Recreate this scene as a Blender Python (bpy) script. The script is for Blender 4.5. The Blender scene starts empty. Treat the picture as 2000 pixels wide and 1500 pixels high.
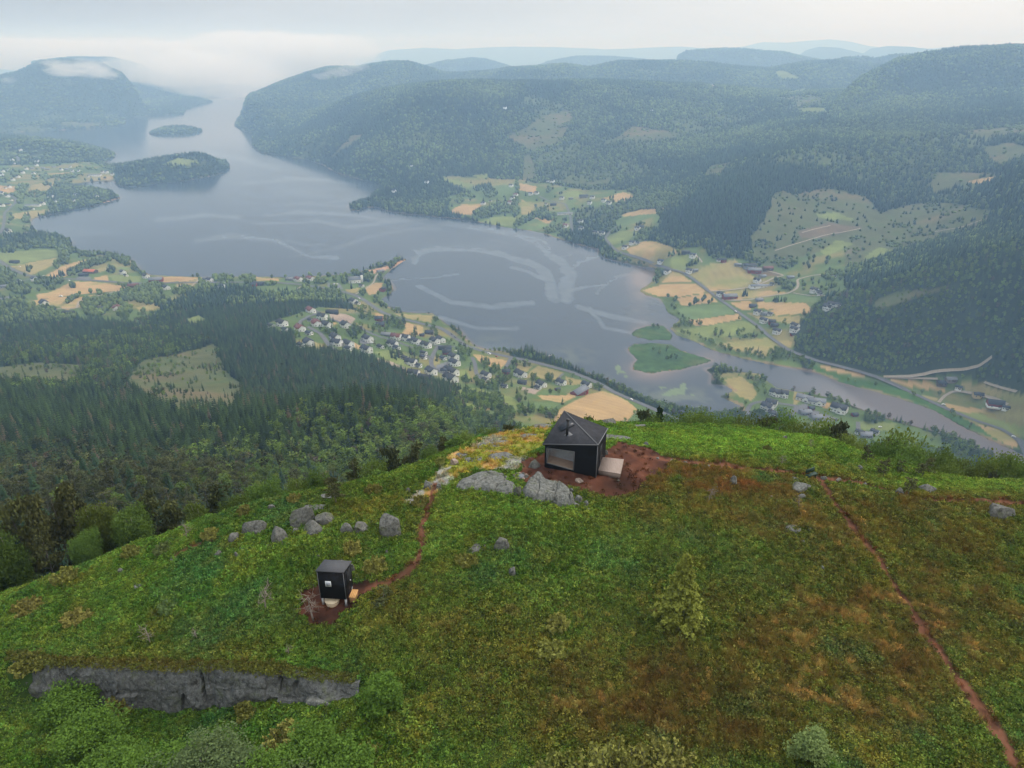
import bpy, math, random, time
import numpy as np
from mathutils import Vector, Matrix
T0 = time.time()
R = math.radians
SC = bpy.context.scene
COL = SC.collection
CZ = 430.0            # camera height above the lake, metres
PITCH = R(25.3)
FPX = 1400.0          # focal length in pixels of the 2000 px wide photograph

# ------------------------------------------------------------------ camera, sky, sun, exposure
cam = bpy.data.objects.new('camera', bpy.data.cameras.new('camera'))
COL.objects.link(cam)
cam.location = (0, 0, CZ)
cam.rotation_euler = (R(90) - PITCH, 0, 0)
cam.data.sensor_width = 36
cam.data.lens = 36 * FPX / 2000
cam.data.clip_start = 0.5
cam.data.clip_end = 90000
SC.camera = cam
SUN_EL, SUN_AZ = R(48), R(55)        # azimuth measured from straight ahead towards the right
W = bpy.data.worlds.new('World'); SC.world = W; W.use_nodes = True
nt = W.node_tree; N = nt.nodes; L = nt.links; N.clear()
wo = N.new('ShaderNodeOutputWorld'); bg = N.new('ShaderNodeBackground')
sky = N.new('ShaderNodeTexSky'); sky.sky_type = 'NISHITA'; sky.sun_disc = False
sky.sun_elevation = SUN_EL; sky.sun_rotation = SUN_AZ
sky.air_density = 1.0; sky.dust_density = 3.0; sky.altitude = 500
tc = N.new('ShaderNodeTexCoord')
mp = N.new('ShaderNodeMapping'); mp.inputs['Scale'].default_value = (1.0, 1.0, 6.0)
cn = N.new('ShaderNodeTexNoise'); cn.inputs['Scale'].default_value = 2.6; cn.inputs['Detail'].default_value = 6; cn.inputs['Roughness'].default_value = 0.55
L.new(tc.outputs['Generated'], mp.inputs['Vector']); L.new(mp.outputs['Vector'], cn.inputs['Vector'])
sx = N.new('ShaderNodeSeparateXYZ'); L.new(tc.outputs['Generated'], sx.inputs[0])
mx = N.new('ShaderNodeMapRange'); mx.inputs['From Min'].default_value = -0.6; mx.inputs['From Max'].default_value = 0.45
L.new(sx.outputs['X'], mx.inputs['Value'])
ad = N.new('ShaderNodeMath'); ad.operation = 'MULTIPLY_ADD'; ad.inputs[1].default_value = 0.55; ad.inputs[2].default_value = -0.27
L.new(cn.outputs['Fac'], ad.inputs[0])
ad2 = N.new('ShaderNodeMath'); ad2.operation = 'ADD'; ad2.use_clamp = True
L.new(ad.outputs[0], ad2.inputs[0]); L.new(mx.outputs['Result'], ad2.inputs[1])
cr = N.new('ShaderNodeValToRGB')     # cloud deck: grey-blue to the left, white towards the veiled sun
cr.color_ramp.elements[0].position = 0.0; cr.color_ramp.elements[0].color = (4.9, 5.4, 5.9, 1)
cr.color_ramp.elements[1].position = 1.0; cr.color_ramp.elements[1].color = (11.3, 11.3, 11.2, 1)
e = cr.color_ramp.elements.new(0.5); e.color = (7.9, 8.4, 8.8, 1)
L.new(ad2.outputs[0], cr.inputs[0])
mixs = N.new('ShaderNodeMix'); mixs.data_type = 'RGBA'; mixs.inputs['Factor'].default_value = 0.88
L.new(sky.outputs[0], mixs.inputs['A']); L.new(cr.outputs[0], mixs.inputs['B'])
# an overcast sky is brighter overhead than at the horizon
zr = N.new('ShaderNodeMapRange'); zr.inputs['From Min'].default_value = 0.05; zr.inputs['From Max'].default_value = 0.9; zr.inputs['To Min'].default_value = 1.0; zr.inputs['To Max'].default_value = 2.3
L.new(sx.outputs['Z'], zr.inputs['Value'])
zs = N.new('ShaderNodeVectorMath'); zs.operation = 'SCALE'; L.new(mixs.outputs['Result'], zs.inputs[0]); L.new(zr.outputs[0], zs.inputs['Scale'])
L.new(zs.outputs[0], bg.inputs['Color']); bg.inputs['Strength'].default_value = 0.09
L.new(bg.outputs[0], wo.inputs[0])
sun = bpy.data.objects.new('sun', bpy.data.lights.new('sun', 'SUN')); COL.objects.link(sun)
sun.data.energy = 1.4; sun.data.angle = R(10); sun.data.color = (1.0, 0.96, 0.9)
d = Vector((math.sin(SUN_AZ) * math.cos(SUN_EL), math.cos(SUN_AZ) * math.cos(SUN_EL), math.sin(SUN_EL)))
sun.rotation_euler = d.to_track_quat('Z', 'Y').to_euler()
SC.view_settings.view_transform = 'Standard'; SC.view_settings.look = 'None'
SC.view_settings.gamma = 1; SC.view_settings.use_curve_mapping = False
SC.view_settings.exposure = 0.0
cy = SC.cycles
cy.use_denoising = True
cy.max_bounces = 6; cy.diffuse_bounces = 2; cy.glossy_bounces = 2; cy.transmission_bounces = 3
cy.volume_bounces = 4; cy.transparent_max_bounces = 12
cy.caustics_reflective = False; cy.caustics_refractive = False
cy.sample_clamp_indirect = 4
HAZE_DENSITY = 1.95e-4

# ------------------------------------------------------------------ pixel <-> place
cp, sp = math.cos(PITCH), math.sin(PITCH)
def slope(v):
    t = (750 - np.asarray(v, float)) / FPX
    return (sp - t * cp) / (cp + t * sp)
def at_z(u, v, z):
    u = np.asarray(u, float); t = (750 - np.asarray(v, float)) / FPX
    k = (CZ - z) / (sp - t * cp)
    return (u - 1000) / FPX * k, (cp + t * sp) * k
def at_y(u, v, y):
    u = np.asarray(u, float); t = (750 - np.asarray(v, float)) / FPX
    k = y / (cp + t * sp)
    return (u - 1000) / FPX * k, CZ - (sp - t * cp) * k
def proj(x, y, z):
    f = y * cp - (z - CZ) * sp; up = y * sp + (z - CZ) * cp
    f = np.where(f < 0.1, 0.1, f)
    return 1000 + FPX * x / f, 750 - FPX * up / f

# ------------------------------------------------------------------ numeric helpers
def hash2(ix, iy, s):
    n = (ix.astype(np.int64) * 374761393 + iy.astype(np.int64) * 668265263 + s * 144665) & 0x7fffffff
    n = ((n ^ (n >> 13)) * 1274126177) & 0x7fffffff
    return ((n ^ (n >> 16)) & 0xffff) / 65535.0
def vnoise(x, y, s=0):
    x = np.asarray(x, float); y = np.asarray(y, float)
    ix, iy = np.floor(x), np.floor(y); fx, fy = x - ix, y - iy
    fx = fx * fx * (3 - 2 * fx); fy = fy * fy * (3 - 2 * fy)
    a, b = hash2(ix, iy, s), hash2(ix + 1, iy, s); c, d = hash2(ix, iy + 1, s), hash2(ix + 1, iy + 1, s)
    return (a + (b - a) * fx) * (1 - fy) + (c + (d - c) * fx) * fy
def fbm(x, y, s=0, o=4):
    t = 0; a = 1; n = 0
    for i in range(o):
        ca, sa = math.cos(i * 0.7 + .3), math.sin(i * .7 + .3)
        t = t + a * (vnoise((x * ca - y * sa) * 2 ** i, (x * sa + y * ca) * 2 ** i, s + i * 17) - .5); n += a * .5; a *= .5
    return t / n            # about -1..1
def sstep(a, b, x):
    t = np.clip((x - a) / (b - a), 0, 1); return t * t * (3 - 2 * t)
def inpoly(px, py, poly):
    ins = np.zeros(px.shape, bool); n = len(poly)
    xs = [p[0] for p in poly]; ys = [p[1] for p in poly]
    idx = np.nonzero((px >= min(xs)) & (px <= max(xs)) & (py >= min(ys)) & (py <= max(ys)))
    if len(idx[0]) == 0: return ins
    x, y = px[idx], py[idx]; r = np.zeros(x.shape, bool)
    for i in range(n):
        x1, y1 = poly[i]; x2, y2 = poly[(i + 1) % n]
        if y1 == y2: continue
        c = ((y1 > y) != (y2 > y)) & (x < (x2 - x1) * (y - y1) / (y2 - y1) + x1)
        r ^= c
    ins[idx] = r
    return ins
def segdist(px, py, pts, closed=True):
    best = np.full(px.shape, 1e18); n = len(pts)
    for i in range(n if closed else n - 1):
        x1, y1 = pts[i]; x2, y2 = pts[(i + 1) % n]
        dx, dy = x2 - x1, y2 - y1; q = dx * dx + dy * dy + 1e-9
        t = np.clip(((px - x1) * dx + (py - y1) * dy) / q, 0, 1)
        best = np.minimum(best, (px - x1 - t * dx) ** 2 + (py - y1 - t * dy) ** 2)
    return np.sqrt(best)
def P(s):                            # "x,y x,y ..." -> list of points
    return [tuple(float(a) for a in q.split(',')) for q in s.split()]
def PR(reg, s):                      # points written in a regional frame (ox, oy, scale)
    ox, oy, k = reg
    return [(ox + a * k, oy + b * k) for a, b in P(s)]
def densify(pts, step, closed=False):
    out = []; n = len(pts)
    for i in range(n if closed else n - 1):
        a, b = pts[i], pts[(i + 1) % n]; m = max(1, int(math.hypot(b[0] - a[0], b[1] - a[1]) / step))
        out += [(a[0] + (b[0] - a[0]) * j / m, a[1] + (b[1] - a[1]) * j / m) for j in range(m)]
    if not closed: out.append(pts[-1])
    return out

# ------------------------------------------------------------------ shoreline (points on the photograph, dropped to lake level)
LAKE = P("""-900,300 -300,272 0,262 60,257 130,254 180,249 240,244 246,239 235,235 262,230 285,227 300,226 330,224 358,224 362,215 380,208 415,200
401,193 430,186 470,180 520,171 560,164 640,164 640,175 520,215 463,232 458,245 475,255 494,262 493,275 495,288 504,297 540,303 595,311 630,322 654,336
700,350 745,360 737,372 728,382 715,392 695,396 681,401 685,410 700,412 713,405 735,405 760,413 790,417 830,421 874,426 905,429 940,435 975,443 1000,446 1040,451
1063,456 1091,466 1115,474 1140,480 1168,487 1171,500 1210,511 1259,521 1279,523 1280,540 1272,553 1247,568 1263,577 1290,584 1299,597 1306,611 1328,624 1310,641 1323,655
1357,667 1393,684 1450,700 1492,710 1560,720 1605,731 1650,749 1712,766 1757,779 1820,800 1887,836 1950,866 2010,893 2100,940 2050,960 1980,925 1932,886 1872,858 1838,847
1746,820 1676,797 1640,782 1584,768 1555,764 1515,757 1481,731 1450,727 1430,724 1409,718 1378,721 1392,731 1387,751 1414,752 1434,763 1405,775 1425,783 1446,792 1448,800 1420,806 1395,812 1376,803
1337,800 1300,793 1262,780 1225,760 1187,742 1150,730 1125,722 1110,712 1080,700 1060,692 1035,682 1000,687 960,686 925,675 910,662 895,642 870,632 855,620 845,612 787,610 757,600 742,590
750,580 760,579 770,565 760,550 745,542 750,537 775,518 797,505 775,507 750,514 725,522 705,530 660,537 600,540 550,542 500,540 400,541 292,537 270,525 257,507 225,497 160,492 142,485
140,472 120,462 72,455 60,442 62,427 115,416 185,402 238,387 217,374 190,368 150,367 140,360 180,354 224,352 225,361 245,366 315,357 367,353 420,343 450,329 444,316 400,312 340,312 280,322 245,330 222,330
203,318 227,305 224,298 190,290 150,287 60,283 0,279 -300,290 -900,330""")
ISL = [P("289,261 300,255 330,250 365,249 392,253 396,257 380,262 340,264 300,264"),
       P("1234,653 1245,643 1268,636 1295,636 1312,652 1311,665 1268,664 1240,657"),
       P("1227,680 1238,672 1274,670 1312,673 1326,684 1393,704 1358,714 1326,723 1290,726 1274,730 1238,722 1236,711 1245,702 1231,689")]
REEDY = [1, 2]
LW = [tuple(float(c) for c in at_z(u, v, 0)) for u, v in LAKE]
IW = [[tuple(float(c) for c in at_z(u, v, 0)) for u, v in q] for q in ISL]

# ------------------------------------------------------------------ valley and mountain elevations: (u, v, metres above the lake)
VP = P3 = [tuple(float(a) for a in q.split(',')) for q in """500,950,298 300,900,250 100,1000,335 700,880,245 850,860,235 900,840,190 950,800,105 850,800,120 700,800,140 500,800,170 300,800,182
100,850,220 0,900,250 0,800,190 0,720,112 200,720,115 400,700,105 550,720,105 600,690,78 600,620,48 700,680,55 850,740,42 900,760,48 1000,780,45 1080,820,55 1170,790,28 1130,830,55 1200,830,42 930,770,60
1000,830,85 950,700,8 1100,730,6 1250,790,5 760,620,8 650,560,8 560,560,8 400,560,12 300,560,10 100,560,15 0,500,15 50,480,6 400,600,30 200,600,30 0,600,30 0,650,60 200,650,62 400,640,55 300,680,92 500,660,80
-200,700,110 -200,500,30 -200,400,40 0,400,15 50,350,15 100,320,18 150,300,22 60,284,45 100,284,45 130,290,35 190,300,35 -100,300,60 340,325,30 400,320,34 280,340,16 340,256,6 330,217,40 370,195,30 200,220,60 0,200,90 100,200,100
800,400,10 760,390,12 850,380,15 950,400,15 1050,400,22 1000,370,25 1100,370,42 1150,430,15 1200,470,10 1250,400,45 1300,400,62 1250,430,32 1350,450,62 1400,470,64 1400,400,98 1450,350,135 1500,300,160 1600,250,190 1650,200,225
1700,150,290 1750,135,320 1850,120,345 1800,200,235 1900,250,205 1950,150,305 1800,300,178 1950,330,165 1900,380,130 1700,420,90 1600,450,72 1800,430,98 1950,450,120 1600,500,55 1500,520,30 1450,560,14 1350,560,7 1400,620,6
1500,640,8 1550,680,6 1700,600,70 1850,580,110 1950,550,140 1800,660,60 1650,660,38 1650,700,8 1900,720,30 1850,760,5 1950,800,6 2000,700,70 2000,850,5 1700,520,72 1850,480,115 2000,480,150 2000,400,170 2000,300,225 2300,400,260
2300,700,150 2300,200,340 1550,790,6 1500,800,8 1650,830,8 1450,770,4 1000,300,80 1000,250,150 1000,200,220 1000,150,285 1200,300,100 1200,250,150 1200,200,215 1200,150,285 1200,350,58 1350,250,150 1350,300,110 1350,200,210
1400,150,290 1500,150,285 1500,200,215 1500,250,165 1560,205,200 800,300,88 800,250,152 800,200,222 800,150,285 650,300,42 650,250,98 650,200,175 600,250,60 600,200,140 700,330,25 700,150,270 600,170,190 520,250,25 520,210,80
550,280,30 1300,350,72 1100,330,62 900,340,45""".split()]
XY = [(0, 100, 330), (60, 120, 290), (-60, 100, 340), (80, 200, 200), (0, 250, 215), (200, 300, 120), (200, 500, 30), (400, 500, 5), (0, 450, 110), (-150, 120, 325), (150, 100, 300), (0, 60, 340), (120, 650, 20), (330, 760, 5),
      (600, 600, 20), (900, 600, 120), (-900, 500, 200), (-500, 150, 300)]
cx, cyy, ch = [], [], []
for u, v, h in VP:
    x, y = at_z(u, v, h); cx.append(float(x)); cyy.append(float(y)); ch.append(h)
for x, y, h in XY: cx.append(x); cyy.append(y); ch.append(h)
cx = np.array(cx); cyy = np.array(cyy); ch = np.array(ch)
def rbf_fit(A, h, lam):
    n = len(A); d = np.sqrt(((A[:, None] - A[None]) ** 2).sum(-1)) + 1e-9
    K = d * d * np.log(d) + np.eye(n) * lam
    Q = np.c_[np.ones(n), A]; M = np.zeros((n + 3, n + 3)); M[:n, :n] = K; M[:n, n:] = Q; M[n:, :n] = Q.T
    return np.linalg.solve(M, np.r_[h, 0, 0, 0])
def rbf_eval(A, w, X):
    out = np.empty(len(X)); n = len(A)
    for s in range(0, len(X), 20000):
        q = X[s:s + 20000]; d2 = ((q[:, None] - A[None]) ** 2).sum(-1) + 1e-18
        out[s:s + 20000] = (d2 * np.log(d2) * .5) @ w[:n] + w[n] + q @ w[n + 1:]
    return out
A1 = np.c_[np.arctan2(cx, cyy), np.log(np.hypot(cx, cyy)) * 0.8]
W1 = rbf_fit(A1, ch, 2e-3)
# ridge layers: skyline points (u, v), distance, half width
RIDGES = [
    ("-300,165,6500 -120,150,6300 0,151,6200 30,146,6200 80,122,6200 120,117,6300 200,126,6400 240,145,6100 262,172,5900 280,205,5700", 1150),
    ("60,122,8500 140,112,8500 220,113,8500 270,125,8500 340,160,8300 400,186,8000 430,196,7800", 1800),
    ("463,205,4800 470,196,4800 480,189,4900 500,184,5000 518,177,5100 540,168,5200 570,158,5300 600,148,5400 640,138,5500 700,136,5500 727,131,5300 760,126,5300 797,125,5300 832,135,5300 870,146,5400 900,146,5400 960,142,5200 993,136,5100 1052,134,5000 1105,132,5000 1150,138,5100 1210,128,5200 1260,128,5200 1315,126,5300 1400,130,5300 1460,138,5300 1500,140,5300 1540,134,5300 1570,130,5300 1640,128,5400 1700,136,5500 1800,126,5600 1900,124,5700 2300,124,5700", 1900),
    ("770,150,8000 830,129,8000 870,120,8000 925,115,8000 950,118,8000 990,129,8000 1030,145,8000", 1500),
    ("1030,140,9000 1070,121,9000 1125,111,9000 1200,112,9000 1260,117,9000 1300,126,9000 1330,140,9000", 1500),
    ("1316,145,7500 1322,112,7500 1340,102,7500 1400,97,7500 1450,97,7500 1480,100,7500 1530,103,7500 1570,113,7500 1620,122,7500 1680,135,7500", 1200),
    ("1590,140,6300 1625,123,6300 1650,116,6300 1690,115,6300 1710,118,6300 1745,112,6300 1790,112,6300 1830,118,6300 1900,125,6300", 800),
    ("560,140,17000 640,125,17000 720,110,17000 760,99,17000 830,94,17000 890,97,17000 960,92,17000 1000,91,17000 1100,93,17000 1180,97,17000 1260,94,17000 1330,91,17000 1370,94,17000 1440,102,17000", 3000),
    ("1400,104,19000 1450,92,19000 1490,83,19000 1540,84,19000 1580,80,19000 1620,77,19000 1660,81,19000 1700,90,19000 1740,96,19000 1790,104,19000", 3000),
    ("1555,112,11500 1575,98,11500 1600,92,11500 1640,94,11500 1680,103,11500 1720,112,11500", 1500),
    ("1675,112,12500 1700,95,12500 1730,90,12500 1780,91,12500 1830,97,12500 1870,106,12500", 1500),
    ("1760,100,20000 1850,92,20000 1900,95,20000 1950,90,20000 2000,91,20000 2100,92,20000 2500,92,20000", 3000),
    ("1600,232,2800 1640,192,3300 1680,155,3600 1715,137,3800 1750,121,4000 1800,111,4050 1850,103,4100 1900,98,4100 1960,96,4100 2000,97,4100 2400,100,4100", 1300),
    ("-400,284,3600 0,277,3700 40,276,3650 90,279,3600 120,281,3550 150,288,3500 170,291,3450 185,288,3420 203,285,3400 218,291,3350 226,300,3330", 230),
    ("225,334,2950 245,325,3000 280,319,3000 320,314,3000 345,307,3000 380,304,3000 415,306,2980 440,315,2950 450,325,2900", 260),
    ("292,263,4450 305,254,4480 340,249,4500 375,249,4500 392,255,4500 396,261,4480", 130),
    ("298,224,5150 310,212,5200 330,207,5250 350,209,5250 362,218,5200", 250),
]
RL = []
for s, w in RIDGES:
    q = [tuple(float(a) for a in t.split(',')) for t in s.split()]
    az = [math.atan2((u - 1000) / FPX, cp + (750 - v) / FPX * sp) for u, v, r in q]
    hh = [CZ - r * math.cos(a) * float(slope(v)) for (u, v, r), a in zip(q, az)]
    RL.append((np.array(az), np.array(hh), np.array([r for _, _, r in q]), w))
NA, NR = 900, 900
AZ0, AZ1, LR0, LR1 = -1.0, 1.0, math.log(40), math.log(30000)
ga = np.linspace(AZ0, AZ1, NA); gl = np.linspace(LR0, LR1, NR)
# coarse RBF, then bilinear up
ca_, cl_ = np.linspace(AZ0, AZ1, 200), np.linspace(LR0, LR1, 260)
Cc = rbf_eval(A1, W1, np.array([(a, l * .8) for a in ca_ for l in cl_])).reshape(200, 260)
def bil(G, a0, a1, l0, l1, a, l):
    fa = np.clip((a - a0) / (a1 - a0), 0, 1) * (G.shape[0] - 1.0001); fl = np.clip((l - l0) / (l1 - l0), 0, 1) * (G.shape[1] - 1.0001)
    ia = fa.astype(int); il = fl.astype(int); fa -= ia; fl -= il
    return (G[ia, il] * (1 - fa) + G[ia + 1, il] * fa) * (1 - fl) + (G[ia, il + 1] * (1 - fa) + G[ia + 1, il + 1] * fa) * fl
GA, GL = np.meshgrid(ga, gl, indexing='ij')
B = bil(Cc, AZ0, AZ1, LR0, LR1, GA, GL)
GR = np.exp(GL); GX = GR * np.sin(GA); GY = GR * np.cos(GA)
B = np.clip(B, 3, 420)
fadeout = sstep(3600, 5000, GR)
B = B * (1 - fadeout) + np.where(GA < -.28, 30, 90) * fadeout
lim = sstep(60, 260, GR) * 200 + 150           # keep the slope under the near hill
V = B
for az, hh, rr, w in RL:
    inside = (GA >= az[0]) & (GA <= az[-1])
    h0 = np.interp(GA, az, hh); r0 = np.interp(GA, az, rr)
    t = np.clip(np.abs(GR - r0) / w, 0, 1)
    prof = np.cos(t * math.pi / 2) ** 2
    lay = np.where(inside, 60 * 0 + h0 * prof, 0)
    V = np.maximum(V, np.where(inside, lay, 0))
amp = np.clip(V - 30, 0, 400)
mn = fbm(GX / 700, GY / 700, 5, 5)
V = V + amp * (.11 * mn + .17 * (.5 - np.abs(fbm(GX / 1300 + 3, GY / 900, 15, 3)))) * (1 - sstep(3500, 9000, GR) * .7) * sstep(300, 1200, GR)
inl = inpoly(GX, GY, LW)
sd = segdist(GX, GY, LW); sd = np.where(inl, sd, -sd)
for q in IW:
    di = segdist(GX, GY, q); ins = inpoly(GX, GY, q)
    sd = np.where(ins, -di, np.minimum(sd, np.where(sd > 0, di, 1e9)))
jit = fbm(GX / 40, GY / 40, 9, 3) * np.clip(GR * .0022, 1, 12)
sd = sd + jit
ww = np.clip(GR * .022, 12, 120)
land = sstep(0, 1, np.clip(-sd / ww, 0, 1))
VAL = np.where(sd > 0, -np.minimum(sd * .15, 6) - .1, 0.5 + np.clip(-sd * .02, 0, 1) + (V - 1.5) * land)
VAL = np.where(inpoly(GX, GY, IW[0]) & (sd < 0), np.minimum(VAL, 13), VAL)
for k in REEDY:                                  # flat marsh islands
    m = inpoly(GX, GY, IW[k]); VAL = np.where(m, np.where(sd < 0, .6, VAL), VAL)
SD = sd
def valley(x, y):
    a = np.arctan2(x, y); l = np.log(np.maximum(np.hypot(x, y), 41))
    return bil(VAL, AZ0, AZ1, LR0, LR1, a, l)
def shore(x, y):
    return bil(SD, AZ0, AZ1, LR0, LR1, np.arctan2(x, y), np.log(np.maximum(np.hypot(x, y), 41)))

# ------------------------------------------------------------------ the hilltop: (u, v, metres ahead of the camera)
HP = P3h = [tuple(float(a) for a in q.split(',')) for q in """300,1500,25.9 700,1500,25.5 1000,1500,24.6 1500,1500,24.3 2000,1500,24.4 1000,1300,31.1 1500,1300,31 2000,1300,31.2 700,1310,31.9
0,1260,36.6 0,1160,42.5 300,1150,41 100,1250,36.8 100,1283,35.3 350,1295,33.7 650,1175,37.2 1000,1150,37.5 1500,1150,37.4 2000,1150,37.6 400,1030,47 600,1030,45.5 800,1030,44.4 1200,1030,44 1600,1030,44 2000,1030,44.6
640,960,50.3 850,940,50.6 1120,920,50.8 1200,950,48.5 1600,950,49.5 2000,960,51 900,890,55.5 1250,890,54 1600,890,57 1850,925,57 1000,850,62 1200,850,60.3 1400,850,62 1600,857,64 1080,828,67 1300,830,68""".split()]
hx, hy, hz = [], [], []
for u, v, y in HP:
    x, z = at_y(u, v, y); hx.append(float(x)); hy.append(y); hz.append(float(z))
for x, y, z in [(-30, 22, 394.5), (-45, 30, 393), (-70, 20, 388), (-60, 45, 389), (70, 20, 397), (75, 50, 395), (0, 0, 398), (-30, -20, 396), (40, -25, 398)]:
    hx.append(x); hy.append(y); hz.append(z)
A2 = np.c_[hx, hy]; W2 = rbf_fit(A2 / 30, np.array(hz), 1e-3)
EDGE = [tuple(float(a) for a in q.split(',')) for q in "-250,1250,42 -100,1200,42 0,1158,43.2 200,1088,46.1 400,1026,48.3 500,992,50 640,957,51.5 760,938,52.5 830,912,55.5 900,872,59 960,845,63.5 1080,826,68 1180,821,69.5 1300,829,69.5 1450,839,68.5 1600,857,65 1700,882,60.5 1850,928,56 2000,938,55 2250,955,55.5".split()]
EP = [(float(at_y(u, v, y)[0]), y) for u, v, y in EDGE]
EP = [(-95, 30)] + EP + [(110, 50), (120, -60), (-95, -60)]
HX0, HX1, HY0, HY1 = -110.0, 130.0, -70.0, 230.0
NX, NY = 481, 601
qx, qy = np.meshgrid(np.linspace(HX0, HX1, NX), np.linspace(HY0, HY1, NY), indexing='ij')
hb = rbf_eval(A2 / 30, W2, np.c_[qx.ravel(), qy.ravel()] / 30).reshape(NX, NY)
hb = np.clip(hb, 384, 400.5)
de = segdist(qx, qy, EP); de = np.where(inpoly(qx, qy, EP), -de, de)
HB, HD = hb, de
# line along the top of the small cliff, lower left
CT = P("-90,1290 20,1288 95,1286 200,1298 330,1302 400,1310 460,1316 560,1330 640,1340 690,1346 760,1352")
CLT = []
for u, v in CT:
    y = np.interp(u, [-90, 95, 330, 680, 760], [36.6, 35.2, 33.8, 31.7, 31.2]); CLT.append((float(at_y(u, v, y)[0]), float(y)))
CLX = np.array([c[0] for c in CLT]); CLY = np.array([c[1] for c in CLT])
def cliff_step(x, y):
    yt = np.interp(x, CLX, CLY) + .25 * fbm(x / 1.3, x * 0 + 3.3, 3, 3)
    u = 1000 + (x / np.maximum(yt, 1)) * 1000
    hgt = np.interp(x, [CLX[0] - 25, CLX[0], CLX[2], CLX[4], CLX[6], CLX[8], CLX[9] + 1.5], [1.4, 2.1, 2.5, 2.9, 2.2, 1.1, 0])
    w = np.interp(x, [CLX[1], CLX[2]], [4.0, .35])
    return -hgt * sstep(0, 1, (yt - y) / w) * (1 - .8 * sstep(8, 22, yt - y))
def hill(x, y):
    fx = np.clip((x - HX0) / (HX1 - HX0), 0, 1) * (NX - 1.001); fy = np.clip((y - HY0) / (HY1 - HY0), 0, 1) * (NY - 1.001)
    ix = fx.astype(int); iy = fy.astype(int); fx = fx - ix; fy = fy - iy
    g = lambda G: (G[ix, iy] * (1 - fx) + G[ix + 1, iy] * fx) * (1 - fy) + (G[ix, iy + 1] * (1 - fx) + G[ix + 1, iy + 1] * fx) * fy
    h = g(HB); dd = g(HD)
    out = np.maximum(dd + 1.5, 0)
    fall = np.where(out < 4, out * out * .16, 2.56 + (out - 4) * 1.28)
    n = .38 * fbm(x / 7, y / 7, 21, 3) + .24 * fbm(x / 1.7, y / 1.7, 31, 3) + .05 * fbm(x / .5, y / .5, 41, 2)
    return h - fall + n * sstep(-60, -2, -dd * 0 - 2.0) + cliff_step(x, y), dd
def ground(x, y):
    x = np.asarray(x, float); y = np.asarray(y, float)
    v = valley(x, y); r = np.hypot(x, y)
    near = r < 330
    h, dd = hill(x, y)
    h = np.where(near & (y > -1000), h, -1e3)
    v2 = v + fbm(x / 18, y / 18, 51, 3) * 1.2 * sstep(90, 200, r) * sstep(8, 40, v)
    return np.where(r < 45, h, np.maximum(h, np.where(dd > 0, v2, -1e3)) if True else 0)

def hit(us, vs, rmin=150.0, rmax=9000.0, n=1300):
    """first meeting of each pixel's ray with the ground beyond rmin: arrays x, y, z"""
    us = np.atleast_1d(np.asarray(us, float)); vs = np.atleast_1d(np.asarray(vs, float)); X, Y, Z = [], [], []
    for s in range(0, len(us), 200):
        u, v = us[s:s + 200, None], vs[s:s + 200, None]; t = (750 - v) / FPX
        d = np.concatenate([(u - 1000) / FPX, cp + t * sp, -sp + t * cp], 1); k0 = 1 / np.hypot(d[:, 0], d[:, 1])
        rr_ = np.exp(np.linspace(math.log(rmin), math.log(rmax), n))[None] * k0[:, None]
        x, y, z = d[:, 0:1] * rr_, d[:, 1:2] * rr_, CZ + d[:, 2:3] * rr_
        below = z < ground(x.ravel(), y.ravel()).reshape(x.shape); i = np.where(below.any(1), below.argmax(1), n - 1); j = np.maximum(i - 1, 0); a = np.arange(len(i))
        g = lambda q: ground(q[0], q[1])
        lo, hi_ = rr_[a, j], rr_[a, i]
        for _ in range(12):
            m = (lo + hi_) / 2; b = CZ + d[:, 2] * m < ground(d[:, 0] * m, d[:, 1] * m); hi_ = np.where(b, m, hi_); lo = np.where(b, lo, m)
        X.append(d[:, 0] * hi_); Y.append(d[:, 1] * hi_); Z.append(CZ + d[:, 2] * hi_)
    return np.concatenate(X), np.concatenate(Y), np.concatenate(Z)

# ------------------------------------------------------------------ scene helpers
def tag(o, label=None, cat=None, group=None, kind=None):
    if label: o['label'] = label
    if cat: o['category'] = cat
    if group: o['group'] = group
    if kind: o['kind'] = kind
    return o
def link(o, parent=None):
    COL.objects.link(o)
    if parent: o.parent = parent
    return o
def npmesh(name, verts, faces, mats, colors=None, smooth=False, fmat=None, cname='Col'):
    """verts (n,3); faces: (m,k) array, or list of such arrays."""
    me = bpy.data.meshes.new(name); verts = np.asarray(verts, np.float32)
    if not isinstance(faces, list): faces = [faces]
    faces = [np.asarray(f, np.int32) for f in faces if len(f)]
    me.vertices.add(len(verts)); me.vertices.foreach_set('co', verts.ravel())
    li = np.concatenate([f.ravel() for f in faces]); cnt = np.concatenate([np.full(len(f), f.shape[1], np.int32) for f in faces])
    me.loops.add(len(li)); me.loops.foreach_set('vertex_index', li)
    me.polygons.add(len(cnt)); st = np.zeros(len(cnt), np.int32); st[1:] = np.cumsum(cnt)[:-1]
    me.polygons.foreach_set('loop_start', st)
    if smooth: me.polygons.foreach_set('use_smooth', np.ones(len(cnt), bool))
    if fmat is not None: me.polygons.foreach_set('material_index', np.asarray(fmat, np.int32))
    for m in (mats if isinstance(mats, (list, tuple)) else [mats]): me.materials.append(m)
    if colors is not None:
        ca = me.color_attributes.new(cname, 'FLOAT_COLOR', 'POINT')
        c4 = np.ones((len(verts), 4), np.float32); c4[:, :3] = colors; ca.data.foreach_set('color', c4.ravel())
    me.update(calc_edges=True); me.validate() if len(verts) < 200 else None
    return me
def srgb(h):
    c = [int(h[i:i + 2], 16) / 255 for i in (0, 2, 4)]
    return tuple(a / 12.92 if a < .04 else ((a + .055) / 1.055) ** 2.4 for a in c)
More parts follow.
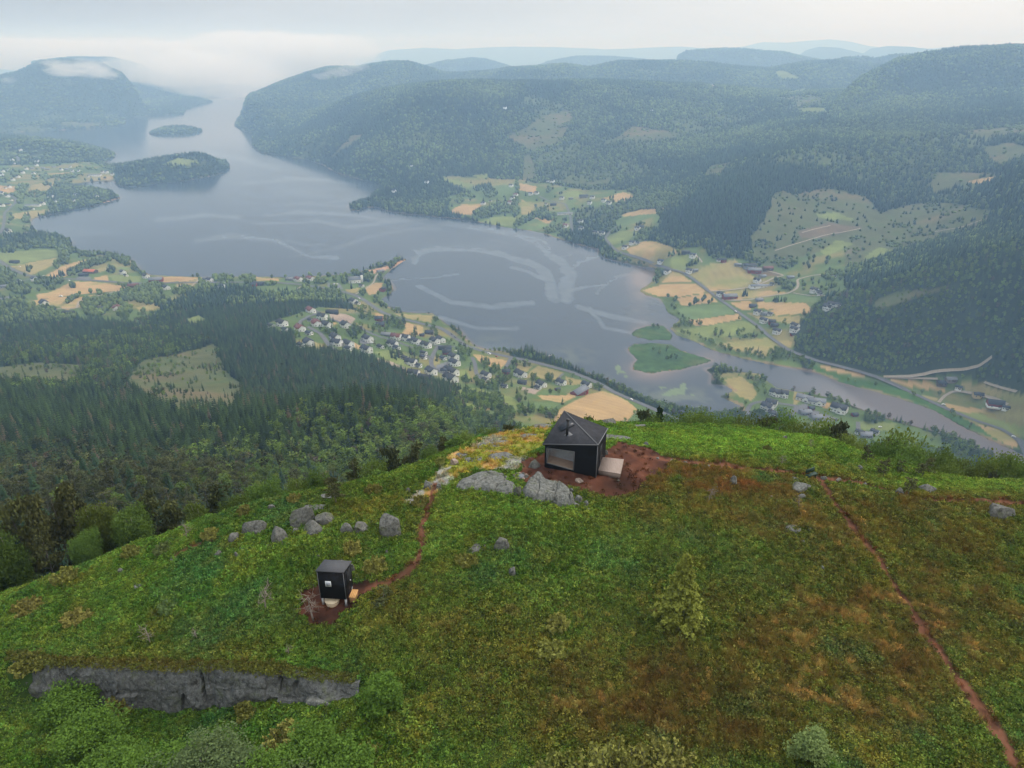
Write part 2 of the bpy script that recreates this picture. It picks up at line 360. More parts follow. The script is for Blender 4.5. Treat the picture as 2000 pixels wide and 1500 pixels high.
def mat(name, col=(.5, .5, .5), rough=.8, metal=0, spec=.3, attr=None, inst=None, var=0, vscale=5, bump=0, bscale=20, objvar=0, stretch=None, trans=0, hsv=None):
    m = bpy.data.materials.new(name); m.use_nodes = True; t = m.node_tree; n, l = t.nodes, t.links
    b = n['Principled BSDF']; b.inputs['Roughness'].default_value = rough; b.inputs['Metallic'].default_value = metal
    b.inputs['Specular IOR Level'].default_value = spec; b.inputs['Base Color'].default_value = (*col, 1)
    src = None
    if attr or inst:
        a = n.new('ShaderNodeAttribute'); a.attribute_name = attr or inst; a.attribute_type = 'INSTANCER' if inst else 'GEOMETRY'; src = a.outputs['Color']
    if var or bump:
        g = n.new('ShaderNodeTexCoord' if not (attr or inst) else 'ShaderNodeNewGeometry')
        pos = g.outputs['Object' if not (attr or inst) else 'Position']
        if stretch:
            mpp = n.new('ShaderNodeMapping'); mpp.inputs['Scale'].default_value = stretch; l.new(pos, mpp.inputs[0]); pos = mpp.outputs[0]
    if var:
        no = n.new('ShaderNodeTexNoise'); no.inputs['Scale'].default_value = vscale; no.inputs['Detail'].default_value = 6; no.inputs['Roughness'].default_value = .65
        l.new(pos, no.inputs['Vector'])
        mr = n.new('ShaderNodeMapRange'); mr.inputs['From Min'].default_value = .25; mr.inputs['From Max'].default_value = .75
        mr.inputs['To Min'].default_value = 1 - var; mr.inputs['To Max'].default_value = 1 + var; l.new(no.outputs['Fac'], mr.inputs['Value'])
        vm = n.new('ShaderNodeVectorMath'); vm.operation = 'SCALE'
        if src: l.new(src, vm.inputs[0])
        else: vm.inputs[0].default_value = col
        l.new(mr.outputs[0], vm.inputs['Scale']); src = vm.outputs[0]
    if objvar:
        oi = n.new('ShaderNodeObjectInfo'); hs = n.new('ShaderNodeHueSaturation')
        m1 = n.new('ShaderNodeMapRange'); m1.inputs['To Min'].default_value = .5 - objvar * .09; m1.inputs['To Max'].default_value = .5 + objvar * .05; l.new(oi.outputs['Random'], m1.inputs[0])
        mm = n.new('ShaderNodeMath'); mm.operation = 'MULTIPLY'; mm.inputs[1].default_value = 7.77; l.new(oi.outputs['Random'], mm.inputs[0])
        fr = n.new('ShaderNodeMath'); fr.operation = 'FRACT'; l.new(mm.outputs[0], fr.inputs[0])
        m2 = n.new('ShaderNodeMapRange'); m2.inputs['To Min'].default_value = 1 - objvar; m2.inputs['To Max'].default_value = 1 + objvar; l.new(fr.outputs[0], m2.inputs[0])
        l.new(m1.outputs[0], hs.inputs['Hue']); l.new(m2.outputs[0], hs.inputs['Value'])
        if src: l.new(src, hs.inputs['Color'])
        else: hs.inputs['Color'].default_value = (*col, 1)
        src = hs.outputs[0]
    if src: l.new(src, b.inputs['Base Color'])
    if bump:
        nb = n.new('ShaderNodeTexNoise'); nb.inputs['Scale'].default_value = bscale; nb.inputs['Detail'].default_value = 5
        l.new(pos, nb.inputs['Vector']); bp = n.new('ShaderNodeBump'); bp.inputs['Strength'].default_value = bump; bp.inputs['Distance'].default_value = .1
        l.new(nb.outputs['Fac'], bp.inputs['Height']); l.new(bp.outputs[0], b.inputs['Normal'])
    if trans:
        b.inputs['Subsurface Weight'].default_value = 0
        tr = n.new('ShaderNodeBsdfTranslucent'); ms = n.new('ShaderNodeMixShader'); ms.inputs[0].default_value = trans
        if src: l.new(src, tr.inputs['Color'])
        else: tr.inputs['Color'].default_value = (*col, 1)
        l.new(b.outputs[0], ms.inputs[1]); l.new(tr.outputs[0], ms.inputs[2]); l.new(ms.outputs[0], n['Material Output'].inputs['Surface'])
    return m

# ------------------------------------------------------------------ ground cover zones
PAL = dict(G=(.088, .128, .040), L=(.16, .19, .06), H=(.115, .165, .06), T=(.37, .25, .12), Y=(.26, .215, .09), O=(.096, .105, .046), D=(.30, .23, .18), A=(.15, .15, .16), S=(.42, .25, .16), B=(.14, .105, .065), E=(.055, .115, .03))
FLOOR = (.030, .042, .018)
F7 = (1200, 450, .225); F8 = (1550, 550, .225); F6 = (900, 550, .25); F5 = (500, 450, .25); F4 = (0, 400, .25); F2 = (650, 0, .35); F3 = (1300, 0, .35); FT = (0, 250, .15); F1 = (0, 0, 1)
ZONES = [
(F3, 'O', '590,1100 650,1070 700,1100 900,1060 1100,1090 1180,1180 1400,1130 1560,1120 1820,1180 1790,1240 1500,1330 1300,1400 1100,1460 900,1500 400,1560 330,1500 480,1480 460,1330 540,1230 580,1150'),
(F7, 'G', '0,60 160,90 350,90 560,170 600,150 760,140 830,230 1000,240 1160,250 1300,300 1500,330 1560,250 2000,120 2000,560 1780,620 1650,760 1560,850 1560,1040 1640,1200 1500,1180 1300,1150 1110,1110 860,1050 700,975 545,920 480,850 570,770 470,710 390,600 200,525 310,460 350,320 0,240'),
(F7, 'T', '100,170 180,100 330,95 460,130 560,175 540,200 430,250 380,275 250,250 150,210'),
(F7, 'L', '430,260 560,200 680,220 760,270 640,340 560,345 430,310'),
(F7, 'T', '400,460 500,360 560,370 690,450'),
(F7, 'Y', '660,385 850,280 900,290 1050,250 1110,320 1210,400 1220,430 1150,450 960,500 830,520 790,480'),
(F7, 'T', '800,480 1150,448 1180,460 1040,515 830,520'),
(F7, 'T', '240,520 420,465 690,455 800,540 560,575 400,575 290,540'),
(F7, 'T', '530,590 810,545 900,620 590,655'),
(F7, 'H', '550,690 640,660 960,640 1050,715 760,770 600,770'),
(F7, 'T', '640,780 1080,725 1110,765 860,815 700,830'),
(F7, 'L', '540,870 860,820 1110,780 1240,840 1200,890 700,960'),
(F7, 'Y', '880,985 1340,930 1420,990 1370,1060 1290,1100 1200,1060 1100,1060'),
(F7, 'T', '920,535 1100,525 1440,525 1520,545 1300,570 1100,600 980,600'),
(F7, 'T', '1000,630 1180,610 1200,660 1180,690 1100,690'),
(F7, 'T', '1240,620 1660,630 1700,665 1500,690 1250,680'),
(F7, 'T', '1330,690 1700,665 1730,690 1680,720 1400,735'),
(F7, 'Y', '1130,710 1200,720 1300,745 1640,740 1590,830 1440,790 1250,770'),
(F7, 'H', '1300,590 1600,545 1770,590 1760,625 1300,620'),
(F7, 'T', '1430,960 1540,960 1530,1020 1450,1000'),
(F7, 'B', '1150,320 1250,310 1330,330 1450,380 1400,400 1250,400 1130,350'),
(F7, 'G', '850,1240 1250,1230 1600,1370 2000,1460 2000,1600 1000,1560 1000,1470 950,1340'),
(F7, 'Y', '950,1290 1100,1270 1200,1340 1240,1420 1190,1480 1080,1440 1000,1360'),
(F8, 'G', '200,690 700,820 1100,830 1450,800 1600,870 2000,980 2300,1100 2300,1600 1780,1400 1500,1270 1200,1110 900,1010 450,910 300,850 150,760'),
(F8, 'E', '150,740 300,850 450,910 720,960 920,1020 1200,1110 1500,1270 1780,1400 1760,1340 1500,1200 1200,1060 900,920 600,860 300,790 200,730'),
(F8, 'T', '230,725 400,750 630,800 620,830 450,800 240,755'),
(F8, 'T', '830,840 1150,870 1340,930 1300,955 1100,930 900,890'),
(F8, 'Y', '1110,985 1250,1010 1240,1040 1150,1020'),
(F8, 'Y', '1440,880 1650,890 1930,970 2100,990 2100,1080 1700,1000 1500,960'),
(F8, 'T', '1310,1050 1500,1090 1700,1110 1900,1130 2100,1100 2100,1230 1800,1170 1600,1140 1450,1150 1350,1110'),
(F8, 'L', '1350,1110 1600,1150 2100,1290 2100,1380 1600,1230'),
(F8, 'T', '1600,1240 1900,1320 1960,1420 1900,1440 1700,1330'),
(F8, 'G', '0,960 150,975 560,1110 870,1210 1280,1330 1300,1480 700,1400 0,1400'),
(F8, 'Y', '0,960 100,975 60,1040 0,1080'), (F8, 'T', '210,1020 330,1060 300,1100 230,1080'),
(F8, 'A', '0,1080 110,1060 160,1110 260,1150 400,1190 380,1210 240,1210 0,1130'),
(F8, 'L', '560,1210 900,1230 850,1290 600,1290'),
(F6, 'G', '0,440 200,560 400,600 640,640 720,650 900,720 1150,830 1450,960 1650,1050 1400,1150 900,1250 500,1190 300,1060 100,1010 0,960'),
(F6, 'L', '0,830 150,840 330,860 500,970 600,1010 560,1060 400,1000 250,930 60,1010 0,940'),
(F6, 'T', '100,560 200,580 370,625 320,690 240,670 120,610'), (F6, 'Y', '600,660 800,710 760,760 700,780 560,740 500,770 540,700'),
(F6, 'T', '700,1040 850,950 1000,880 1110,855 1220,890 1300,930 1380,1000 1300,1090 1050,1160 900,1160 750,1100'),
(F6, 'D', '440,820 520,830 620,850 580,880 500,860'), (F6, 'T', '600,890 820,890 870,850 900,900 800,945 640,920'),
(F6, 'Y', '430,650 560,660 520,700 440,690'), (F6, 'Y', '820,740 1000,790 960,800 860,810 820,800'), (F6, 'H', '560,940 780,950 700,1000 600,1010'),
(F5, 'G', '0,350 200,370 640,350 1000,290 1180,220 1080,270 1000,350 1070,460 980,560 1140,640 1380,650 1480,730 1640,850 1980,960 2000,1300 1700,1260 1560,1230 1300,1150 1150,1090 900,1000 600,930 320,940 300,800 120,780 100,720 360,640 500,600 760,620 930,650 760,600 660,500 400,480 0,500'),
(F5, 'T', '0,365 170,380 180,395 0,395'), (F5, 'T', '850,450 930,405 990,415 950,490 880,505'), (F5, 'Y', '700,460 820,450 780,490 710,485'),
(F5, 'H', '80,430 330,440 280,480 80,480'), (F5, 'T', '930,640 1035,670 1010,705 930,690'), (F5, 'T', '1130,705 1300,750 1310,800 1200,840 1130,820 1170,760'),
(F5, 'Y', '1060,650 1390,660 1370,720 1200,690'), (F5, 'T', '1690,960 1970,1020 1900,1090 1750,1030'),
(F5, 'L', '1560,1250 1750,1230 1870,1290 1990,1340 1960,1420 1700,1290 1600,1330'), (F5, 'T', '1640,1400 1800,1370 1860,1390 1700,1430'),
(F5, 'D', '570,650 700,650 780,690 740,730 600,700'), (F5, 'Y', '460,870 560,930 480,950 440,900'), (F5, 'S', '820,320 1000,285 1190,215 1100,275 920,340'),
(F5, 'T', '600,715 640,720 600,750'), (F5, 'D', '940,1010 1050,1020 1150,1070 1200,1105 1120,1085 1050,1050 950,1030'), (F5, 'L', '920,950 1100,930 1250,1000 1200,1080 1050,1020'),
(F5, 'L', '1560,1090 1650,1090 1680,1170 1600,1200'), (F5, 'A', '820,840 940,850 900,890 800,880'), (F5, 'A', '1400,1060 1500,1020 1520,1100 1440,1100'), (F5, 'A', '640,925 680,950 600,960'),
(F5, 'Y', '1360,980 1440,980 1440,1040 1380,1050'), (F5, 'A', '560,410 650,415 680,460 560,440'), (F5, 'T', '740,860 830,910 790,930 740,880'),
(F4, 'G', '-400,340 450,340 560,370 900,400 1030,440 1180,545 1990,545 1990,660 1700,640 1500,700 1340,780 1100,930 1000,920 650,900 520,860 280,830 200,740 -400,700'),
(F4, 'G', '-400,0 380,0 480,20 250,110 240,180 250,240 -400,250'),
(F4, 'T', '350,555 500,470 720,420 900,400 700,460 560,540 480,570'), (F4, 'L', '-200,370 450,350 450,400 100,470 -200,400'), (F4, 'Y', '80,480 450,410 420,470 250,550 120,500'),
(F4, 'H', '730,500 930,460 1080,500 900,540 760,530'), (F4, 'Y', '740,505 900,465 930,460 860,500 770,530'), (F4, 'T', '740,570 840,550 860,600 720,590'),
(F4, 'T', '1190,560 1400,560 1580,570 1450,600 1240,605'), (F4, 'T', '400,680 560,600 760,600 870,625 1060,640 1000,665 700,690 450,720 300,740 280,700'),
(F4, 'T', '250,750 470,720 560,715 450,790 300,800'), (F4, 'T', '470,800 620,720 750,705 730,740 620,800 520,820'), (F4, 'H', '760,740 850,690 1100,640 1090,700 950,760 800,740'),
(F4, 'L', '850,550 1100,560 1100,600 900,610'), (F4, 'Y', '1380,620 1580,570 1500,650 1400,670'), (F4, 'Y', '1060,800 1340,720 1340,780 1100,840'),
(F4, 'Y', '-200,20 400,20 250,110 60,80'), (F4, 'D', '-200,215 250,210 240,240 -200,250'), (F4, 'T', '1850,555 1990,560 1990,590'), (F4, 'A', '600,565 720,560 700,590 600,590'),
(F4, 'O', '1110,1200 1350,1150 1700,1090 1760,1290 1900,1440 1850,1640 1400,1650 1150,1540 1000,1380'), (F4, 'O', '-200,1250 300,1240 650,1255 720,1310 500,1430 300,1380 -200,1390'), (F4, 'L', '1450,900 1550,860 1620,900 1600,940 1480,940'),
(F2, 'G', '640,1090 780,1080 620,1020 620,980 700,985 1030,1000 1180,1020 1400,1060 1640,1060 1700,1100 1560,1140 1350,1180 1330,1300 1250,1330 1160,1300 1000,1275 830,1240 650,1190'),
(F2, 'L', '610,990 700,1010 780,1030 760,1045 620,1020'), (F2, 'H', '790,1040 1010,1015 1020,1060 960,1100 800,1070'), (F2, 'T', '650,1180 720,1140 830,1140 770,1200 660,1190'),
(F2, 'L', '830,1235 900,1210 1060,1200 1000,1265 900,1250'), (F2, 'H', '1030,1275 1040,1250 1160,1200 1200,1260 1140,1290'), (F2, 'T', '1040,1020 1140,1040 1130,1080 1040,1060'),
(F2, 'Y', '1050,1110 1130,1150 1110,1200 1050,1200'), (F2, 'L', '1250,1090 1350,1060 1430,1090 1300,1110'), (F2, 'T', '1500,1110 1620,1070 1700,1100 1600,1130'),
(F2, 'T', '1600,1200 1720,1170 1870,1160 1780,1200 1600,1215'), (F2, 'H', '1550,1230 1600,1210 1820,1190 1830,1240 1600,1265'), (F2, 'T', '1120,1215 1240,1220 1200,1250'),
(F2, 'G', '1520,1330 1560,1260 1850,1240 1700,1370 1560,1400'), (F2, 'L', '1520,1330 1600,1290 1700,1290 1650,1340 1560,1370'),
(F2, 'O', '960,760 1200,640 1330,620 1310,700 1250,800 1100,850 1000,790'), (F2, 'O', '1590,800 1700,710 1970,750 1900,780'), (F2, 'O', '0,880 100,760 180,740 120,800 20,870'), (F2, 'O', '1050,870 1090,860 1140,1000 1040,1010'),
(F2, 'L', '760,980 870,970 860,1000'), (F2, 'O', '1180,1000 1300,1010 1600,1000 1560,1030 1300,1040'),
(F3, 'L', '650,520 790,490 780,510 700,525'), (F3, 'L', '730,605 890,600 910,640 760,630'), (F3, 'O', '630,550 800,530 880,560 870,600 720,600'), (F3, 'T', '1620,1015 1750,1000 1860,980 1800,1025'),
(F3, 'O', '1470,960 1620,950 1830,965 1700,1000 1480,1090'), (F3, 'L', '860,1400 960,1340 1050,1360 900,1430'), (F3, 'L', '1100,1440 1190,1380 1300,1400 1150,1450'), (F3, 'L', '830,1195 950,1185 1070,1230 900,1225'),
(F3, 'O', '1640,720 2100,700 2100,760 1700,760'), (F3, 'T', '240,470 290,480 260,490'), (F3, 'O', '1750,820 1900,800 2100,850 1850,940'), (F3, 'O', '200,980 260,920 380,900 300,980'), (F3, 'B', '740,1290 920,1240 1090,1270 900,1320 760,1330'),
(F3, 'L', '600,400 660,395 760,440 650,440'), (F3, 'O', '0,540 100,560 300,570 200,580'), (F3, 'O', '0,1160 60,1160 40,1180 0,1180'),
(FT, 'G', '-400,500 600,470 1200,440 1480,560 1480,680 1200,690 900,740 700,780 600,850 650,1050 420,1180 380,1300 300,1380 -400,1420'),
(FT, 'T', '430,620 900,570 880,600 500,640'), (FT, 'T', '-200,740 200,760 180,840 -200,840'), (FT, 'Y', '330,880 400,740 760,700 700,790 500,830'), (FT, 'Y', '200,1110 650,1050 660,1090 420,1180 100,1190'),
(FT, 'T', '1180,620 1480,610 1480,670 1200,680'), (FT, 'T', '950,480 1100,480 1000,520'), (FT, 'L', '1570,640 1790,650 1700,680'), (FT, 'O', '300,380 620,290 720,300 500,370'), (FT, 'S', '1480,925 1600,900 1400,960 1240,1000'),
(F1, 'L', '320,318 350,309 390,316 360,325'), (F1, 'O', '125,240 200,243 190,249 120,249'), (F1, 'O', '1695,590 1760,565 1850,560 1800,575 1720,600'),
]
ZP = [(k, PR(f, s)) for f, k, s in ZONES]
OPENK = set('GLHTYODASBE')
# belts and clumps of trees standing in the open land: cx, cy, rx, ry, tilt(deg), kind d = broadleaf, s = spruce
CL = [(F4, "510,350,70,60,0 700,380,90,30,0 870,390,40,25,0 960,430,70,40,35 640,500,130,25,-25 800,440,130,22,-18 500,440,45,35,0 440,485,25,18,0 870,515,30,25,0 1050,480,25,40,0 1110,530,40,20,30 1000,700,60,60,0 1120,700,110,70,0 1230,660,60,50,0 1230,760,110,40,0 1190,760,60,30,0 1450,680,70,28,0 1450,545,22,20,0 1570,540,22,22,0 1740,570,90,45,10 1610,660,60,35,0 1950,590,40,40,0 700,780,80,45,0 840,780,40,60,0 750,850,55,45,0 920,750,40,45,0 970,840,60,60,0 480,580,30,40,0 400,600,70,30,0 320,600,60,25,0 120,640,130,50,20 60,540,60,60,0 200,290,260,55,0 60,360,60,20,0 210,110,30,35,0 560,745,60,15,-25 565,645,18,16,0 425,655,16,14,0 230,510,20,18,0 1115,850,16,22,0 780,695,15,18,0 1120,920,60,30,0 350,850,70,50,0"),
 (F5, "640,335,25,20,0 690,370,30,25,0 780,340,35,25,0 870,370,60,40,0 700,395,40,30,0 960,370,35,35,0 1050,255,48,32,0 905,285,15,12,0 390,450,25,45,0 510,500,15,30,0 600,490,60,45,0 655,480,12,20,0 835,490,22,25,0 1020,405,18,20,0 1045,450,22,25,0 945,490,22,22,0 945,550,20,30,0 1000,590,35,30,20 1100,630,40,18,0 1140,630,15,25,0 1265,635,12,20,0 1310,635,15,22,0 1350,635,18,22,0 1400,695,25,28,0 1510,720,20,28,0 1545,770,55,30,35 1620,830,50,28,38 1700,890,50,22,28 1790,930,60,16,18 1900,950,60,10,8 850,650,80,55,20 1060,710,60,50,0 1110,740,55,50,0 960,790,50,35,0 1000,770,60,25,0 1245,820,25,35,0 1335,750,22,25,0 580,800,60,25,0 760,820,45,40,0 780,780,60,25,0 590,715,30,18,0 1380,820,40,30,0 1500,890,40,30,0 1610,910,35,45,0 1650,980,40,55,25 1720,1050,40,30,0 1240,950,50,40,0 1300,960,20,60,0 1420,1010,20,22,0 1230,1030,40,20,20 1100,990,60,30,20 1050,900,50,20,0 1780,1050,40,35,20 1860,1100,40,28,0 1930,1160,60,40,0 1800,1210,120,40,15 1640,1310,28,60,0 1710,1320,40,40,0 1790,1370,45,50,0 1880,1370,60,50,0 1260,780,20,10,0 500,400,60,20,0 110,420,50,15,0 370,350,16,18,0 490,360,22,22,0 235,350,18,10,0 570,350,28,14,0 1650,1180,40,20,0 620,390,10,18,0"),
 (F6, "410,650,30,40,0 470,560,70,20,5 560,580,80,30,15 860,650,22,22,0 760,620,30,12,20 980,710,14,18,0 1030,730,20,22,0 1085,740,16,12,0 1180,790,90,18,28 1300,850,90,14,28 1450,930,70,12,22 1040,780,12,25,0 1080,830,40,22,0 340,740,50,35,0 210,800,90,35,25 570,770,22,22,0 690,770,25,25,0 860,800,16,8,0 450,930,26,22,0 465,1020,22,35,0 500,1030,12,25,0 550,1020,28,25,0 600,780,20,12,0 640,830,20,15,0 510,660,40,15,0 380,700,16,12,0 880,750,20,12,20 1830,1010,70,28,10 1000,820,30,14,0 700,1050,60,25,0 640,1030,30,25,0 360,1060,60,60,0 180,920,50,25,0 50,920,30,55,0 280,960,50,60,0 200,960,30,40,0 40,560,20,60,0 190,640,40,30,20 270,690,35,22,0"),
 (F7, "335,1045,14,12,0 440,1040,30,7,0 400,1070,30,6,0 530,1100,50,7,8 470,1125,30,6,5 60,210,60,30,10 150,245,60,22,12 280,285,40,25,15 400,370,50,40,0 360,440,30,20,0 560,200,30,15,-30 490,220,40,14,-30 670,300,60,20,-25 740,280,40,15,-20 900,230,60,28,0 1000,190,80,40,0 1230,280,60,40,0 1300,120,70,40,0 1250,480,0,0,0 1480,300,80,35,0 1450,470,90,35,10 1500,490,60,40,0 1640,490,20,14,0 1700,430,25,12,0 1900,400,100,40,0 1430,540,8,14,0 505,670,26,24,0 550,740,25,25,0 775,605,20,22,0 710,625,15,16,0 840,608,9,15,0 600,800,30,28,0 530,835,50,25,0 660,820,35,25,0 715,820,12,14,0 745,818,12,14,0 830,805,16,14,0 1065,885,16,20,0 1110,882,18,16,0 930,905,18,16,0 880,905,16,20,0 1000,945,24,22,0 1110,940,40,20,0 1210,920,35,20,-15 1300,900,30,22,0 1225,850,22,16,0 800,960,120,14,25 600,900,60,10,15 1170,1060,45,35,0 1250,1090,40,30,0 1380,1080,60,50,0 1480,1080,60,50,0 1580,1100,70,50,0 1700,1140,60,50,0 1000,1040,110,14,18 1480,820,22,28,0 1230,690,20,12,0 1420,620,60,10,0 1850,580,80,25,-10 1130,570,30,12,0 360,830,40,30,20 880,1250,48,60,0 1065,1200,42,30,0 1300,1300,60,35,20 1420,1330,80,35,15 1180,1290,60,22,10 1560,1380,40,25,0 1720,1410,40,20,0 1850,1430,60,20,10 1160,240,40,30,0 1700,150,14,12,0 1560,100,25,25,0 1640,150,20,16,0 1380,150,14,18,0 1280,200,14,20,0 1550,280,60,30,0"),
 (F8, "150,965,25,25,0 300,1010,30,30,0 350,1020,12,25,0 220,980,25,22,0 405,1040,30,28,0 505,1060,22,30,0 575,1070,20,28,0 640,1110,40,45,0 700,1150,55,55,0 800,1150,35,32,0 720,1200,60,35,0 640,1210,45,35,0 890,1180,26,26,0 980,1230,50,28,0 1020,1220,35,30,0 1090,1250,28,20,0 1165,1250,45,40,0 1240,1300,30,30,0 1320,1320,40,30,0 60,400,20,20,0 80,290,25,20,0 300,130,70,25,0 430,130,90,25,0 640,840,10,16,0 690,860,16,18,0 800,880,16,18,0 945,940,14,14,0 1040,985,16,18,0 1105,990,14,16,0 1190,1030,14,18,0 1310,950,16,14,0 1275,980,30,20,-20 1170,880,30,14,0 1440,860,60,25,10 1720,1265,14,16,0 1745,1295,10,12,0 1800,1300,16,14,0 1880,1350,18,16,0 1660,1260,10,10,0 1430,790,60,12,-8"),
 (F2, "430,1120,190,70,10 290,1110,60,40,0 560,1160,70,40,0 700,1060,100,18,25 840,1050,60,14,-10 880,1080,40,25,0 710,1110,20,30,0 930,1170,110,28,-8 830,1200,50,20,10 1020,1160,20,60,0 1030,1050,10,50,0 1110,1210,110,18,-28 1060,1235,50,18,-25 1210,1215,60,20,0 1290,1210,20,20,0 1240,1280,60,18,-15 1340,1325,85,38,8 1440,1190,90,25,0 1500,1220,120,30,-10 1500,1280,100,30,0 1480,1350,40,18,15 1440,1260,70,20,0 1600,1160,100,22,-8 1560,1400,30,25,0 1620,1440,60,12,25 1680,1480,60,10,15 1750,1310,60,30,-20 1690,1350,25,16,0 1820,1180,16,25,0 1230,1020,14,18,0 1200,1060,14,16,0 1340,1180,10,10,0 1560,1110,14,10,0 1140,1010,40,16,0 950,990,60,14,0 130,1150,45,22,0 200,1140,20,14,0 650,1110,12,12,0"),
 (FT, "1000,620,80,25,0 850,640,220,22,0 590,640,60,45,0 450,650,30,30,0 1150,650,40,30,0 1170,530,60,20,0 1380,500,70,30,10 880,700,80,30,10 760,740,60,40,0 800,820,120,60,10 950,850,150,60,0 1120,880,90,60,0 1000,960,150,45,0 800,980,140,40,0 700,1060,60,30,0 460,870,140,35,-5 280,800,60,60,0 350,760,30,25,0 620,740,50,12,0 540,960,60,20,0 330,1060,100,20,0 260,930,60,60,0 200,880,60,20,0 1320,820,40,22,0 1440,840,60,25,0 1540,870,50,25,10 1200,830,40,20,0 1350,900,60,20,0 350,1200,55,45,0 160,1190,45,18,0 80,1170,15,25,0 330,1330,25,22,0 380,1340,40,22,30 540,1380,60,20,10 620,1420,60,20,10 820,1440,30,40,0 100,560,80,20,0 60,680,60,40,0 1300,660,20,14,0 1360,655,16,12,0 1440,545,30,20,0 1500,530,22,22,0 1540,700,60,40,10 220,640,60,10,0 100,890,40,30,0 380,450,120,30,0"),
]
BELTS = []
for (ox, oy, k), s in CL:
    for q in s.split():
        a, b, rx, ry, tl = [float(c) for c in q.split(',')]
        if rx > 0: BELTS.append((ox + a * k, oy + b * k, rx * k, ry * k, R(tl)))
def inbelt(u, v, grow=1.0, rng=None):
    m = np.zeros(u.shape, bool)
    for a, b, rx, ry, t in BELTS:
        c, s = math.cos(t), math.sin(t); rx, ry = max(rx, 3) * grow, max(ry, 2.5) * grow
        i = np.nonzero((np.abs(u - a) < rx + ry) & (np.abs(v - b) < rx + ry) & ~m)
        du, dv = u[i] - a, v[i] - b
        m[i] = ((du * c + dv * s) / rx) ** 2 + ((-du * s + dv * c) / ry) ** 2 < 1
    return m

# soft patches of heath colour on the hilltop: (u, v, ru, rv, weight)
def blobs(u, v, s):
    t = 0
    for q in s.split():
        a, b, ra, rb, w = [float(c) for c in q.split(',')]
        t = t + w * np.exp(-((u - a) / ra) ** 2 - ((v - b) / rb) ** 2)
    return t
SOIL = P("1062,880 1020,905 1012,930 1030,945 1075,950 1130,955 1175,972 1235,965 1262,935 1300,915 1330,902 1260,872 1205,862 1185,880")
SOIL2 = P("585,1150 590,1200 615,1226 650,1222 668,1195 700,1165 742,1138 735,1128 690,1135 640,1140")
OCHRE = P("790,985 840,925 890,885 960,850 1010,838 1085,826 1062,862 1035,885 1010,915 930,918 890,935 850,965 815,985")
TRAILS = [P("1230,885 1320,897 1400,908 1470,916 1530,921 1595,934 1612,950 1622,972 1650,1010 1680,1050 1712,1085 1740,1130 1790,1205 1822,1250 1860,1310 1905,1370 1945,1420 1965,1455 1985,1510 2000,1560"),
          P("1595,934 1640,938 1690,948 1745,962 1800,975 1850,978 1930,979 2050,986"),
          P("850,945 843,975 836,1000 822,1030 826,1065 818,1095 795,1120 760,1138 720,1150 690,1160"), P("345,1082 380,1065 440,1048"), P("1230,885 1320,897 1400,908 1470,916 1530,921 1595,934")]
TW = [0.29, 0.42, 0.28, .15, .52]
def groundpts(poly):
    x, y, z = hit([p[0] for p in poly], [p[1] for p in poly], 15, 150)
    return list(zip(x.tolist(), y.tolist()))
TWP = [groundpts(densify(t, 40)) for t in TRAILS]
def trailmask(x, y):
    m = 0
    xj = x + .12 * fbm(x / 1.1, y / 1.1, 77, 2); yj = y + .12 * fbm(x / 1.1, y / 1.1, 78, 2)
    for t, w in zip(TWP, TW):
        wv = w * (1 + .7 * fbm(x / 2, y / 2, 79, 2) + .4 * fbm(x / .7, y / .7, 80, 2))
        m = np.maximum(m, 1 - sstep(.7, 1.25, segdist(xj, yj, t, False) / wv))
    return m
def mixc(a, b, t): return a + (np.asarray(b) - a) * np.clip(t, 0, 1)[:, None]
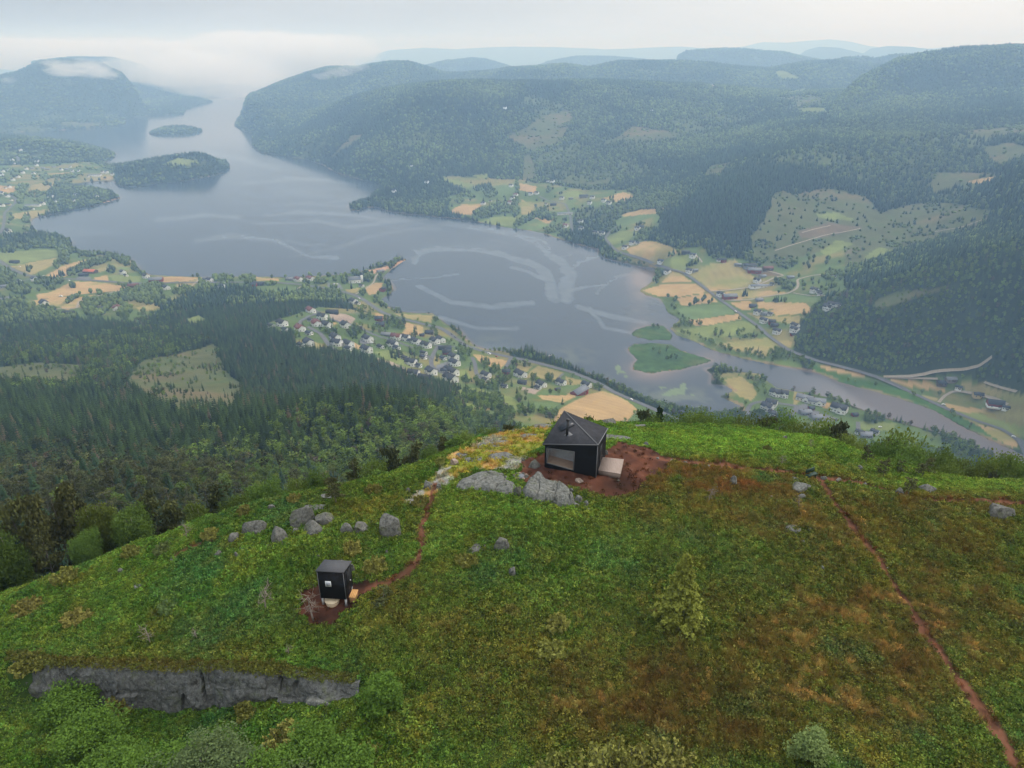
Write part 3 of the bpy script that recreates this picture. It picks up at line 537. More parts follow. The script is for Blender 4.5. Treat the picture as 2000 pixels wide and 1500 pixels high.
def hillcol(x, y, u, v):
    n1 = fbm(x / 5, y / 5, 61, 4); n2 = fbm(x / 1.6, y / 1.6, 62, 4); n3 = fbm(x / .5, y / .5, 63, 3)
    c = np.tile(np.array([.050, .095, .018]), (len(x), 1))
    c = mixc(c, (.092, .135, .028), .35 + n2 * .8)
    c = mixc(c, (.028, .088, .032), sstep(.0, .8, fbm(x / 3, y / 3, 66, 3)) * .5 + blobs(u, v, "1350,1080,200,90,.4 1000,1080,200,100,.35 1250,1240,90,60,.5") * sstep(-.5, .5, n2))
    br = blobs(u, v, "1500,1280,420,170,.72 1180,1400,300,100,.6 1850,1150,260,200,.55 1560,1010,420,60,.6 1700,1450,350,90,.35 750,1210,180,60,.25 860,1190,120,80,.35 200,1300,150,60,.3 420,1260,150,50,.35 1000,1300,250,80,.25 1300,960,150,50,.55 700,1000,200,60,.3 1850,960,200,40,.2")
    c = mixc(c, (.092, .062, .022), br * .9 * (1 + n2 * .7) + sstep(.25, .8, n2 * .5 + n1 * .5) * .35)
    c = mixc(c, (.115, .105, .022), sstep(.15, .7, fbm(x / 2.6, y / 2.6, 64, 3)) * .5)
    ml = fbm(x / 3.2, y / 2.4, 67, 4); c = c * (1 + .33 * ml)[:, None]; c = mixc(c, (.032, .085, .040), sstep(.2, .7, fbm(x / 4.5, y / 4.5, 165, 4)) * .55)
    tuft = blobs(u, v, "1500,1290,430,130,1 1100,1370,250,60,.6 1750,1250,150,200,.8 1650,1010,200,90,.5")
    c = mixc(c, (.33, .20, .085), np.clip(tuft, 0, 1) * sstep(.22, .6, fbm(x / .9, y / .9, 65, 3) + .4 * fbm(x / 4, y / 4, 166, 2)) * .45)
    red = blobs(u, v, "1330,915,130,28,.9 1420,940,150,25,.7 1560,945,120,22,.6 1250,1000,80,30,.45 1200,970,120,30,.5 1750,975,200,14,.35 850,960,60,40,.3 730,1140,60,30,.8 1440,965,120,20,.5")
    c = mixc(c, (.130, .062, .026), red * (.42 + n2 * .9 + n3 * .3))
    lush = blobs(u, v, "1450,865,330,28,1 1850,945,200,18,.8 1100,1000,220,28,.5 900,1000,60,40,.4")
    c = mixc(c, (.115, .19, .034), lush * (.8 + n2 * .5))
    bare = np.zeros(len(x))
    uj = u + 14 * n2; vj = v + 8 * n3 + 6 * n1
    s1 = inpoly(uj, vj, SOIL); c[s1] = mixc(mixc(np.tile(np.array([.125, .048, .028]), (s1.sum(), 1)), (.055, .027, .02), .5 + n2[s1] * .9), (.19, .12, .075), sstep(.35, .8, n3[s1]) * .6); bare[s1] = 1
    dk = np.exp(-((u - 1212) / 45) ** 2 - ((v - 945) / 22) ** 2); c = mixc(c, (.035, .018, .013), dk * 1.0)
    s2 = inpoly(uj, vj, SOIL2); c[s2] = mixc(np.tile(np.array([.035, .018, .013]), (s2.sum(), 1)), (.13, .05, .03), .35 + n2[s2]); bare[s2] = 1
    s3 = inpoly(uj, vj, OCHRE); k = sstep(-.25, .35, n2)[s3]
    c[s3] = mixc(np.tile(np.array([.19, .20, .035]), (s3.sum(), 1)), (.42, .24, .10), k); c[s3] = mixc(c[s3], (.28, .27, .25), sstep(.15, .3, fbm(x / 2.2, y / 2.2, 69, 3))[s3]); bare[s3] = np.maximum(.75, bare[s3])
    tm = trailmask(x, y); c = mixc(c, mixc(np.tile(np.array([.165, .07, .042]), (len(x), 1)), (.10, .045, .028), sstep(-.2, .5, n3)), tm * .95); c *= (1 - .25 * tm * (n3 > 0))[:, None]
    bare = np.maximum(bare, tm)
    return np.clip(c * (1.46 - .41 * bare[:, None]) * (1 + .22 * n3)[:, None], .004, .9), bare

# ------------------------------------------------------------------ the ground: one sheet to the horizon
def polar(n_fine, half, lr0, lr1, step):
    a = np.r_[np.linspace(-half, half, n_fine), np.linspace(half, 2 * math.pi - half, 120)[1:-1]]
    return a, np.exp(np.arange(lr0, lr1, step))
aa, rr = polar(1020, .93, math.log(8), math.log(25500), .0052)
GAz, GRr = np.meshgrid(aa, rr)
gx, gy = (GRr * np.sin(GAz)).ravel(), (GRr * np.cos(GAz)).ravel()
gz = ground(gx, gy)
gu, gv = proj(gx, gy, gz)
gr = GRr.ravel()
infr = (gy > 0) & (gu > -1200) & (gu < 3200)
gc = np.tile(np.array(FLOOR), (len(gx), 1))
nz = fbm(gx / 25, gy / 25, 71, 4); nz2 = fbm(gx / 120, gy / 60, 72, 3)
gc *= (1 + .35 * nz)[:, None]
ju = gu + nz * 2.0; jv = gv + fbm(gx / 25, gy / 25, 73, 3) * 1.2
far = infr & (gr > 150) & (hill(gx, gy)[1] > 25)
fi = np.nonzero(far)[0]
def zonekind(u, v, x, y, j=1.0):
    """index + 1 of the zone each place lies in; field edges are crisp, clearings have ragged edges"""
    s = np.clip(np.hypot(x, y) / 1500, .6, 2.2); a, b_ = fbm(x / 25, y / 25, 71, 3), fbm(x / 25, y / 25, 73, 3); a2, b2 = fbm(x / 70 / s, y / 70 / s, 74, 4), fbm(x / 70 / s, y / 70 / s, 75, 4)
    zk = np.zeros(len(u), int)
    for i, (k, poly) in enumerate(ZP):
        if k == 'O': zk[inpoly(u + 16 * a2, v + 7 * b2, poly)] = i + 1
        else: zk[inpoly(u + 1.6 * a * j, v + 1.0 * b_ * j, poly)] = i + 1
    return zk
def thinwood(x, y, u, v):
    return sstep(.30, .62, fbm(x / 190, y / 190, 111, 4) + .25 * blobs(u, v, "1150,310,250,60,1 1700,520,300,80,1 1350,230,200,50,1 1900,300,150,80,1 450,720,100,60,1")) * sstep(1000, 1400, np.hypot(x, y))
zk = zonekind(gu[fi], gv[fi], gx[fi], gy[fi])
tw = thinwood(gx[fi], gy[fi], gu[fi], gv[fi]); gc[fi] = mixc(gc[fi], (.085, .105, .042), tw)
for i, (k, poly) in enumerate(ZP):
    m = fi[zk == i + 1]
    if len(m) == 0: continue
    c = np.array(PAL[k]); w = .22 if k in 'TYL' else .3
    cc = c * (1 + w * nz[m] + .18 * nz2[m])[:, None]
    if k in 'TY':                               # mown strips and green flushes
        th = 2.1 * hash2(np.array([i]), np.array([3]), 5)[0]
        st = np.sin((gx[m] * math.cos(th) + gy[m] * math.sin(th)) / 2.4 + 2 * nz[m])
        cc = cc * (1 + .05 * st)[:, None]; cc = mixc(cc, (.17, .19, .06), sstep(.1, .6, nz2[m] + .4 * nz[m]) * .7)
    if k in 'O':
        cc = mixc(cc, (.17, .115, .07), sstep(-.1, .6, nz2[m])*.6); cc = mixc(cc, (.06, .09, .03), sstep(.1, .5, nz[m]) * .6)
    if k in 'GH': cc = mixc(cc, (.27, .2, .085), sstep(.0, .55, nz2[m] - nz[m] * .5) * .6)
    gc[m] = cc
# sand and gravel along the waterline
sh = shore(gx, gy); m = (np.abs(sh + 1.5) < 3) & (gr > 500); gc[m] = mixc(gc[m], (.26, .17, .11), .75 * sstep(-.2, .5, nz[m]) )
for k in REEDY:
    m = inpoly(gx, gy, IW[k]) & (sh < 0); n9 = fbm(gx[m] / 9, gy[m] / 5, 121, 4); gc[m] = mixc(np.array([.050, .092, .030]) * (1 + .5 * n9)[:, None], (.11, .12, .05), sstep(.1, .7, fbm(gx[m] / 30, gy[m] / 30, 122, 3)) * .6)
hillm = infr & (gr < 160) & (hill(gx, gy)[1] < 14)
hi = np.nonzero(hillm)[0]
gc[hi], _b = hillcol(gx[hi], gy[hi], gu[hi], gv[hi]); gc[hi] *= (.45 + .55 * np.clip(_b, 0, 1))[:, None]  # shade between tufts painted in: ground colour darkened wherever tufts cover it
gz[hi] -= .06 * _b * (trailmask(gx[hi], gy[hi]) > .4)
na, nr_ = len(aa), len(rr)
idx = np.arange(nr_ * na).reshape(nr_, na)
q = np.stack([idx[:-1, :], np.roll(idx, -1, 1)[:-1, :], np.roll(idx, -1, 1)[1:, :], idx[1:, :]], -1).reshape(-1, 4)
gverts = np.c_[gx, gy, gz]; cen = len(gverts)
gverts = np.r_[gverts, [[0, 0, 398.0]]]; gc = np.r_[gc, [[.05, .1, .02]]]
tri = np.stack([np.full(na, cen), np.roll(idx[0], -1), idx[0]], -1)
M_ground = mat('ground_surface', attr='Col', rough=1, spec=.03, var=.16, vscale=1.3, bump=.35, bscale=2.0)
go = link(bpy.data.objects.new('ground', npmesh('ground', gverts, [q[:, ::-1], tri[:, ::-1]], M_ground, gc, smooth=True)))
tag(go, kind='structure')

# ------------------------------------------------------------------ water: one sheet at lake level, sheen of calm slicks painted into its colour
SLICK_SHEEN = [("650,490 700,470 760,455 820,448 860,447", 3), ("560,500 640,487 700,468 760,452 800,436", 3), ("600,398 680,392 740,382 775,370", 3), ("560,402 600,399 640,402 690,405 740,402", 3), ("500,437 560,436 620,432 680,445 720,440 780,430 830,428", 4),
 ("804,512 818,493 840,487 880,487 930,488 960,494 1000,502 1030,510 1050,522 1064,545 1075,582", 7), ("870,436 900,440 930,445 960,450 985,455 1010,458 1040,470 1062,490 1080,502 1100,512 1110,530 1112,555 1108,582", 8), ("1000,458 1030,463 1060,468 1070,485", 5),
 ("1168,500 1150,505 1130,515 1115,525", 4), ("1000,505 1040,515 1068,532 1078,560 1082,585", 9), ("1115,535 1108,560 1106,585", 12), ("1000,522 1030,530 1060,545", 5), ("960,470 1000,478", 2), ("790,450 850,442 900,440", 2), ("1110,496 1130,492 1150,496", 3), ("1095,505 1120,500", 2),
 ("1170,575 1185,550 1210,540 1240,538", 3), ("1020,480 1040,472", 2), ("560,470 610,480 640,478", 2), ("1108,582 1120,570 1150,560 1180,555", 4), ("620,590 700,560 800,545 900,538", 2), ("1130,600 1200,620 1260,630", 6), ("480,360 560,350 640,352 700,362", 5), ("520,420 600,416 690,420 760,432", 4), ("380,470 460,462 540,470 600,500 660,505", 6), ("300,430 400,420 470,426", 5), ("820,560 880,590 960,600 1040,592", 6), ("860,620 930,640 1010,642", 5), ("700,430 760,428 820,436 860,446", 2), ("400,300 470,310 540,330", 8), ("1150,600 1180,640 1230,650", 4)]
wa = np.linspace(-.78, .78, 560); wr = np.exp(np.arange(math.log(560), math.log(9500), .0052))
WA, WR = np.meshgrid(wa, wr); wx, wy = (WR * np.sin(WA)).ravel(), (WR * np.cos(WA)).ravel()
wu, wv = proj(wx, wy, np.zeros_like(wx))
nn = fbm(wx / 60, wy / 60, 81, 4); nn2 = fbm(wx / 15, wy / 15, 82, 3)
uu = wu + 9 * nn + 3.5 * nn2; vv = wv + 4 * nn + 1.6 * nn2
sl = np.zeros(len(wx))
for s, w in SLICK_SHEEN:
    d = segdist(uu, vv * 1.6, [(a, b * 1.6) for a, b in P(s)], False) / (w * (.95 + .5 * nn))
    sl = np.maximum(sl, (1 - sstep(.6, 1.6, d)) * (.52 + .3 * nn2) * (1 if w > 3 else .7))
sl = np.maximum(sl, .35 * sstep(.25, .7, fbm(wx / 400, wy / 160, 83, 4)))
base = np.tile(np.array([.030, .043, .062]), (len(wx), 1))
base = mixc(base, (.115, .145, .175), sl)  # brighter reflection of the calm streaks, painted as a lighter base colour
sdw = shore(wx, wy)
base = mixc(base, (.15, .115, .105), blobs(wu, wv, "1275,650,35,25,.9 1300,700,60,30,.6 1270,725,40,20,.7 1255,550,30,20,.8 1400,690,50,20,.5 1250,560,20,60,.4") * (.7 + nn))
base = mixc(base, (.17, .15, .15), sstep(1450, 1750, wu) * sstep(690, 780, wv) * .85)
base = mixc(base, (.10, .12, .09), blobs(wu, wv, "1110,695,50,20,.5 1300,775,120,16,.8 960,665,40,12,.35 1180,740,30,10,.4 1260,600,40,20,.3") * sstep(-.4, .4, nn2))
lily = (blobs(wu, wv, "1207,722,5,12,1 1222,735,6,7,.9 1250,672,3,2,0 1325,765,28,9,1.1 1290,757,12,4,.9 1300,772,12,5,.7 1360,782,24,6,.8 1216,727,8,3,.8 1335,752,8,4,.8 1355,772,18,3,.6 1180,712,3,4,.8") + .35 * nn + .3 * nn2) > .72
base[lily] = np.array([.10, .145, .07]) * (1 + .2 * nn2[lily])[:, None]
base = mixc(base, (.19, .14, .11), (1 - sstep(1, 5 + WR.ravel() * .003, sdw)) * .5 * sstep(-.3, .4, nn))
idw = np.arange(len(wx)).reshape(WA.shape)
qw = np.stack([idw[:-1, :-1], idw[:-1, 1:], idw[1:, 1:], idw[1:, :-1]], -1).reshape(-1, 4)
M_water = bpy.data.materials.new('lake_water'); M_water.use_nodes = True
t = M_water.node_tree; b = t.nodes['Principled BSDF']; b.inputs['IOR'].default_value = 1.33; b.inputs['Specular IOR Level'].default_value = .4
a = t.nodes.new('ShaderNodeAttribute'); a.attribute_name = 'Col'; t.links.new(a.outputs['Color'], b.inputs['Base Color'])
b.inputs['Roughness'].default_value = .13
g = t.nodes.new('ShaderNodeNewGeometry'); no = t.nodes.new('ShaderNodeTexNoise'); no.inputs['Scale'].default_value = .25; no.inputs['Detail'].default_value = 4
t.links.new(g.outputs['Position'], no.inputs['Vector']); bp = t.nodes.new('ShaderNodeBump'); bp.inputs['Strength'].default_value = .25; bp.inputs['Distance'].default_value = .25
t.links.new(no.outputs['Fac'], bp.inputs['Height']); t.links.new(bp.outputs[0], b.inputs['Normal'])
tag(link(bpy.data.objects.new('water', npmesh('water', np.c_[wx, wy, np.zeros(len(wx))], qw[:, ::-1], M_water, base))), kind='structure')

# ------------------------------------------------------------------ haze round camera and scene; the sky stays outside
hm = bpy.data.materials.new('haze_air'); hm.use_nodes = True; t = hm.node_tree; t.nodes.remove(t.nodes['Principled BSDF'])
pv = t.nodes.new('ShaderNodeVolumePrincipled'); pv.inputs['Density'].default_value = HAZE_DENSITY
pv.inputs['Color'].default_value = (.42, .66, 1.0, 1); pv.inputs['Anisotropy'].default_value = 0.1; pv.inputs['Absorption Color'].default_value = (1, 1, 1, 1)
t.links.new(pv.outputs[0], t.nodes['Material Output'].inputs['Volume'])
s = 27000; z0, z1 = -14, 640
hv = [(x, y, z) for z in (z0, z1) for x, y in ((-s, -s), (s, -s), (s, s), (-s, s))]
hf = np.array([(0, 3, 2, 1), (4, 5, 6, 7), (0, 1, 5, 4), (1, 2, 6, 5), (2, 3, 7, 6), (3, 0, 4, 7)])
tag(link(bpy.data.objects.new('haze', npmesh('haze', hv, hf, hm))), kind='stuff')
M_mist = bpy.data.materials.new('mist'); M_mist.use_nodes = True; t = M_mist.node_tree; t.nodes.remove(t.nodes['Principled BSDF'])
pv = t.nodes.new('ShaderNodeVolumePrincipled'); pv.inputs['Density'].default_value = .0034; pv.inputs['Color'].default_value = (.97, .98, 1, 1); pv.inputs['Absorption Color'].default_value = (1, 1, 1, 1); pv.inputs['Anisotropy'].default_value = .3
t.links.new(pv.outputs[0], t.nodes['Material Output'].inputs['Volume'])
M_mist2 = M_mist.copy(); M_mist2.name = 'thin_mist'; M_mist2.node_tree.nodes['Principled Volume'].inputs['Density'].default_value = .0026
import bmesh
_bm = bmesh.new(); bmesh.ops.create_icosphere(_bm, subdivisions=5, radius=1); MV = np.array([q.co[:] for q in _bm.verts]); MF = np.array([[a.index for a in q.verts] for q in _bm.faces]); _bm.free()
MIST = [(150, 135, 5000, 52, 11, 0), (118, 127, 5080, 30, 9, 0), (205, 146, 4900, 26, 8, 0), (135, 142, 4880, 30, 7, 0), (95, 122, 5120, 16, 6, 0), (190, 140, 4950, 34, 10, 0), (172, 124, 5050, 30, 8, 0), (15, 157, 4900, 13, 5, 0), (655, 142, 4750, 26, 7, 0), (628, 149, 4700, 17, 5, 0), (690, 131, 4800, 26, 8, 0),
        (560, 112, 8200, 120, 38, 1), (420, 150, 6600, 120, 40, 1), (640, 100, 8000, 90, 30, 1), (500, 160, 8800, 90, 26, 1), (700, 95, 7800, 40, 22, 1), (330, 135, 6500, 110, 30, 1), (480, 120, 9500, 160, 50, 1), (250, 110, 9300, 160, 28, 1), (90, 105, 9600, 170, 26, 1)]
for i, (u, v, d_, ru, rv, k) in enumerate(MIST):
    x_, z_ = map(float, at_y(u, v, d_)); rx, rz_ = ru * d_ / FPX, rv * d_ / FPX
    dis = 1 + (.3 if k else .62) * (fbm(MV[:, 0] * 2.3 + MV[:, 2] * 1.5 + i, MV[:, 1] * 2.3 - MV[:, 2] * 1.3, 400 + i, 4)) + .16 * fbm(MV[:, 0] * 6 + MV[:, 2] * 4, MV[:, 1] * 6 - MV[:, 2] * 3, 430 + i, 3)
    p_ = MV * dis[:, None] * [rx, rx * .7, rz_] + [x_, d_, z_]; p_[:, 2] = np.minimum(p_[:, 2], 634)
    tag(link(bpy.data.objects.new('mist', npmesh('mist', p_, MF, M_mist2 if k else M_mist))), 'low cloud drifting over the hills at the head of the lake' if k else 'small white cloud clinging to a hilltop', kind='stuff')
print('base done', time.time() - T0)

# ------------------------------------------------------------------ plants: mesh builders
class MB:
    def __init__(s): s.v = []; s.q = []; s.t = []; s.n = 0
    def add(s, v, q=None, t=None):
        v = np.asarray(v, float).reshape(-1, 3)
        if q is not None and len(q): s.q.append(np.asarray(q, int) + s.n)
        if t is not None and len(t): s.t.append(np.asarray(t, int) + s.n)
        s.v.append(v); s.n += len(v)
    def tube(s, pts, rad, k=6):
        pts = np.asarray(pts, float); a = np.linspace(0, 2 * math.pi, k, endpoint=False); vs = []
        for i, p in enumerate(pts):
            d = pts[min(i + 1, len(pts) - 1)] - pts[max(i - 1, 0)]; d /= np.linalg.norm(d) + 1e-9
            u = np.cross(d, [0.3, 1, 0.1]); u /= np.linalg.norm(u) + 1e-9; w = np.cross(d, u)
            vs.append(p + rad[i] * (np.cos(a)[:, None] * u + np.sin(a)[:, None] * w))
        m = len(pts); ids = np.arange(m * k).reshape(m, k); nx = np.roll(ids, -1, 1)
        q = np.stack([ids[:-1], nx[:-1], nx[1:], ids[1:]], -1).reshape(-1, 4)
        s.add(np.concatenate(vs), q, [(ids[-1, 0], ids[-1, i], ids[-1, i + 1]) for i in range(1, k - 1)] + [(ids[0, 0], ids[0, i + 1], ids[0, i]) for i in range(1, k - 1)])
    def box(s, x0, y0, z0, x1, y1, z1):
        v = [(x, y, z) for z in (z0, z1) for x, y in ((x0, y0), (x1, y0), (x1, y1), (x0, y1))]
        s.add(v, [(0, 3, 2, 1), (4, 5, 6, 7), (0, 1, 5, 4), (1, 2, 6, 5), (2, 3, 7, 6), (3, 0, 4, 7)])
    def prism(s, bot, top):               # two matching rings
        n = len(bot); s.add(list(bot) + list(top), [(i, (i + 1) % n, n + (i + 1) % n, n + i) for i in range(n)],
                            [(0, i + 1, i) for i in range(1, n - 1)] + [(n, n + i, n + i + 1) for i in range(1, n - 1)])
    def leaves(s, p, size, rng, upb=.35):
        n = len(p); a = rng.normal(size=(n, 3)); a[:, 2] *= upb; a /= np.linalg.norm(a, axis=1)[:, None]
        b = rng.normal(size=(n, 3)); b -= (b * a).sum(1)[:, None] * a; b /= np.linalg.norm(b, axis=1)[:, None]
        sz = size * rng.uniform(.6, 1.3, n)[:, None]; a = a * sz * .62; b = b * sz * .42
        v = np.stack([p - a, p + b * .9 - a * .1, p + a, p - b * .9 - a * .1], 1).reshape(-1, 3)
        s.add(v, np.arange(4 * n).reshape(n, 4))
    def mesh(s, name, m, smooth=False):
        return npmesh(name, np.concatenate(s.v), [np.concatenate(x) for x in (s.q, s.t) if x], m, smooth=smooth)
    def build(s, name, m, parent=None, smooth=False):
        return link(bpy.data.objects.new(name, s.mesh(name, m, smooth)), parent)
def RG(s): return np.random.default_rng(s)
def clumps(rng, c, r, n, m, shell=.55):
    """m clump centres inside an ellipsoid c, r, with n leaves in each"""
    d = rng.normal(size=(m, 3)); d /= np.linalg.norm(d, axis=1)[:, None]
    cc = c + d * np.asarray(r) * rng.uniform(shell, 1, (m, 1)); k = min(r) * rng.uniform(.28, .5, m)
    p = cc[:, None] + rng.normal(size=(m, n, 3)).clip(-1.7, 1.7) * k[:, None, None] * .6 * np.array([1, 1, .7])
    return cc, p.reshape(-1, 3)
def birch(seed, h=6, w=2.0, nl=900, ls=.22, lean=0., bare=.25, fork=1):
    rng = RG(seed); tr, cr = MB(), MB(); ax = np.array([lean, 0, 1.0])
    for f in range(fork):
        off = np.array([rng.uniform(-.5, .5), rng.uniform(-.5, .5), 0]) * (fork > 1) * w * .6
        hh = h * rng.uniform(.8, 1) if f else h
        ts = np.linspace(0, 1, 6); pts = [off * t + ax * hh * .85 * t + np.array([math.sin(t * 5 + seed) * .03 * h, math.cos(t * 4 + seed) * .03 * h, 0]) * t for t in ts]
        tr.tube(pts, .016 * h * (1 - ts * .85) + .01, 7)
        for i in range(9):
            t = rng.uniform(bare, .85); p0 = np.array([np.interp(t, ts, [p[j] for p in pts]) for j in range(3)])
            an = rng.uniform(0, 6.28); ln = w * rng.uniform(.5, .95) * (1.15 - t * .6)
            e = p0 + np.array([math.cos(an) * ln, math.sin(an) * ln, ln * rng.uniform(.3, .8)])
            tr.tube([p0, (p0 + e) / 2 + [0, 0, .06 * h], e], [.006 * h, .004 * h, .002 * h], 4)
            p = e + rng.normal(size=(nl // 14, 3)).clip(-1.5, 1.5) * w * np.array([.24, .24, .17]); cr.leaves(p, ls, rng)
        c = off + ax * h * (bare + 1) / 2
        for q_ in range(5):
            a_ = rng.uniform(0, 6.28); f_ = rng.uniform(.15, .62) if q_ else 0; zc_ = h * (bare + (1 - bare) * rng.uniform(.3, .62)) if q_ else h * (1 + bare) * .5; s_ = rng.uniform(.36, .55) if q_ else .5
            _, p = clumps(rng, off + np.array([math.cos(a_) * w * f_, math.sin(a_) * w * f_, zc_]), (w * s_, w * s_, h * (1 - bare) * (rng.uniform(.22, .34) if q_ else .44)), max(4, nl // 250), 42)
            cr.leaves(p, ls, rng)
    return tr, cr
def spruce(seed, h=14, w=2.4, tiers=14, per=9, fine=0, ls=.3, gap=.06):
    rng = RG(seed); tr, cr = MB(), MB(); ts = np.linspace(0, 1, 4)
    tr.tube([(0, 0, h * t) for t in ts], .011 * h * (1 - ts * .95) + .01, 6)
    for i in range(tiers):
        t = gap + (1 - gap) * (i / tiers) ** .9; z = h * t; ln = w * (1 - t) ** .75 * rng.uniform(.8, 1.1) + .08
        k = max(4, int(per * (1.1 - t * .5))); a0 = rng.uniform(0, 6.28)
        for j in range(k):
            if rng.random() < .08: continue
            a = a0 + j * 6.283 / k + rng.uniform(-.25, .25); l = ln * rng.uniform(.7, 1.15); dz = -l * rng.uniform(.18, .42) + .0
            d = np.array([math.cos(a), math.sin(a), 0]); sd_ = np.array([-d[1], d[0], 0]); b = l * .30 + .05
            p0 = np.array([0, 0, z + l * .12]); tip = p0 + d * l + [0, 0, dz]; mid = p0 + d * l * .55 + [0, 0, dz * .25]
            lo = np.array([0, 0, -b * .55])
            if fine:
                m = fine; q = rng.uniform(.1, 1, m); base = p0 + (tip - p0) * q[:, None]
                base = base + sd_ * (rng.uniform(-1, 1, m) * b * (1.15 - q))[:, None] + np.c_[np.zeros(m), np.zeros(m), -rng.uniform(0, .25, m) * b]
                cr.leaves(base, ls, rng, .5)
            else:
                cr.add([p0, mid + sd_ * b + lo, tip + [0, 0, -b * .2], mid - sd_ * b + lo, mid + [0, 0, b * .25]], None, [(0, 1, 4), (1, 2, 4), (2, 3, 4), (3, 0, 4)])
    return tr, cr
def pine(seed, h=9, w=2.6, nl=700, ls=.3):
    rng = RG(seed); tr, cr = MB(), MB(); ts = np.linspace(0, 1, 7)
    pts = [np.array([math.sin(t * 4 + seed) * .05 * h * t, math.cos(t * 3 + seed * 2) * .04 * h * t, h * .9 * t]) for t in ts]
    tr.tube(pts, .02 * h * (1 - ts * .8), 7)
    m = 15
    for i in range(m):
        t = rng.uniform(.35, 1.0); p0 = np.array([np.interp(t, ts, [p[j] for p in pts]) for j in range(3)]); a = rng.uniform(0, 6.28)
        ln = w * rng.uniform(.45, 1) * (1.25 - t * .75); e = p0 + [math.cos(a) * ln, math.sin(a) * ln, ln * rng.uniform(.0, .35)]
        tr.tube([p0, (p0 + e) / 2 + [0, 0, .05 * ln], e], [.007 * h, .005 * h, .003 * h], 4)
        for q in (.6, 1):
            pc = p0 + (e - p0) * q; p = pc + rng.normal(size=(nl // (2 * m), 3)) * np.array([.3, .3, .13]) * w * .42; cr.leaves(p, ls, rng, .6)
    return tr, cr
def juniper(seed, h=2.2, w=1.3, n=26, nl=38, ls=.16):
    rng = RG(seed); tr, cr = MB(), MB()
    for i in range(n):
        a = rng.uniform(0, 6.28); l = w * math.sqrt(rng.random()); ht = h * (1 - .55 * (l / w) ** 1.5) * rng.uniform(.7, 1.08)
        b = np.array([math.cos(a) * l * .5, math.sin(a) * l * .5, 0]); e = np.array([math.cos(a) * l, math.sin(a) * l, ht])
        tr.tube([b, (b + e) / 2, e], [.03, .02, .01], 4)
        q = rng.uniform(.15, 1.03, nl); p = b + (e - b) * q[:, None] + rng.normal(size=(nl, 3)) * (.13 * w) * (1.2 - q)[:, None]; cr.leaves(p, ls, rng, 1.5)
    return tr, cr
def deadtree(seed, h=2.2, n=16, crown=.5):
    rng = RG(seed); tr = MB(); ts = np.linspace(0, 1, 5); pts = [np.array([math.sin(t * 3 + seed) * .12 * h * t, math.cos(t * 5 + seed) * .08 * h * t, h * t]) for t in ts]
    tr.tube(pts, .028 * h * (1 - ts * .85) + .008, 6)
    for i in range(n):
        t = rng.uniform(crown * .6, 1); p0 = np.array([np.interp(t, ts, [p[j] for p in pts]) for j in range(3)]); a = rng.uniform(0, 6.28); l = h * rng.uniform(.15, .42)
        e = p0 + [math.cos(a) * l, math.sin(a) * l, l * rng.uniform(-.2, .5)]; m_ = (p0 + e) / 2 + rng.normal(size=3) * .05 * h
        tr.tube([p0, m_, e], [.012 * h, .008 * h, .004 * h], 4)
        for k in range(3):
            f = m_ + (e - m_) * rng.random() + rng.normal(size=3) * .11 * h; tr.tube([m_ + (e - m_) * .3, f], [.006 * h, .003 * h], 3)
    return tr

M_bark = mat('bark_grey', (.13, .115, .095), .95, spec=.1, var=.4, vscale=6, bump=.4)
M_birchbark = mat('bark_birch', (.26, .24, .21), .9, spec=.1, var=.5, vscale=5, bump=.3)
M_deadwood = mat('dead_wood', (.24, .20, .165), .95, spec=.1, var=.35, vscale=9, bump=.3)
M_leaf = mat('birch_leaves', (.125, .185, .036), .85, spec=.08, objvar=.3, trans=.25)
M_spruce = mat('spruce_needles', (.026, .050, .019), .8, spec=.15, objvar=.3)
M_pine = mat('pine_needles', (.070, .078, .026), .8, spec=.15, objvar=.3)
M_juni = mat('juniper_needles', (.20, .20, .048), .9, spec=.04, objvar=.25, var=.3, vscale=2.5)
M_youngspruce = mat('young_spruce_needles', (.23, .26, .05), .9, spec=.04, objvar=.1, var=.35, vscale=1.6)
M_willow = mat('willow_leaves', (.17, .24, .08), .85, spec=.08, objvar=.25, trans=.25)
M_inst = mat('tree_foliage', inst='tint', rough=.95, spec=.05)
M_instlf = mat('heath_leaves', inst='tint', rough=.9, spec=.06, trans=.15)

# ------------------------------------------------------------------ trees: where they stand
hcum = (VAL - CZ) / GR; HCM = np.maximum.accumulate(hcum, axis=1)
nearcut = np.where((GR < 150), -9, 0)
def seen(x, y, ztop, back=25.0):
    r = np.hypot(x, y)
    c = bil(HCM, AZ0, AZ1, LR0, LR1, np.arctan2(x, y), np.log(np.maximum(r - np.maximum(back, r * .02), 41)))
    return (ztop - CZ) / r > c - .002
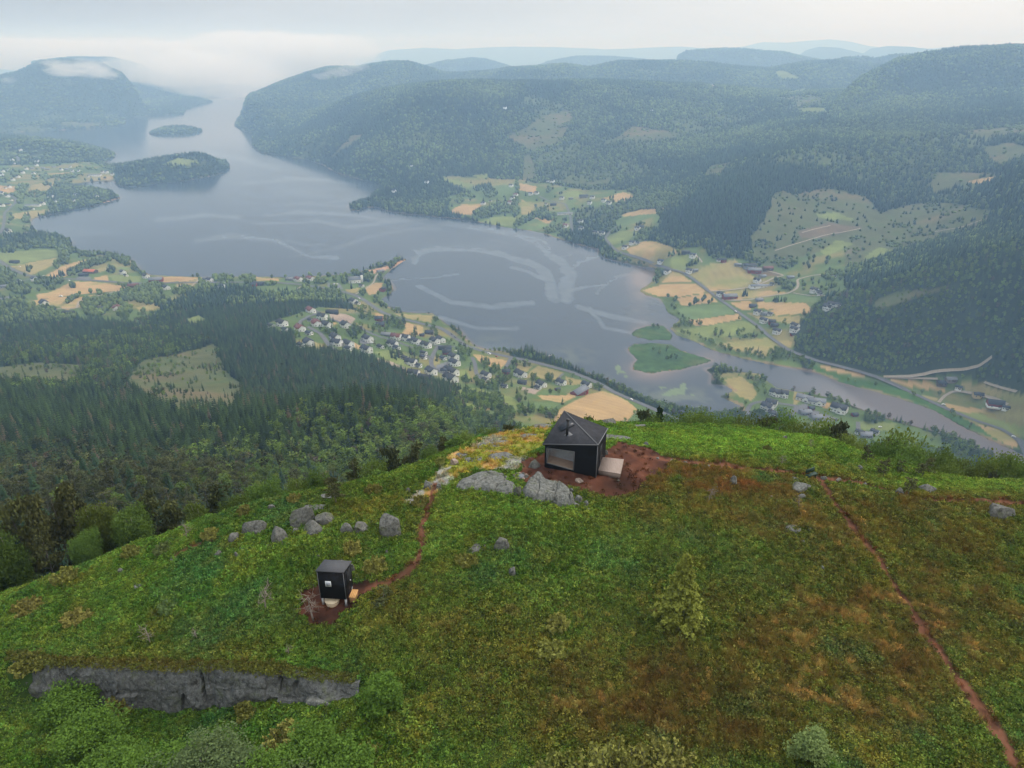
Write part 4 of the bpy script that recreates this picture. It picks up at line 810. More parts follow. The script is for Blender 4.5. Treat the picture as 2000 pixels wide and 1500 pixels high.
# skyline of the near hill as seen from the camera, per azimuth
eaz = np.array([math.atan2(x, y) for x, y in EP[1:-3]]); esl = np.array([-(CZ - float(ground(np.array([x]), np.array([y]))[0])) / math.hypot(x, y) for x, y in EP[1:-3]])
def abovehill(x, y, ztop): return (ztop - CZ) / np.hypot(x, y) > np.interp(np.arctan2(x, y), eaz, esl) - .03
def scatter(r0, r1, s0, grow, asp, seed):
    rng = RG(seed); r = r0; X, Y = [], []
    while r < r1:
        s = max(s0, r * grow); n = int(1.62 * r / s); a = np.linspace(-.81, .81, n) + rng.uniform(-.5, .5, n) * (1.62 / n)
        q = r + rng.uniform(-.5, .5, n) * s * asp; X.append(q * np.sin(a)); Y.append(q * np.cos(a)); r += s * asp
    return np.concatenate(X), np.concatenate(Y)
def place_forest(r0, r1, s0, grow, asp, seed, th):
    x, y = scatter(r0, r1, s0, grow, asp, seed); r = np.hypot(x, y); z = ground(x, y); _, dd = hill(x, y)
    ok = (dd > 4.5) & (shore(x, y) < -2.5) & seen(x, y, z + th) & ((r > 600) | abovehill(x, y, z + th))
    x, y, z, r = x[ok], y[ok], z[ok], r[ok]; u, v = proj(x, y, z)
    ok = (u > -160) & (u < 2160); x, y, z, r, u, v = [q[ok] for q in (x, y, z, r, u, v)]
    zk = zonekind(u, v, x, y)
    kd = np.array(['F'] + [k for k, _ in ZP])[zk]
    belt = inbelt(u, v); rng = RG(seed + 1); n = fbm(x / 30, y / 30, 91, 3)
    p = np.where(kd == 'F', 1.0, 0.0); p = np.where(belt & (r > 250), .85, p); p = np.where(belt & (u > 560) & (u < 950) & (v > 600) & (v < 800), .5, p)
    p = np.where((kd == 'O') & ~belt, .05 + .5 * sstep(.15, .5, n), p); p = np.where((kd == 'G') & ~belt, .02 + .25 * (n > .5), p)
    for k in REEDY: p = np.where(inpoly(x, y, IW[k]), .0 + .75 * belt, p)
    p = np.where((kd == 'E') & ~belt, .08, p); p = np.where(kd == 'F', p * (1 - .72 * thinwood(x, y, u, v)), p)
    p = np.where((u > 900) & (r < 330), 0, p)
    tl = blobs(u, v, "60,1120,100,60,1") ; p = np.where(r < 75, p * .8, p)
    ok = rng.random(len(x)) < p
    ok &= ~roadmask(x, y)
    return [q[ok] for q in (x, y, z, r, u, v)] + [belt[ok], kd[ok]]

# ------------------------------------------------------------------ roads and tracks: ribbons laid on the ground
FZ = (600, 560, .2); FV = (1200, 750, .4)
ROADS = [
 ('road', 'A', 8.5, [(F4, '-300,330 -120,390 0,440 100,510 200,550 350,575 500,578 700,590 900,605 1100,615 1300,612 1700,608 2000,606'), (F5, '170,410 350,425 550,455 680,480 780,510 850,550 920,600 980,640 1100,685 1250,720 1350,745 1420,755 1480,785 1560,845 1640,905 1740,940 1850,965'), (F6, '400,595 550,625 700,665 850,705 980,755 1100,810 1200,870 1330,925 1450,975 1600,1040 1750,1110 1900,1200')]),
 ('road', 'A', 6.5, [(F2, '1590,1265 1540,1300 1520,1330 1560,1380 1600,1410 1700,1440'), (F7, '300,280 400,320 500,345 580,360 640,395 720,450 820,530 900,590 1000,660 1080,715 1180,785 1270,850 1340,920 1430,985 1520,1045'), (F8, '100,655 200,690 400,740 600,795 720,835 850,890 1000,955 1100,1000 1250,1070 1400,1135 1600,1215 1800,1280 1900,1340 1970,1400 2000,1460 2060,1600')]),
 ('road', 'A', 6, [(F2, '1150,1095 1200,1120 1300,1140 1325,1200 1335,1290')]),
 ('gravel_road', 'D', 4.5, [(F8, '780,830 1000,830 1150,810 1180,795 1300,780 1480,770 1600,745 1660,705 1720,660')]),
 ('gravel_road', 'D', 4, [(F8, '1260,1050 1310,990 1380,955 1460,960 1600,985 1750,1030 1850,1080')]),
 ('gravel_road', 'D', 3, [(F8, '800,838 1050,845 1250,850')]), ('gravel_road', 'D', 3, [(F8, '1650,880 1780,925 1930,965')]),
 ('gravel_road', 'D', 4.5, [(F7, '830,530 1000,520 1150,500 1250,470 1300,455 1400,405 1480,395 1380,365 1260,340 1130,300')]),
 ('gravel_road', 'D', 4.5, [(F7, '930,605 1050,610 1200,600 1300,575 1500,550 1580,515 1600,470 1580,430 1700,395 1800,385')]),
 ('gravel_road', 'D', 3, [(F7, '1550,545 1700,570 1830,570')]), ('gravel_road', 'D', 3.5, [(F7, '700,215 750,255 760,280')]),
 ('street', 'A', 6, [(F5, '320,760 350,710 400,680 480,650')]), ('street', 'A', 6.5, [(FZ, '0,395 80,430 150,480 200,560 250,620 330,635')]),
 ('street', 'A', 5, [(FZ, '60,230 110,250 200,310 350,360 450,380 540,410 620,460 700,490 850,530 950,570 1030,600')]),
 ('street', 'A', 6, [(FZ, '1285,575 1240,640 1210,720 1215,780 1260,820 1330,850 1380,870')]), ('street', 'A', 4.5, [(FZ, '1150,655 1215,715')]), ('street', 'A', 5, [(FZ, '1260,810 1340,770 1400,760')]),
 ('street', 'A', 5.5, [(FZ, '1610,690 1640,760 1650,850 1690,910')]), ('street', 'A', 6, [(FZ, '1940,790 1975,730 1990,690')]), ('street', 'A', 4, [(FZ, '1030,600 1100,570 1285,575 1450,590')]),
 ('gravel_road', 'D', 3.5, [(FZ, '680,700 800,760 900,800 1000,840')]),
 ('gravel_road', 'D', 3.5, [(F5, '780,500 840,470 920,410 940,350 1000,310')]), ('gravel_road', 'D', 3, [(F5, '280,490 350,440')]),
 ('street', 'A', 4, [(F6, '740,790 760,760 800,720')]), ('gravel_road', 'D', 4, [(F4, '1480,650 1550,590 1600,575')]),
 ('street', 'A', 4.5, [(F4, '-100,690 0,660 120,610 250,580')]), ('gravel_road', 'D', 4, [(F4, '340,820 600,810 620,750 900,680 1100,630')]),
 ('road', 'A', 7, [(FT, '0,820 150,890 210,930 200,980 120,1050 60,1110 60,1200 40,1300 0,1380')]), ('street', 'A', 9, [(FT, '230,370 240,420 250,450')]),
 ('street', 'A', 6, [(FV, '650,160 650,120 665,100 720,85 800,95 900,110 870,140 850,160')]), ('street', 'A', 5, [(F8, '560,1220 560,1300 650,1310')]),
 ('gravel_road', 'D', 3.5, [(F3, '760,1300 830,1280 920,1260')]), ('gravel_road', 'D', 3.5, [(F3, '610,1400 700,1370 800,1340 900,1310 1000,1295 1090,1275')]), ('gravel_road', 'D', 3.5, [(F3, '1500,1295 1650,1270 1790,1220')]),
]
def drop(pts):
    x, y, z = hit([p[0] for p in pts], [p[1] for p in pts], 330)
    return list(zip(x.tolist(), y.tolist(), z.tolist()))
M_road = {'A': mat('asphalt', (.115, .115, .12), .9, spec=.2, var=.2, vscale=.3), 'D': mat('gravel', (.30, .255, .20), .95, spec=.1, var=.2, vscale=.5)}
RSEG = []
for nm, mk, w, parts in ROADS:
    px = [p for f, s in parts for p in PR(f, s)]
    xyz = drop(densify(px, 4)); pt = densify([(a, b) for a, b, _ in xyz], 5.0)
    pt = np.array(pt); 
    for _ in range(3): pt[1:-1] = (pt[:-2] + pt[1:-1] * 2 + pt[2:]) / 4
    d = np.gradient(pt, axis=0); d /= np.linalg.norm(d, axis=1)[:, None] + 1e-9; nrm = np.c_[-d[:, 1], d[:, 0]]
    off = np.linspace(-.5, .5, 5) * w; vv = []
    zc = ground(pt[:, 0], pt[:, 1])
    for o in off:
        q = pt + nrm * o; vv.append(np.c_[q, np.maximum(ground(q[:, 0], q[:, 1]), zc) + .35 + np.hypot(q[:, 0], q[:, 1]) * .0002])
    vv = np.stack(vv, 1); n = len(pt); ids = np.arange(n * 5).reshape(n, 5)
    q = np.stack([ids[:-1, :-1], ids[:-1, 1:], ids[1:, 1:], ids[1:, :-1]], -1).reshape(-1, 4)
    tag(link(bpy.data.objects.new(nm, npmesh(nm, vv.reshape(-1, 3), q[:, ::-1], M_road[mk]))), kind='structure')
    RSEG.append((pt[::2], w))
def roadmask(x, y):
    m = np.zeros(x.shape, bool)
    for pt, w in RSEG:
        i = np.nonzero((x > pt[:, 0].min() - 15) & (x < pt[:, 0].max() + 15) & (y > pt[:, 1].min() - 15) & (y < pt[:, 1].max() + 15))[0]
        if len(i) and len(pt) > 1: m[i] |= segdist(x[i], y[i], [tuple(p) for p in pt], False) < w / 2 + 3.5
    return m | housemask(x, y)

# ------------------------------------------------------------------ houses: (a, b, turn, kind) in regional frames
HOUSES = [
 ('hillside village', FZ, "35,240,30,R 150,305,-20,w 35,330,25,s 90,368,60,R 190,385,10,w 372,385,40,w 20,455,0,s 15,560,50,w 275,508,30,w 290,562,-20,w 400,572,10,w 405,608,10,s 580,625,15,w 590,520,20,w 715,590,15,s 833,572,-10,w 875,598,20,s 870,500,-30,R 955,510,-25,w 1012,532,-25,s 1060,545,20,w 1160,582,0,w 1138,650,0,s 1132,690,0,s 1300,528,50,w 1345,605,10,k 1362,650,5,r 1328,700,30,s 1428,695,30,w 1440,755,20,w 1372,800,30,s 1425,845,30,w 1210,840,40,w 955,700,10,s 1015,752,-20,w 1082,772,-20,s 1040,862,-35,w 1132,890,-20,k 1400,912,40,X 772,468,-10,g 1192,450,0,b 1120,472,20,t 715,372,0,b 700,322,0,r 245,252,0,k 450,150,20,w 492,162,20,s 1340,825,-30,s -60,575,10,s"),
 ('left village edge', F5, "205,735,10,w 230,778,10,s 345,775,40,R 120,748,0,s"),
 ('roadside farms', F6, "195,738,15,w 190,768,15,s 340,820,-20,s 352,712,10,r 465,732,40,X 480,790,-10,b 628,812,40,w 600,830,0,s 782,796,20,w 755,842,20,t 980,815,20,w 925,872,50,N 1725,1022,-30,t"),
 ('village by the point', F5, "262,380,0,g 330,388,0,R 425,382,10,R 20,420,0,k 772,398,10,W 825,432,10,s 972,320,30,g 990,465,70,r 1395,872,30,w"),
 ('right-bank farms', F7, "92,150,40,w 155,112,30,w 203,106,0,s 402,275,30,w 460,362,50,w 618,190,-10,k 682,222,20,w 905,256,0,s 945,262,0,r 650,355,10,w 695,345,10,g 1070,296,-10,g 1170,312,0,K 1212,354,-10,N 1330,335,0,B 1285,395,20,g 1238,440,30,w 1268,482,5,P 1368,464,0,s 1525,405,0,g 918,560,10,w 1000,582,5,N 1255,602,0,g 1200,655,0,b 1242,716,20,w 1310,722,10,g 1352,725,10,s 1295,788,20,w 1365,800,-10,r 1388,822,-10,b 1410,882,10,w 1565,835,60,w 1562,868,40,w 1545,902,10,t 1732,524,20,w 1785,552,10,s 1848,670,30,w 1882,652,30,w 1942,645,10,s 1902,402,10,s"),
 ('riverside village', FV, "785,50,20,w 820,55,-30,w 765,100,0,w 745,118,30,w 770,140,30,s 770,148,0,s 930,75,10,G 985,90,-35,G 960,118,0,t 930,140,10,g 985,165,10,g 1095,128,20,X 1172,150,10,t 1195,238,10,s 1225,250,0,g 1270,236,40,s"),
 ('far river farms', F8, "1362,852,0,L 1280,882,-10,b 1430,922,10,s 1610,988,-15,y 1772,1078,-18,M 1842,1098,10,s 180,82,20,w 220,88,-10,s 292,232,20,w"),
 ('left-bank farms', F4, "115,446,0,k 708,522,-10,O 655,548,10,k 962,530,20,w 985,550,0,s 1142,562,10,w 1222,592,10,N 1195,602,10,t 1045,638,10,B 270,584,10,w 152,592,10,s 38,636,20,g 347,776,30,X 537,846,0,k 790,812,0,b 918,812,70,R 1302,652,20,w 1612,574,0,g 1640,592,0,w 1738,642,0,w 1985,628,0,r 75,212,10,w 20,740,0,g 82,730,0,g 248,825,0,s"),
 ('lakeside hamlet', F2, "440,922,0,s 525,1015,10,w 342,1066,10,w 430,1128,0,b 995,1036,0,w 1020,1088,0,R 1002,1106,0,w 988,1130,10,R 840,1136,0,w 880,1120,0,s 1105,1082,10,w 1138,1078,10,w 1225,1012,10,w 1200,1008,0,s 1278,1106,10,w 1328,1106,0,g 1400,1096,5,K 1448,1102,0,w 1190,1136,0,s 1230,1140,0,k 1432,1132,0,w 1512,1120,10,w 1540,1134,10,w 1295,1190,0,P 1298,1260,0,R 1382,1236,0,w 1385,1275,0,w 1465,1300,0,w 1502,1304,0,w 1722,1264,0,b 1700,1276,20,w 1672,1356,10,w 1632,1382,20,w 1832,1462,30,w 960,600,0,w 1780,612,0,s"),
 ('far lake town', FT, "160,412,0,w 190,452,0,s 500,428,0,w 460,424,0,s 600,412,0,s 480,482,0,w 345,528,0,w 300,578,0,w 440,592,0,w 240,632,0,w 170,672,0,w 800,542,0,w 950,558,0,w 1035,558,0,w 1240,608,0,P 1340,572,0,w 1390,572,0,w 1470,600,0,w 125,766,0,w 72,778,0,s 45,850,0,w 100,886,0,w 105,992,0,y 35,1008,0,w 150,932,0,s 680,892,0,w 635,892,0,s 725,962,20,w 430,1002,0,P 562,985,0,w 432,1048,0,s 990,868,0,w 968,950,0,w 1258,892,0,w 110,1340,10,X 270,282,0,w 30,606,0,w 120,542,0,w 40,560,0,w 620,532,0,g 560,515,0,g 700,500,0,g 870,530,0,g 420,520,0,g 920,500,0,s 1150,625,0,s"),
]
# kind: length, width, wall height, pitch, wall colour, roof colour, words
WALLC = dict(white=(.80, .80, .78), red=(.22, .035, .028), brown=(.10, .065, .045), grey=(.24, .24, .24), yellow=(.50, .38, .18), black=(.03, .03, .032), log=(.22, .18, .14))
ROOFC = dict(dark=(.030, .033, .040), redbrown=(.13, .045, .035), grey=(.16, .17, .19), orange=(.42, .11, .05), black=(.022, .022, .025))
KINDS = dict(w=(11.5, 9.5, 5.2, 32, 'white', 'dark', 'white house with dark roof', 'house'), s=(7.5, 6, 3.2, 28, 'white', 'dark', 'small white house with dark roof', 'house'), R=(12.5, 9.5, 5, 32, 'white', 'redbrown', 'white house with red-brown roof', 'house'),
 X=(16, 11, 5.6, 34, 'white', 'dark', 'large white house with dark roof', 'house'), r=(10, 8, 4.4, 34, 'red', 'dark', 'red house with dark roof', 'house'), N=(24, 11, 5.2, 34, 'red', 'grey', 'long red barn with grey roof', 'barn'), B=(18, 9, 4.6, 34, 'brown', 'redbrown', 'brown barn with reddish roof', 'barn'),
 b=(11, 7.5, 3.2, 32, 'brown', 'dark', 'brown timber house with dark roof', 'house'), t=(6, 5, 2.4, 30, 'red', 'dark', 'small red shed with dark roof', 'shed'), g=(12, 8, 3.0, 24, 'grey', 'grey', 'grey house with grey roof', 'house'), G=(18, 10, 4.2, 30, 'white', 'grey', 'large white house with slate-grey roof', 'house'),
 k=(16, 9, 3.6, 26, 'black', 'black', 'dark house with black roof', 'house'), K=(24, 12, 5, 28, 'grey', 'dark', 'long grey barn with dark roof', 'barn'), P=(40, 11, 3.4, 18, 'white', 'grey', 'long white shed with grey roof', 'shed'), W=(20, 9.5, 6, 44, 'white', 'grey', 'large white church with grey roof', 'church'),
 y=(14, 8, 3.2, 30, 'yellow', 'dark', 'pale yellow house with dark roof', 'house'), O=(24, 14, 4, 24, 'brown', 'orange', 'large barn with bright orange roof', 'barn'), M=(24, 11, 5.4, 34, 'red', 'dark', 'long red and white barn', 'barn'), L=(13, 8, 3.4, 30, 'log', 'grey', 'weathered log barn with grey roof', 'barn'))
MW = {k: mat('painted_wall_' + k, c, .8, spec=.2, var=.12, vscale=1.2) for k, c in WALLC.items()}
MR = {k: mat('roof_' + k, c, .75, spec=.3, var=.25, vscale=1.5) for k, c in ROOFC.items()}
M_win = mat('window_glass', (.03, .035, .045), .15, spec=.6)
M_door = mat('door_paint', (.12, .07, .05), .6, var=.2)
M_brick = mat('chimney_brick', (.16, .13, .12), .9, var=.2)
M_conc = mat('foundation', (.30, .29, .28), .95, var=.15)
def house_meshes(k):
    L_, Wd, Hw, pt, wc, rc, _, cat = KINDS[k]; hl, hw = L_ / 2, Wd / 2; rh = hw * math.tan(R(pt)); out = {}
    m = MB(); n = MB()
    m.add([(-hl, -hw, -2), (hl, -hw, -2), (hl, hw, -2), (-hl, hw, -2), (-hl, -hw, Hw), (hl, -hw, Hw), (hl, hw, Hw), (-hl, hw, Hw), (-hl, 0, Hw + rh), (hl, 0, Hw + rh)],
          [(0, 1, 5, 4), (2, 3, 7, 6)], [(1, 2, 6), (1, 6, 9), (1, 9, 5), (3, 0, 4), (3, 4, 8), (3, 8, 7)])
    if k in 'wRXG':                                  # cross gable wing
        wl = L_ * .2; x0 = L_ * .12
        m.add([(x0 - wl, -hw - 1.6, -2), (x0 + wl, -hw - 1.6, -2), (x0 + wl, 0, -2), (x0 - wl, 0, -2), (x0 - wl, -hw - 1.6, Hw), (x0 + wl, -hw - 1.6, Hw), (x0 + wl, 0, Hw), (x0 - wl, 0, Hw), (x0, -hw - 1.6, Hw + wl * .75), (x0, 0, Hw + wl * .75)],
              [(1, 2, 6, 5), (3, 0, 4, 7)], [(0, 1, 5), (0, 5, 8), (0, 8, 4)])
    out['wall'] = m.mesh('wall', MW[wc])
    r = MB(); o = .55; th = .22; zr = Hw + rh + th
    for s in (-1, 1):
        e = Hw - o * math.tan(R(pt)) + th
        a = [(-hl - .5, s * (hw + o), e), (hl + .5, s * (hw + o), e), (hl + .5, 0, zr), (-hl - .5, 0, zr)]
        lo = [(x, y, z - th * .9) for x, y, z in a]; r.prism(lo, a)
    if k in 'wRXG':
        wl = L_ * .2; x0 = L_ * .12; zt = Hw + wl * .75 + th
        for s in (-1, 1):
            a = [(x0 + s * (wl + .4), -hw - 2.1, Hw - .3 + th), (x0, -hw - 2.1, zt), (x0, -.1, zt), (x0 + s * (wl + .4), -.1, Hw - .3 + th)]
            r.prism([(x, y, z - .2) for x, y, z in a], a)
    out['roof'] = r.mesh('roof', MR[rc])
    return out
HM = {k: house_meshes(k) for k in KINDS}
def small(name, x0, y0, z0, x1, y1, z1, m):
    b = MB(); b.box(x0, y0, z0, x1, y1, z1); return b.mesh(name, m)
ME_win = small('window', -.65, -.05, -.6, .65, .05, .6, M_win); ME_door = small('door', -.55, -.05, 0, .55, .05, 2.1, M_door); ME_chim = small('chimney', -.4, -.4, 0, .4, .4, 1.9, M_brick)
ME_big = small('window', -1.2, -.05, -.65, 1.2, .05, .65, M_win); ME_gate = small('door', -1.8, -.06, 0, 1.8, .06, 3.0, M_door)
HPOS = []
ROWN = ['top', 'upper', 'middle', 'lower', 'bottom', 'lowest']
def ordn(i): return {1: 'leftmost', 2: 'second from left', 3: 'third from left', 4: 'fourth from left', 5: 'fifth from left', 6: 'sixth from left', 7: 'seventh from left', 8: 'eighth from left', 9: 'ninth from left', 10: 'tenth from left'}.get(i, '%dth from left' % i)
for area, fr, s in HOUSES:
    lst = []
    for q in s.split():
        a, b, rz, k = q.split(','); u, v = fr[0] + float(a) * fr[2], fr[1] + float(b) * fr[2]
        lst.append((u, v, float(rz), k))
    lst.sort(key=lambda t: t[1]); nrow = max(1, min(6, round(len(lst) / 8))); per = math.ceil(len(lst) / nrow)
    for ri in range(nrow):
        row = sorted(lst[ri * per:(ri + 1) * per])
        for i, (u, v, rz, k) in enumerate(row):
            rn = (ROWN[ri] + ' row of ') if nrow > 1 else ''
            x, y, z = drop([(u, v + 2)])[0]
            if k in 'wsRXG': rz = -32 - rz * .45
            HPOS.append((x, y, z, rz, k, area, i + 1, rn))
def housemask(x, y):
    m = np.zeros(x.shape, bool)
    for hx_, hy_, hz_, rz, k, *_ in HPOS:
        rad = KINDS[k][0] * .62 + 1; i = (np.abs(x - hx_) < rad + 14) & (np.abs(y - hy_) < rad + 40)
        ii = np.nonzero(i)[0]; dx, dy = x[ii] - hx_, y[ii] - hy_; m[ii] |= (np.abs(dx) < rad + 1.5) & (dy > -rad - 14) & (dy < rad + 1)
    return m
for i, (x, y, z, rz, k, area, o_, rn) in enumerate(HPOS):
    L_, Wd, Hw, pt, wc, rc, words, cat = KINDS[k]; d = math.hypot(x, y); px = L_ * 1400 / d
    nm = cat if cat != 'house' else 'house'
    root = link(bpy.data.objects.new(nm, None)); root.location = (x, y, z); root.rotation_euler = (0, 0, R(rz))
    sc_ = 1.18 if 'village' in area else 1.05; root.scale = (sc_,) * 3
    tag(root, words + ', ' + ordn(o_) + (' in ' if rn else ' of ') + rn + area, cat, 'houses of the ' + area)
    wl = link(bpy.data.objects.new('wall', HM[k]['wall']), root); rf = link(bpy.data.objects.new('roof', HM[k]['roof']), root)
    hl, hw = L_ / 2, Wd / 2; rh = hw * math.tan(R(pt))
    if d < 2200:
        if cat in ('house',) and px > 11:
            c = link(bpy.data.objects.new('chimney', ME_chim), rf); c.location = (-hl * .35, .1, Hw + rh - .7)
        xs = [-.72, -.3, .75] if k in 'wRXG' else [-.65, 0, .65]
        for xx in xs:
            w_ = link(bpy.data.objects.new('window', ME_win if k not in 'PNKMO' else ME_big), root); w_.location = (hl * xx, -hw - .04, min(Hw * .5, 2.2))
        if k in 'wRXG':
            w_ = link(bpy.data.objects.new('window', ME_big), root); w_.location = (L_ * .12, -hw - 1.65, 2.2)
        for xx in (-.5, .45):
            w_ = link(bpy.data.objects.new('window', ME_win), root); w_.location = (hl + .04, hw * xx, min(Hw * .5, 2.0)); w_.rotation_euler = (0, 0, R(90))
        dd_ = link(bpy.data.objects.new('door', ME_gate if cat == 'barn' else ME_door), root); dd_.location = (hl * -.08 if k in 'wRXG' else hl * .33, -hw - .05, 0)
    if k == 'M': b = MB(); b.box(-hl - .06, -hw - .06, -1.5, hl + .06, hw + .06, 1.9); b.build('foundation', MW['white'], root)
    if k == 'W':
        b = MB(); b.box(hl - .2, -2, -1, hl + 4, 2, 13); b.build('tower', MW['white'], root)
        b = MB(); b.add([(hl - .6, -2.4, 13), (hl + 4.4, -2.4, 13), (hl + 4.4, 2.4, 13), (hl - .6, 2.4, 13), (hl + 1.9, 0, 20)], [(0, 3, 2, 1)], [(0, 1, 4), (1, 2, 4), (2, 3, 4), (3, 0, 4)]); b.build('spire', MR['dark'], root)

# ------------------------------------------------------------------ vehicles
M_carw = mat('car_paint_white', (.75, .75, .75), .3, spec=.5); M_card = mat('car_paint_dark', (.04, .05, .07), .3, spec=.5); M_carr = mat('car_paint_red', (.3, .03, .03), .3, spec=.5)
M_tyre = mat('tyre_rubber', (.02, .02, .02), .9)
def car_parts(van, m):
    L_, Wd, Hh = (5.6, 2.0, 2.3) if van else (4.5, 1.8, 1.5); b = MB(); h1 = Hh * .55
    side = [(-L_ / 2, .35), (L_ / 2, .35), (L_ / 2, h1 * .95), (L_ * .28, h1), (L_ * .12, Hh), (-L_ * (.46 if van else .3), Hh), (-L_ * (.5 if van else .44), h1)]
    b.prism([(x, -Wd / 2, z) for x, z in side], [(x, Wd / 2, z) for x, z in side]); w = MB(); t = MB()
    gl = [(L_ * .25, h1 + .03), (L_ * .115, Hh - .12), (-L_ * .26, Hh - .12), (-L_ * .36, h1 + .03)]
    w.prism([(x, -Wd / 2 - .02, z) for x, z in gl], [(x, Wd / 2 + .02, z) for x, z in gl]); ws = []
    for sx in (-1, 1):
        for sy in (-1, 1):
            t = MB(); t.tube([(sx * L_ * .3, sy * Wd * .5 - .1, .34), (sx * L_ * .3, sy * Wd * .5 + .1, .34)], [.34, .34], 10); ws.append(t.mesh('wheel', M_tyre))
    return b.mesh('body', m), w.mesh('side_windows', M_win), ws
CARP = {('v', 'w'): car_parts(True, M_carw), ('c', 'w'): car_parts(False, M_carw), ('c', 'd'): car_parts(False, M_card), ('c', 'r'): car_parts(False, M_carr)}
CARS = [(F6, 222, 568, -20, 'v', 'w', 'white van driving on the shore road left of the junction'), (F6, 1332, 926, -32, 'c', 'w', 'white car on the shore road beside the large tan field'), (F7, 1050, 708, -45, 'c', 'w', 'white car on the straight road across the river fields'),
 (F8, 1300, 1070, 0, 'c', 'w', 'white car parked where the farm drive meets the river road'), (F8, 1908, 1352, -30, 'c', 'w', 'white car at the river road bend, far right'), (F4, 540, 594, -5, 'c', 'w', 'white car on the road right of the hedge, left bank'), (F4, 342, 556, -10, 'c', 'w', 'white car on the road above the white farmhouse, left bank'),
 (F4, 155, 486, 0, 'c', 'w', 'white car standing in the field below the dark farmhouse'), (F4, 480, 718, 0, 'v', 'w', 'white farm van standing on the tan field, left bank'), (F5, 610, 418, 0, 'c', 'w', 'leftmost white car on the church car park'), (F5, 632, 422, 0, 'c', 'w', 'rightmost white car on the church car park'),
 (F5, 805, 536, -25, 'c', 'w', 'white car on the bend above the bay'), (F5, 1530, 815, -55, 'c', 'd', 'dark car in the lay-by, nearer the bend'), (F5, 1556, 838, -55, 'c', 'd', 'dark car in the lay-by, farther from the bend'), (F6, 278, 588, -20, 'c', 'r', 'red car behind the white van on the shore road'),
 (F8, 570, 1310, 0, 'v', 'w', 'white van parked in the riverside village'), (F5, 1560, 945, 0, 'c', 'w', 'white car parked beside the red house in the village'), (F8, 750, 1265, 10, 'c', 'w', 'white car on the green by the river')]
for fr, a, b, rz, ty, co, lab in CARS:
    x, y, z = drop([(fr[0] + a * fr[2], fr[1] + b * fr[2])])[0]
    zz = z
    for pt, w in RSEG:
        if segdist(np.array([x]), np.array([y]), [tuple(p) for p in pt], False)[0] < w / 2 + 1: zz = z + .35 + math.hypot(x, y) * .0002
    root = link(bpy.data.objects.new('van' if ty == 'v' else 'car', None)); root.location = (x, y, zz + .05); root.rotation_euler = (0, 0, R(rz)); tag(root, lab, 'van' if ty == 'v' else 'car', 'vehicles in the valley')
    bm_, wm_, ws = CARP[(ty, co)]
    link(bpy.data.objects.new('body', bm_), root); link(bpy.data.objects.new('side_windows', wm_), root)
    for w_ in ws: link(bpy.data.objects.new('wheel', w_), root)
# wooden jetty with a boat, and the black footbridge pontoon
def at_w(fr, a, b, z=0.0): x, y = at_z(fr[0] + a * fr[2], fr[1] + b * fr[2], z); return float(x), float(y)
M_plank = mat('weathered_planks', (.20, .17, .14), .9, var=.3, vscale=3)
def jetty(fr, a0, b0, a1, b1, w, m, lab, zt=.7):
    x0, y0 = at_w(fr, a0, b0); x1, y1 = at_w(fr, a1, b1); root = link(bpy.data.objects.new('jetty', None)); root.location = (x0, y0, 0); root.rotation_euler = (0, 0, math.atan2(y1 - y0, x1 - x0)); ln = math.hypot(x1 - x0, y1 - y0)
    b = MB(); b.box(0, -w / 2, zt - .2, ln, w / 2, zt); b.build('deck', m, root)
    for i in range(max(2, int(ln / 8))):
        for s in (-1, 1): p = MB(); xx = 1 + i * (ln - 2) / max(1, int(ln / 8) - 1); p.tube([(xx, s * w * .45, -2), (xx, s * w * .45, zt + .4)], [.15, .15], 6); p.build('post', M_plank, root)
    tag(root, lab, 'jetty')
jetty(F6, 640, 618, 690, 582, 2.2, M_plank, 'narrow wooden jetty reaching from the shore road into the lake')
jetty(F8, 1410, 1350, 1540, 1394, 3.0, mat('black_pontoon', (.03, .03, .04), .8), 'long black floating pontoon in the river, far right')
x, y = at_w(F6, 700, 577); root = link(bpy.data.objects.new('motor_boat', None)); root.location = (x, y, 0); root.rotation_euler = (0, 0, R(25)); tag(root, 'small white motor boat moored at the end of the wooden jetty', 'boat')
b = MB(); hull = [(-2.6, -.9), (1.2, -1.0), (3.2, 0), (1.2, 1.0), (-2.6, .9)]; b.prism([(x_ * .9, y_ * .7, -.3) for x_, y_ in hull], [(x_, y_, .75) for x_, y_ in hull]); b.build('hull', M_carw, root)
b = MB(); b.box(-.5, -.6, .75, .9, .6, 1.5); b.build('cabin', M_win, root)

# ------------------------------------------------------------------ forest near and far
FN = place_forest(58, 1250, 3.7, .0046, 1.0, 11, 8)
x, y, z, r, u, v, bl, kd = FN
rng = RG(5)
pb = .30 + blobs(u, v, "780,870,230,70,.75 620,930,140,40,.45 700,830,200,30,.4 450,960,120,50,.3 300,700,180,60,.35 950,800,60,40,.3 1800,700,300,80,.5 620,580,0.1,0.1,0") - blobs(u, v, "640,760,260,90,.9 200,820,260,50,.8 300,650,300,30,.4 500,600,200,30,.5 100,880,160,40,.6 560,700,120,60,.4")
pb += .35 * fbm(x / 45, y / 45, 95, 3) + np.where(bl, .35, 0) + np.where(u > 1150, .35, 0) + .45 * np.isin(kd, ['G', 'O', 'E'])
pn = blobs(u, v, "150,1010,300,70,.7 400,940,200,40,.35 100,930,200,40,.45 850,880,60,30,.3") + .2 * (fbm(x / 25, y / 25, 96, 3) > .35)
q = rng.random(len(x)); kind = np.where(q < pb, 1, 0); kind = np.where(rng.random(len(x)) < pn, 2, kind)
kind = np.where(bl & (rng.random(len(x)) < .1), 0, kind)
tn = fbm(x / 60, y / 60, 97, 3)
sc = rng.uniform(.55, 1.25, len(x)) * np.where(kd == 'O', .6, 1) * (1 + .15 * tn)
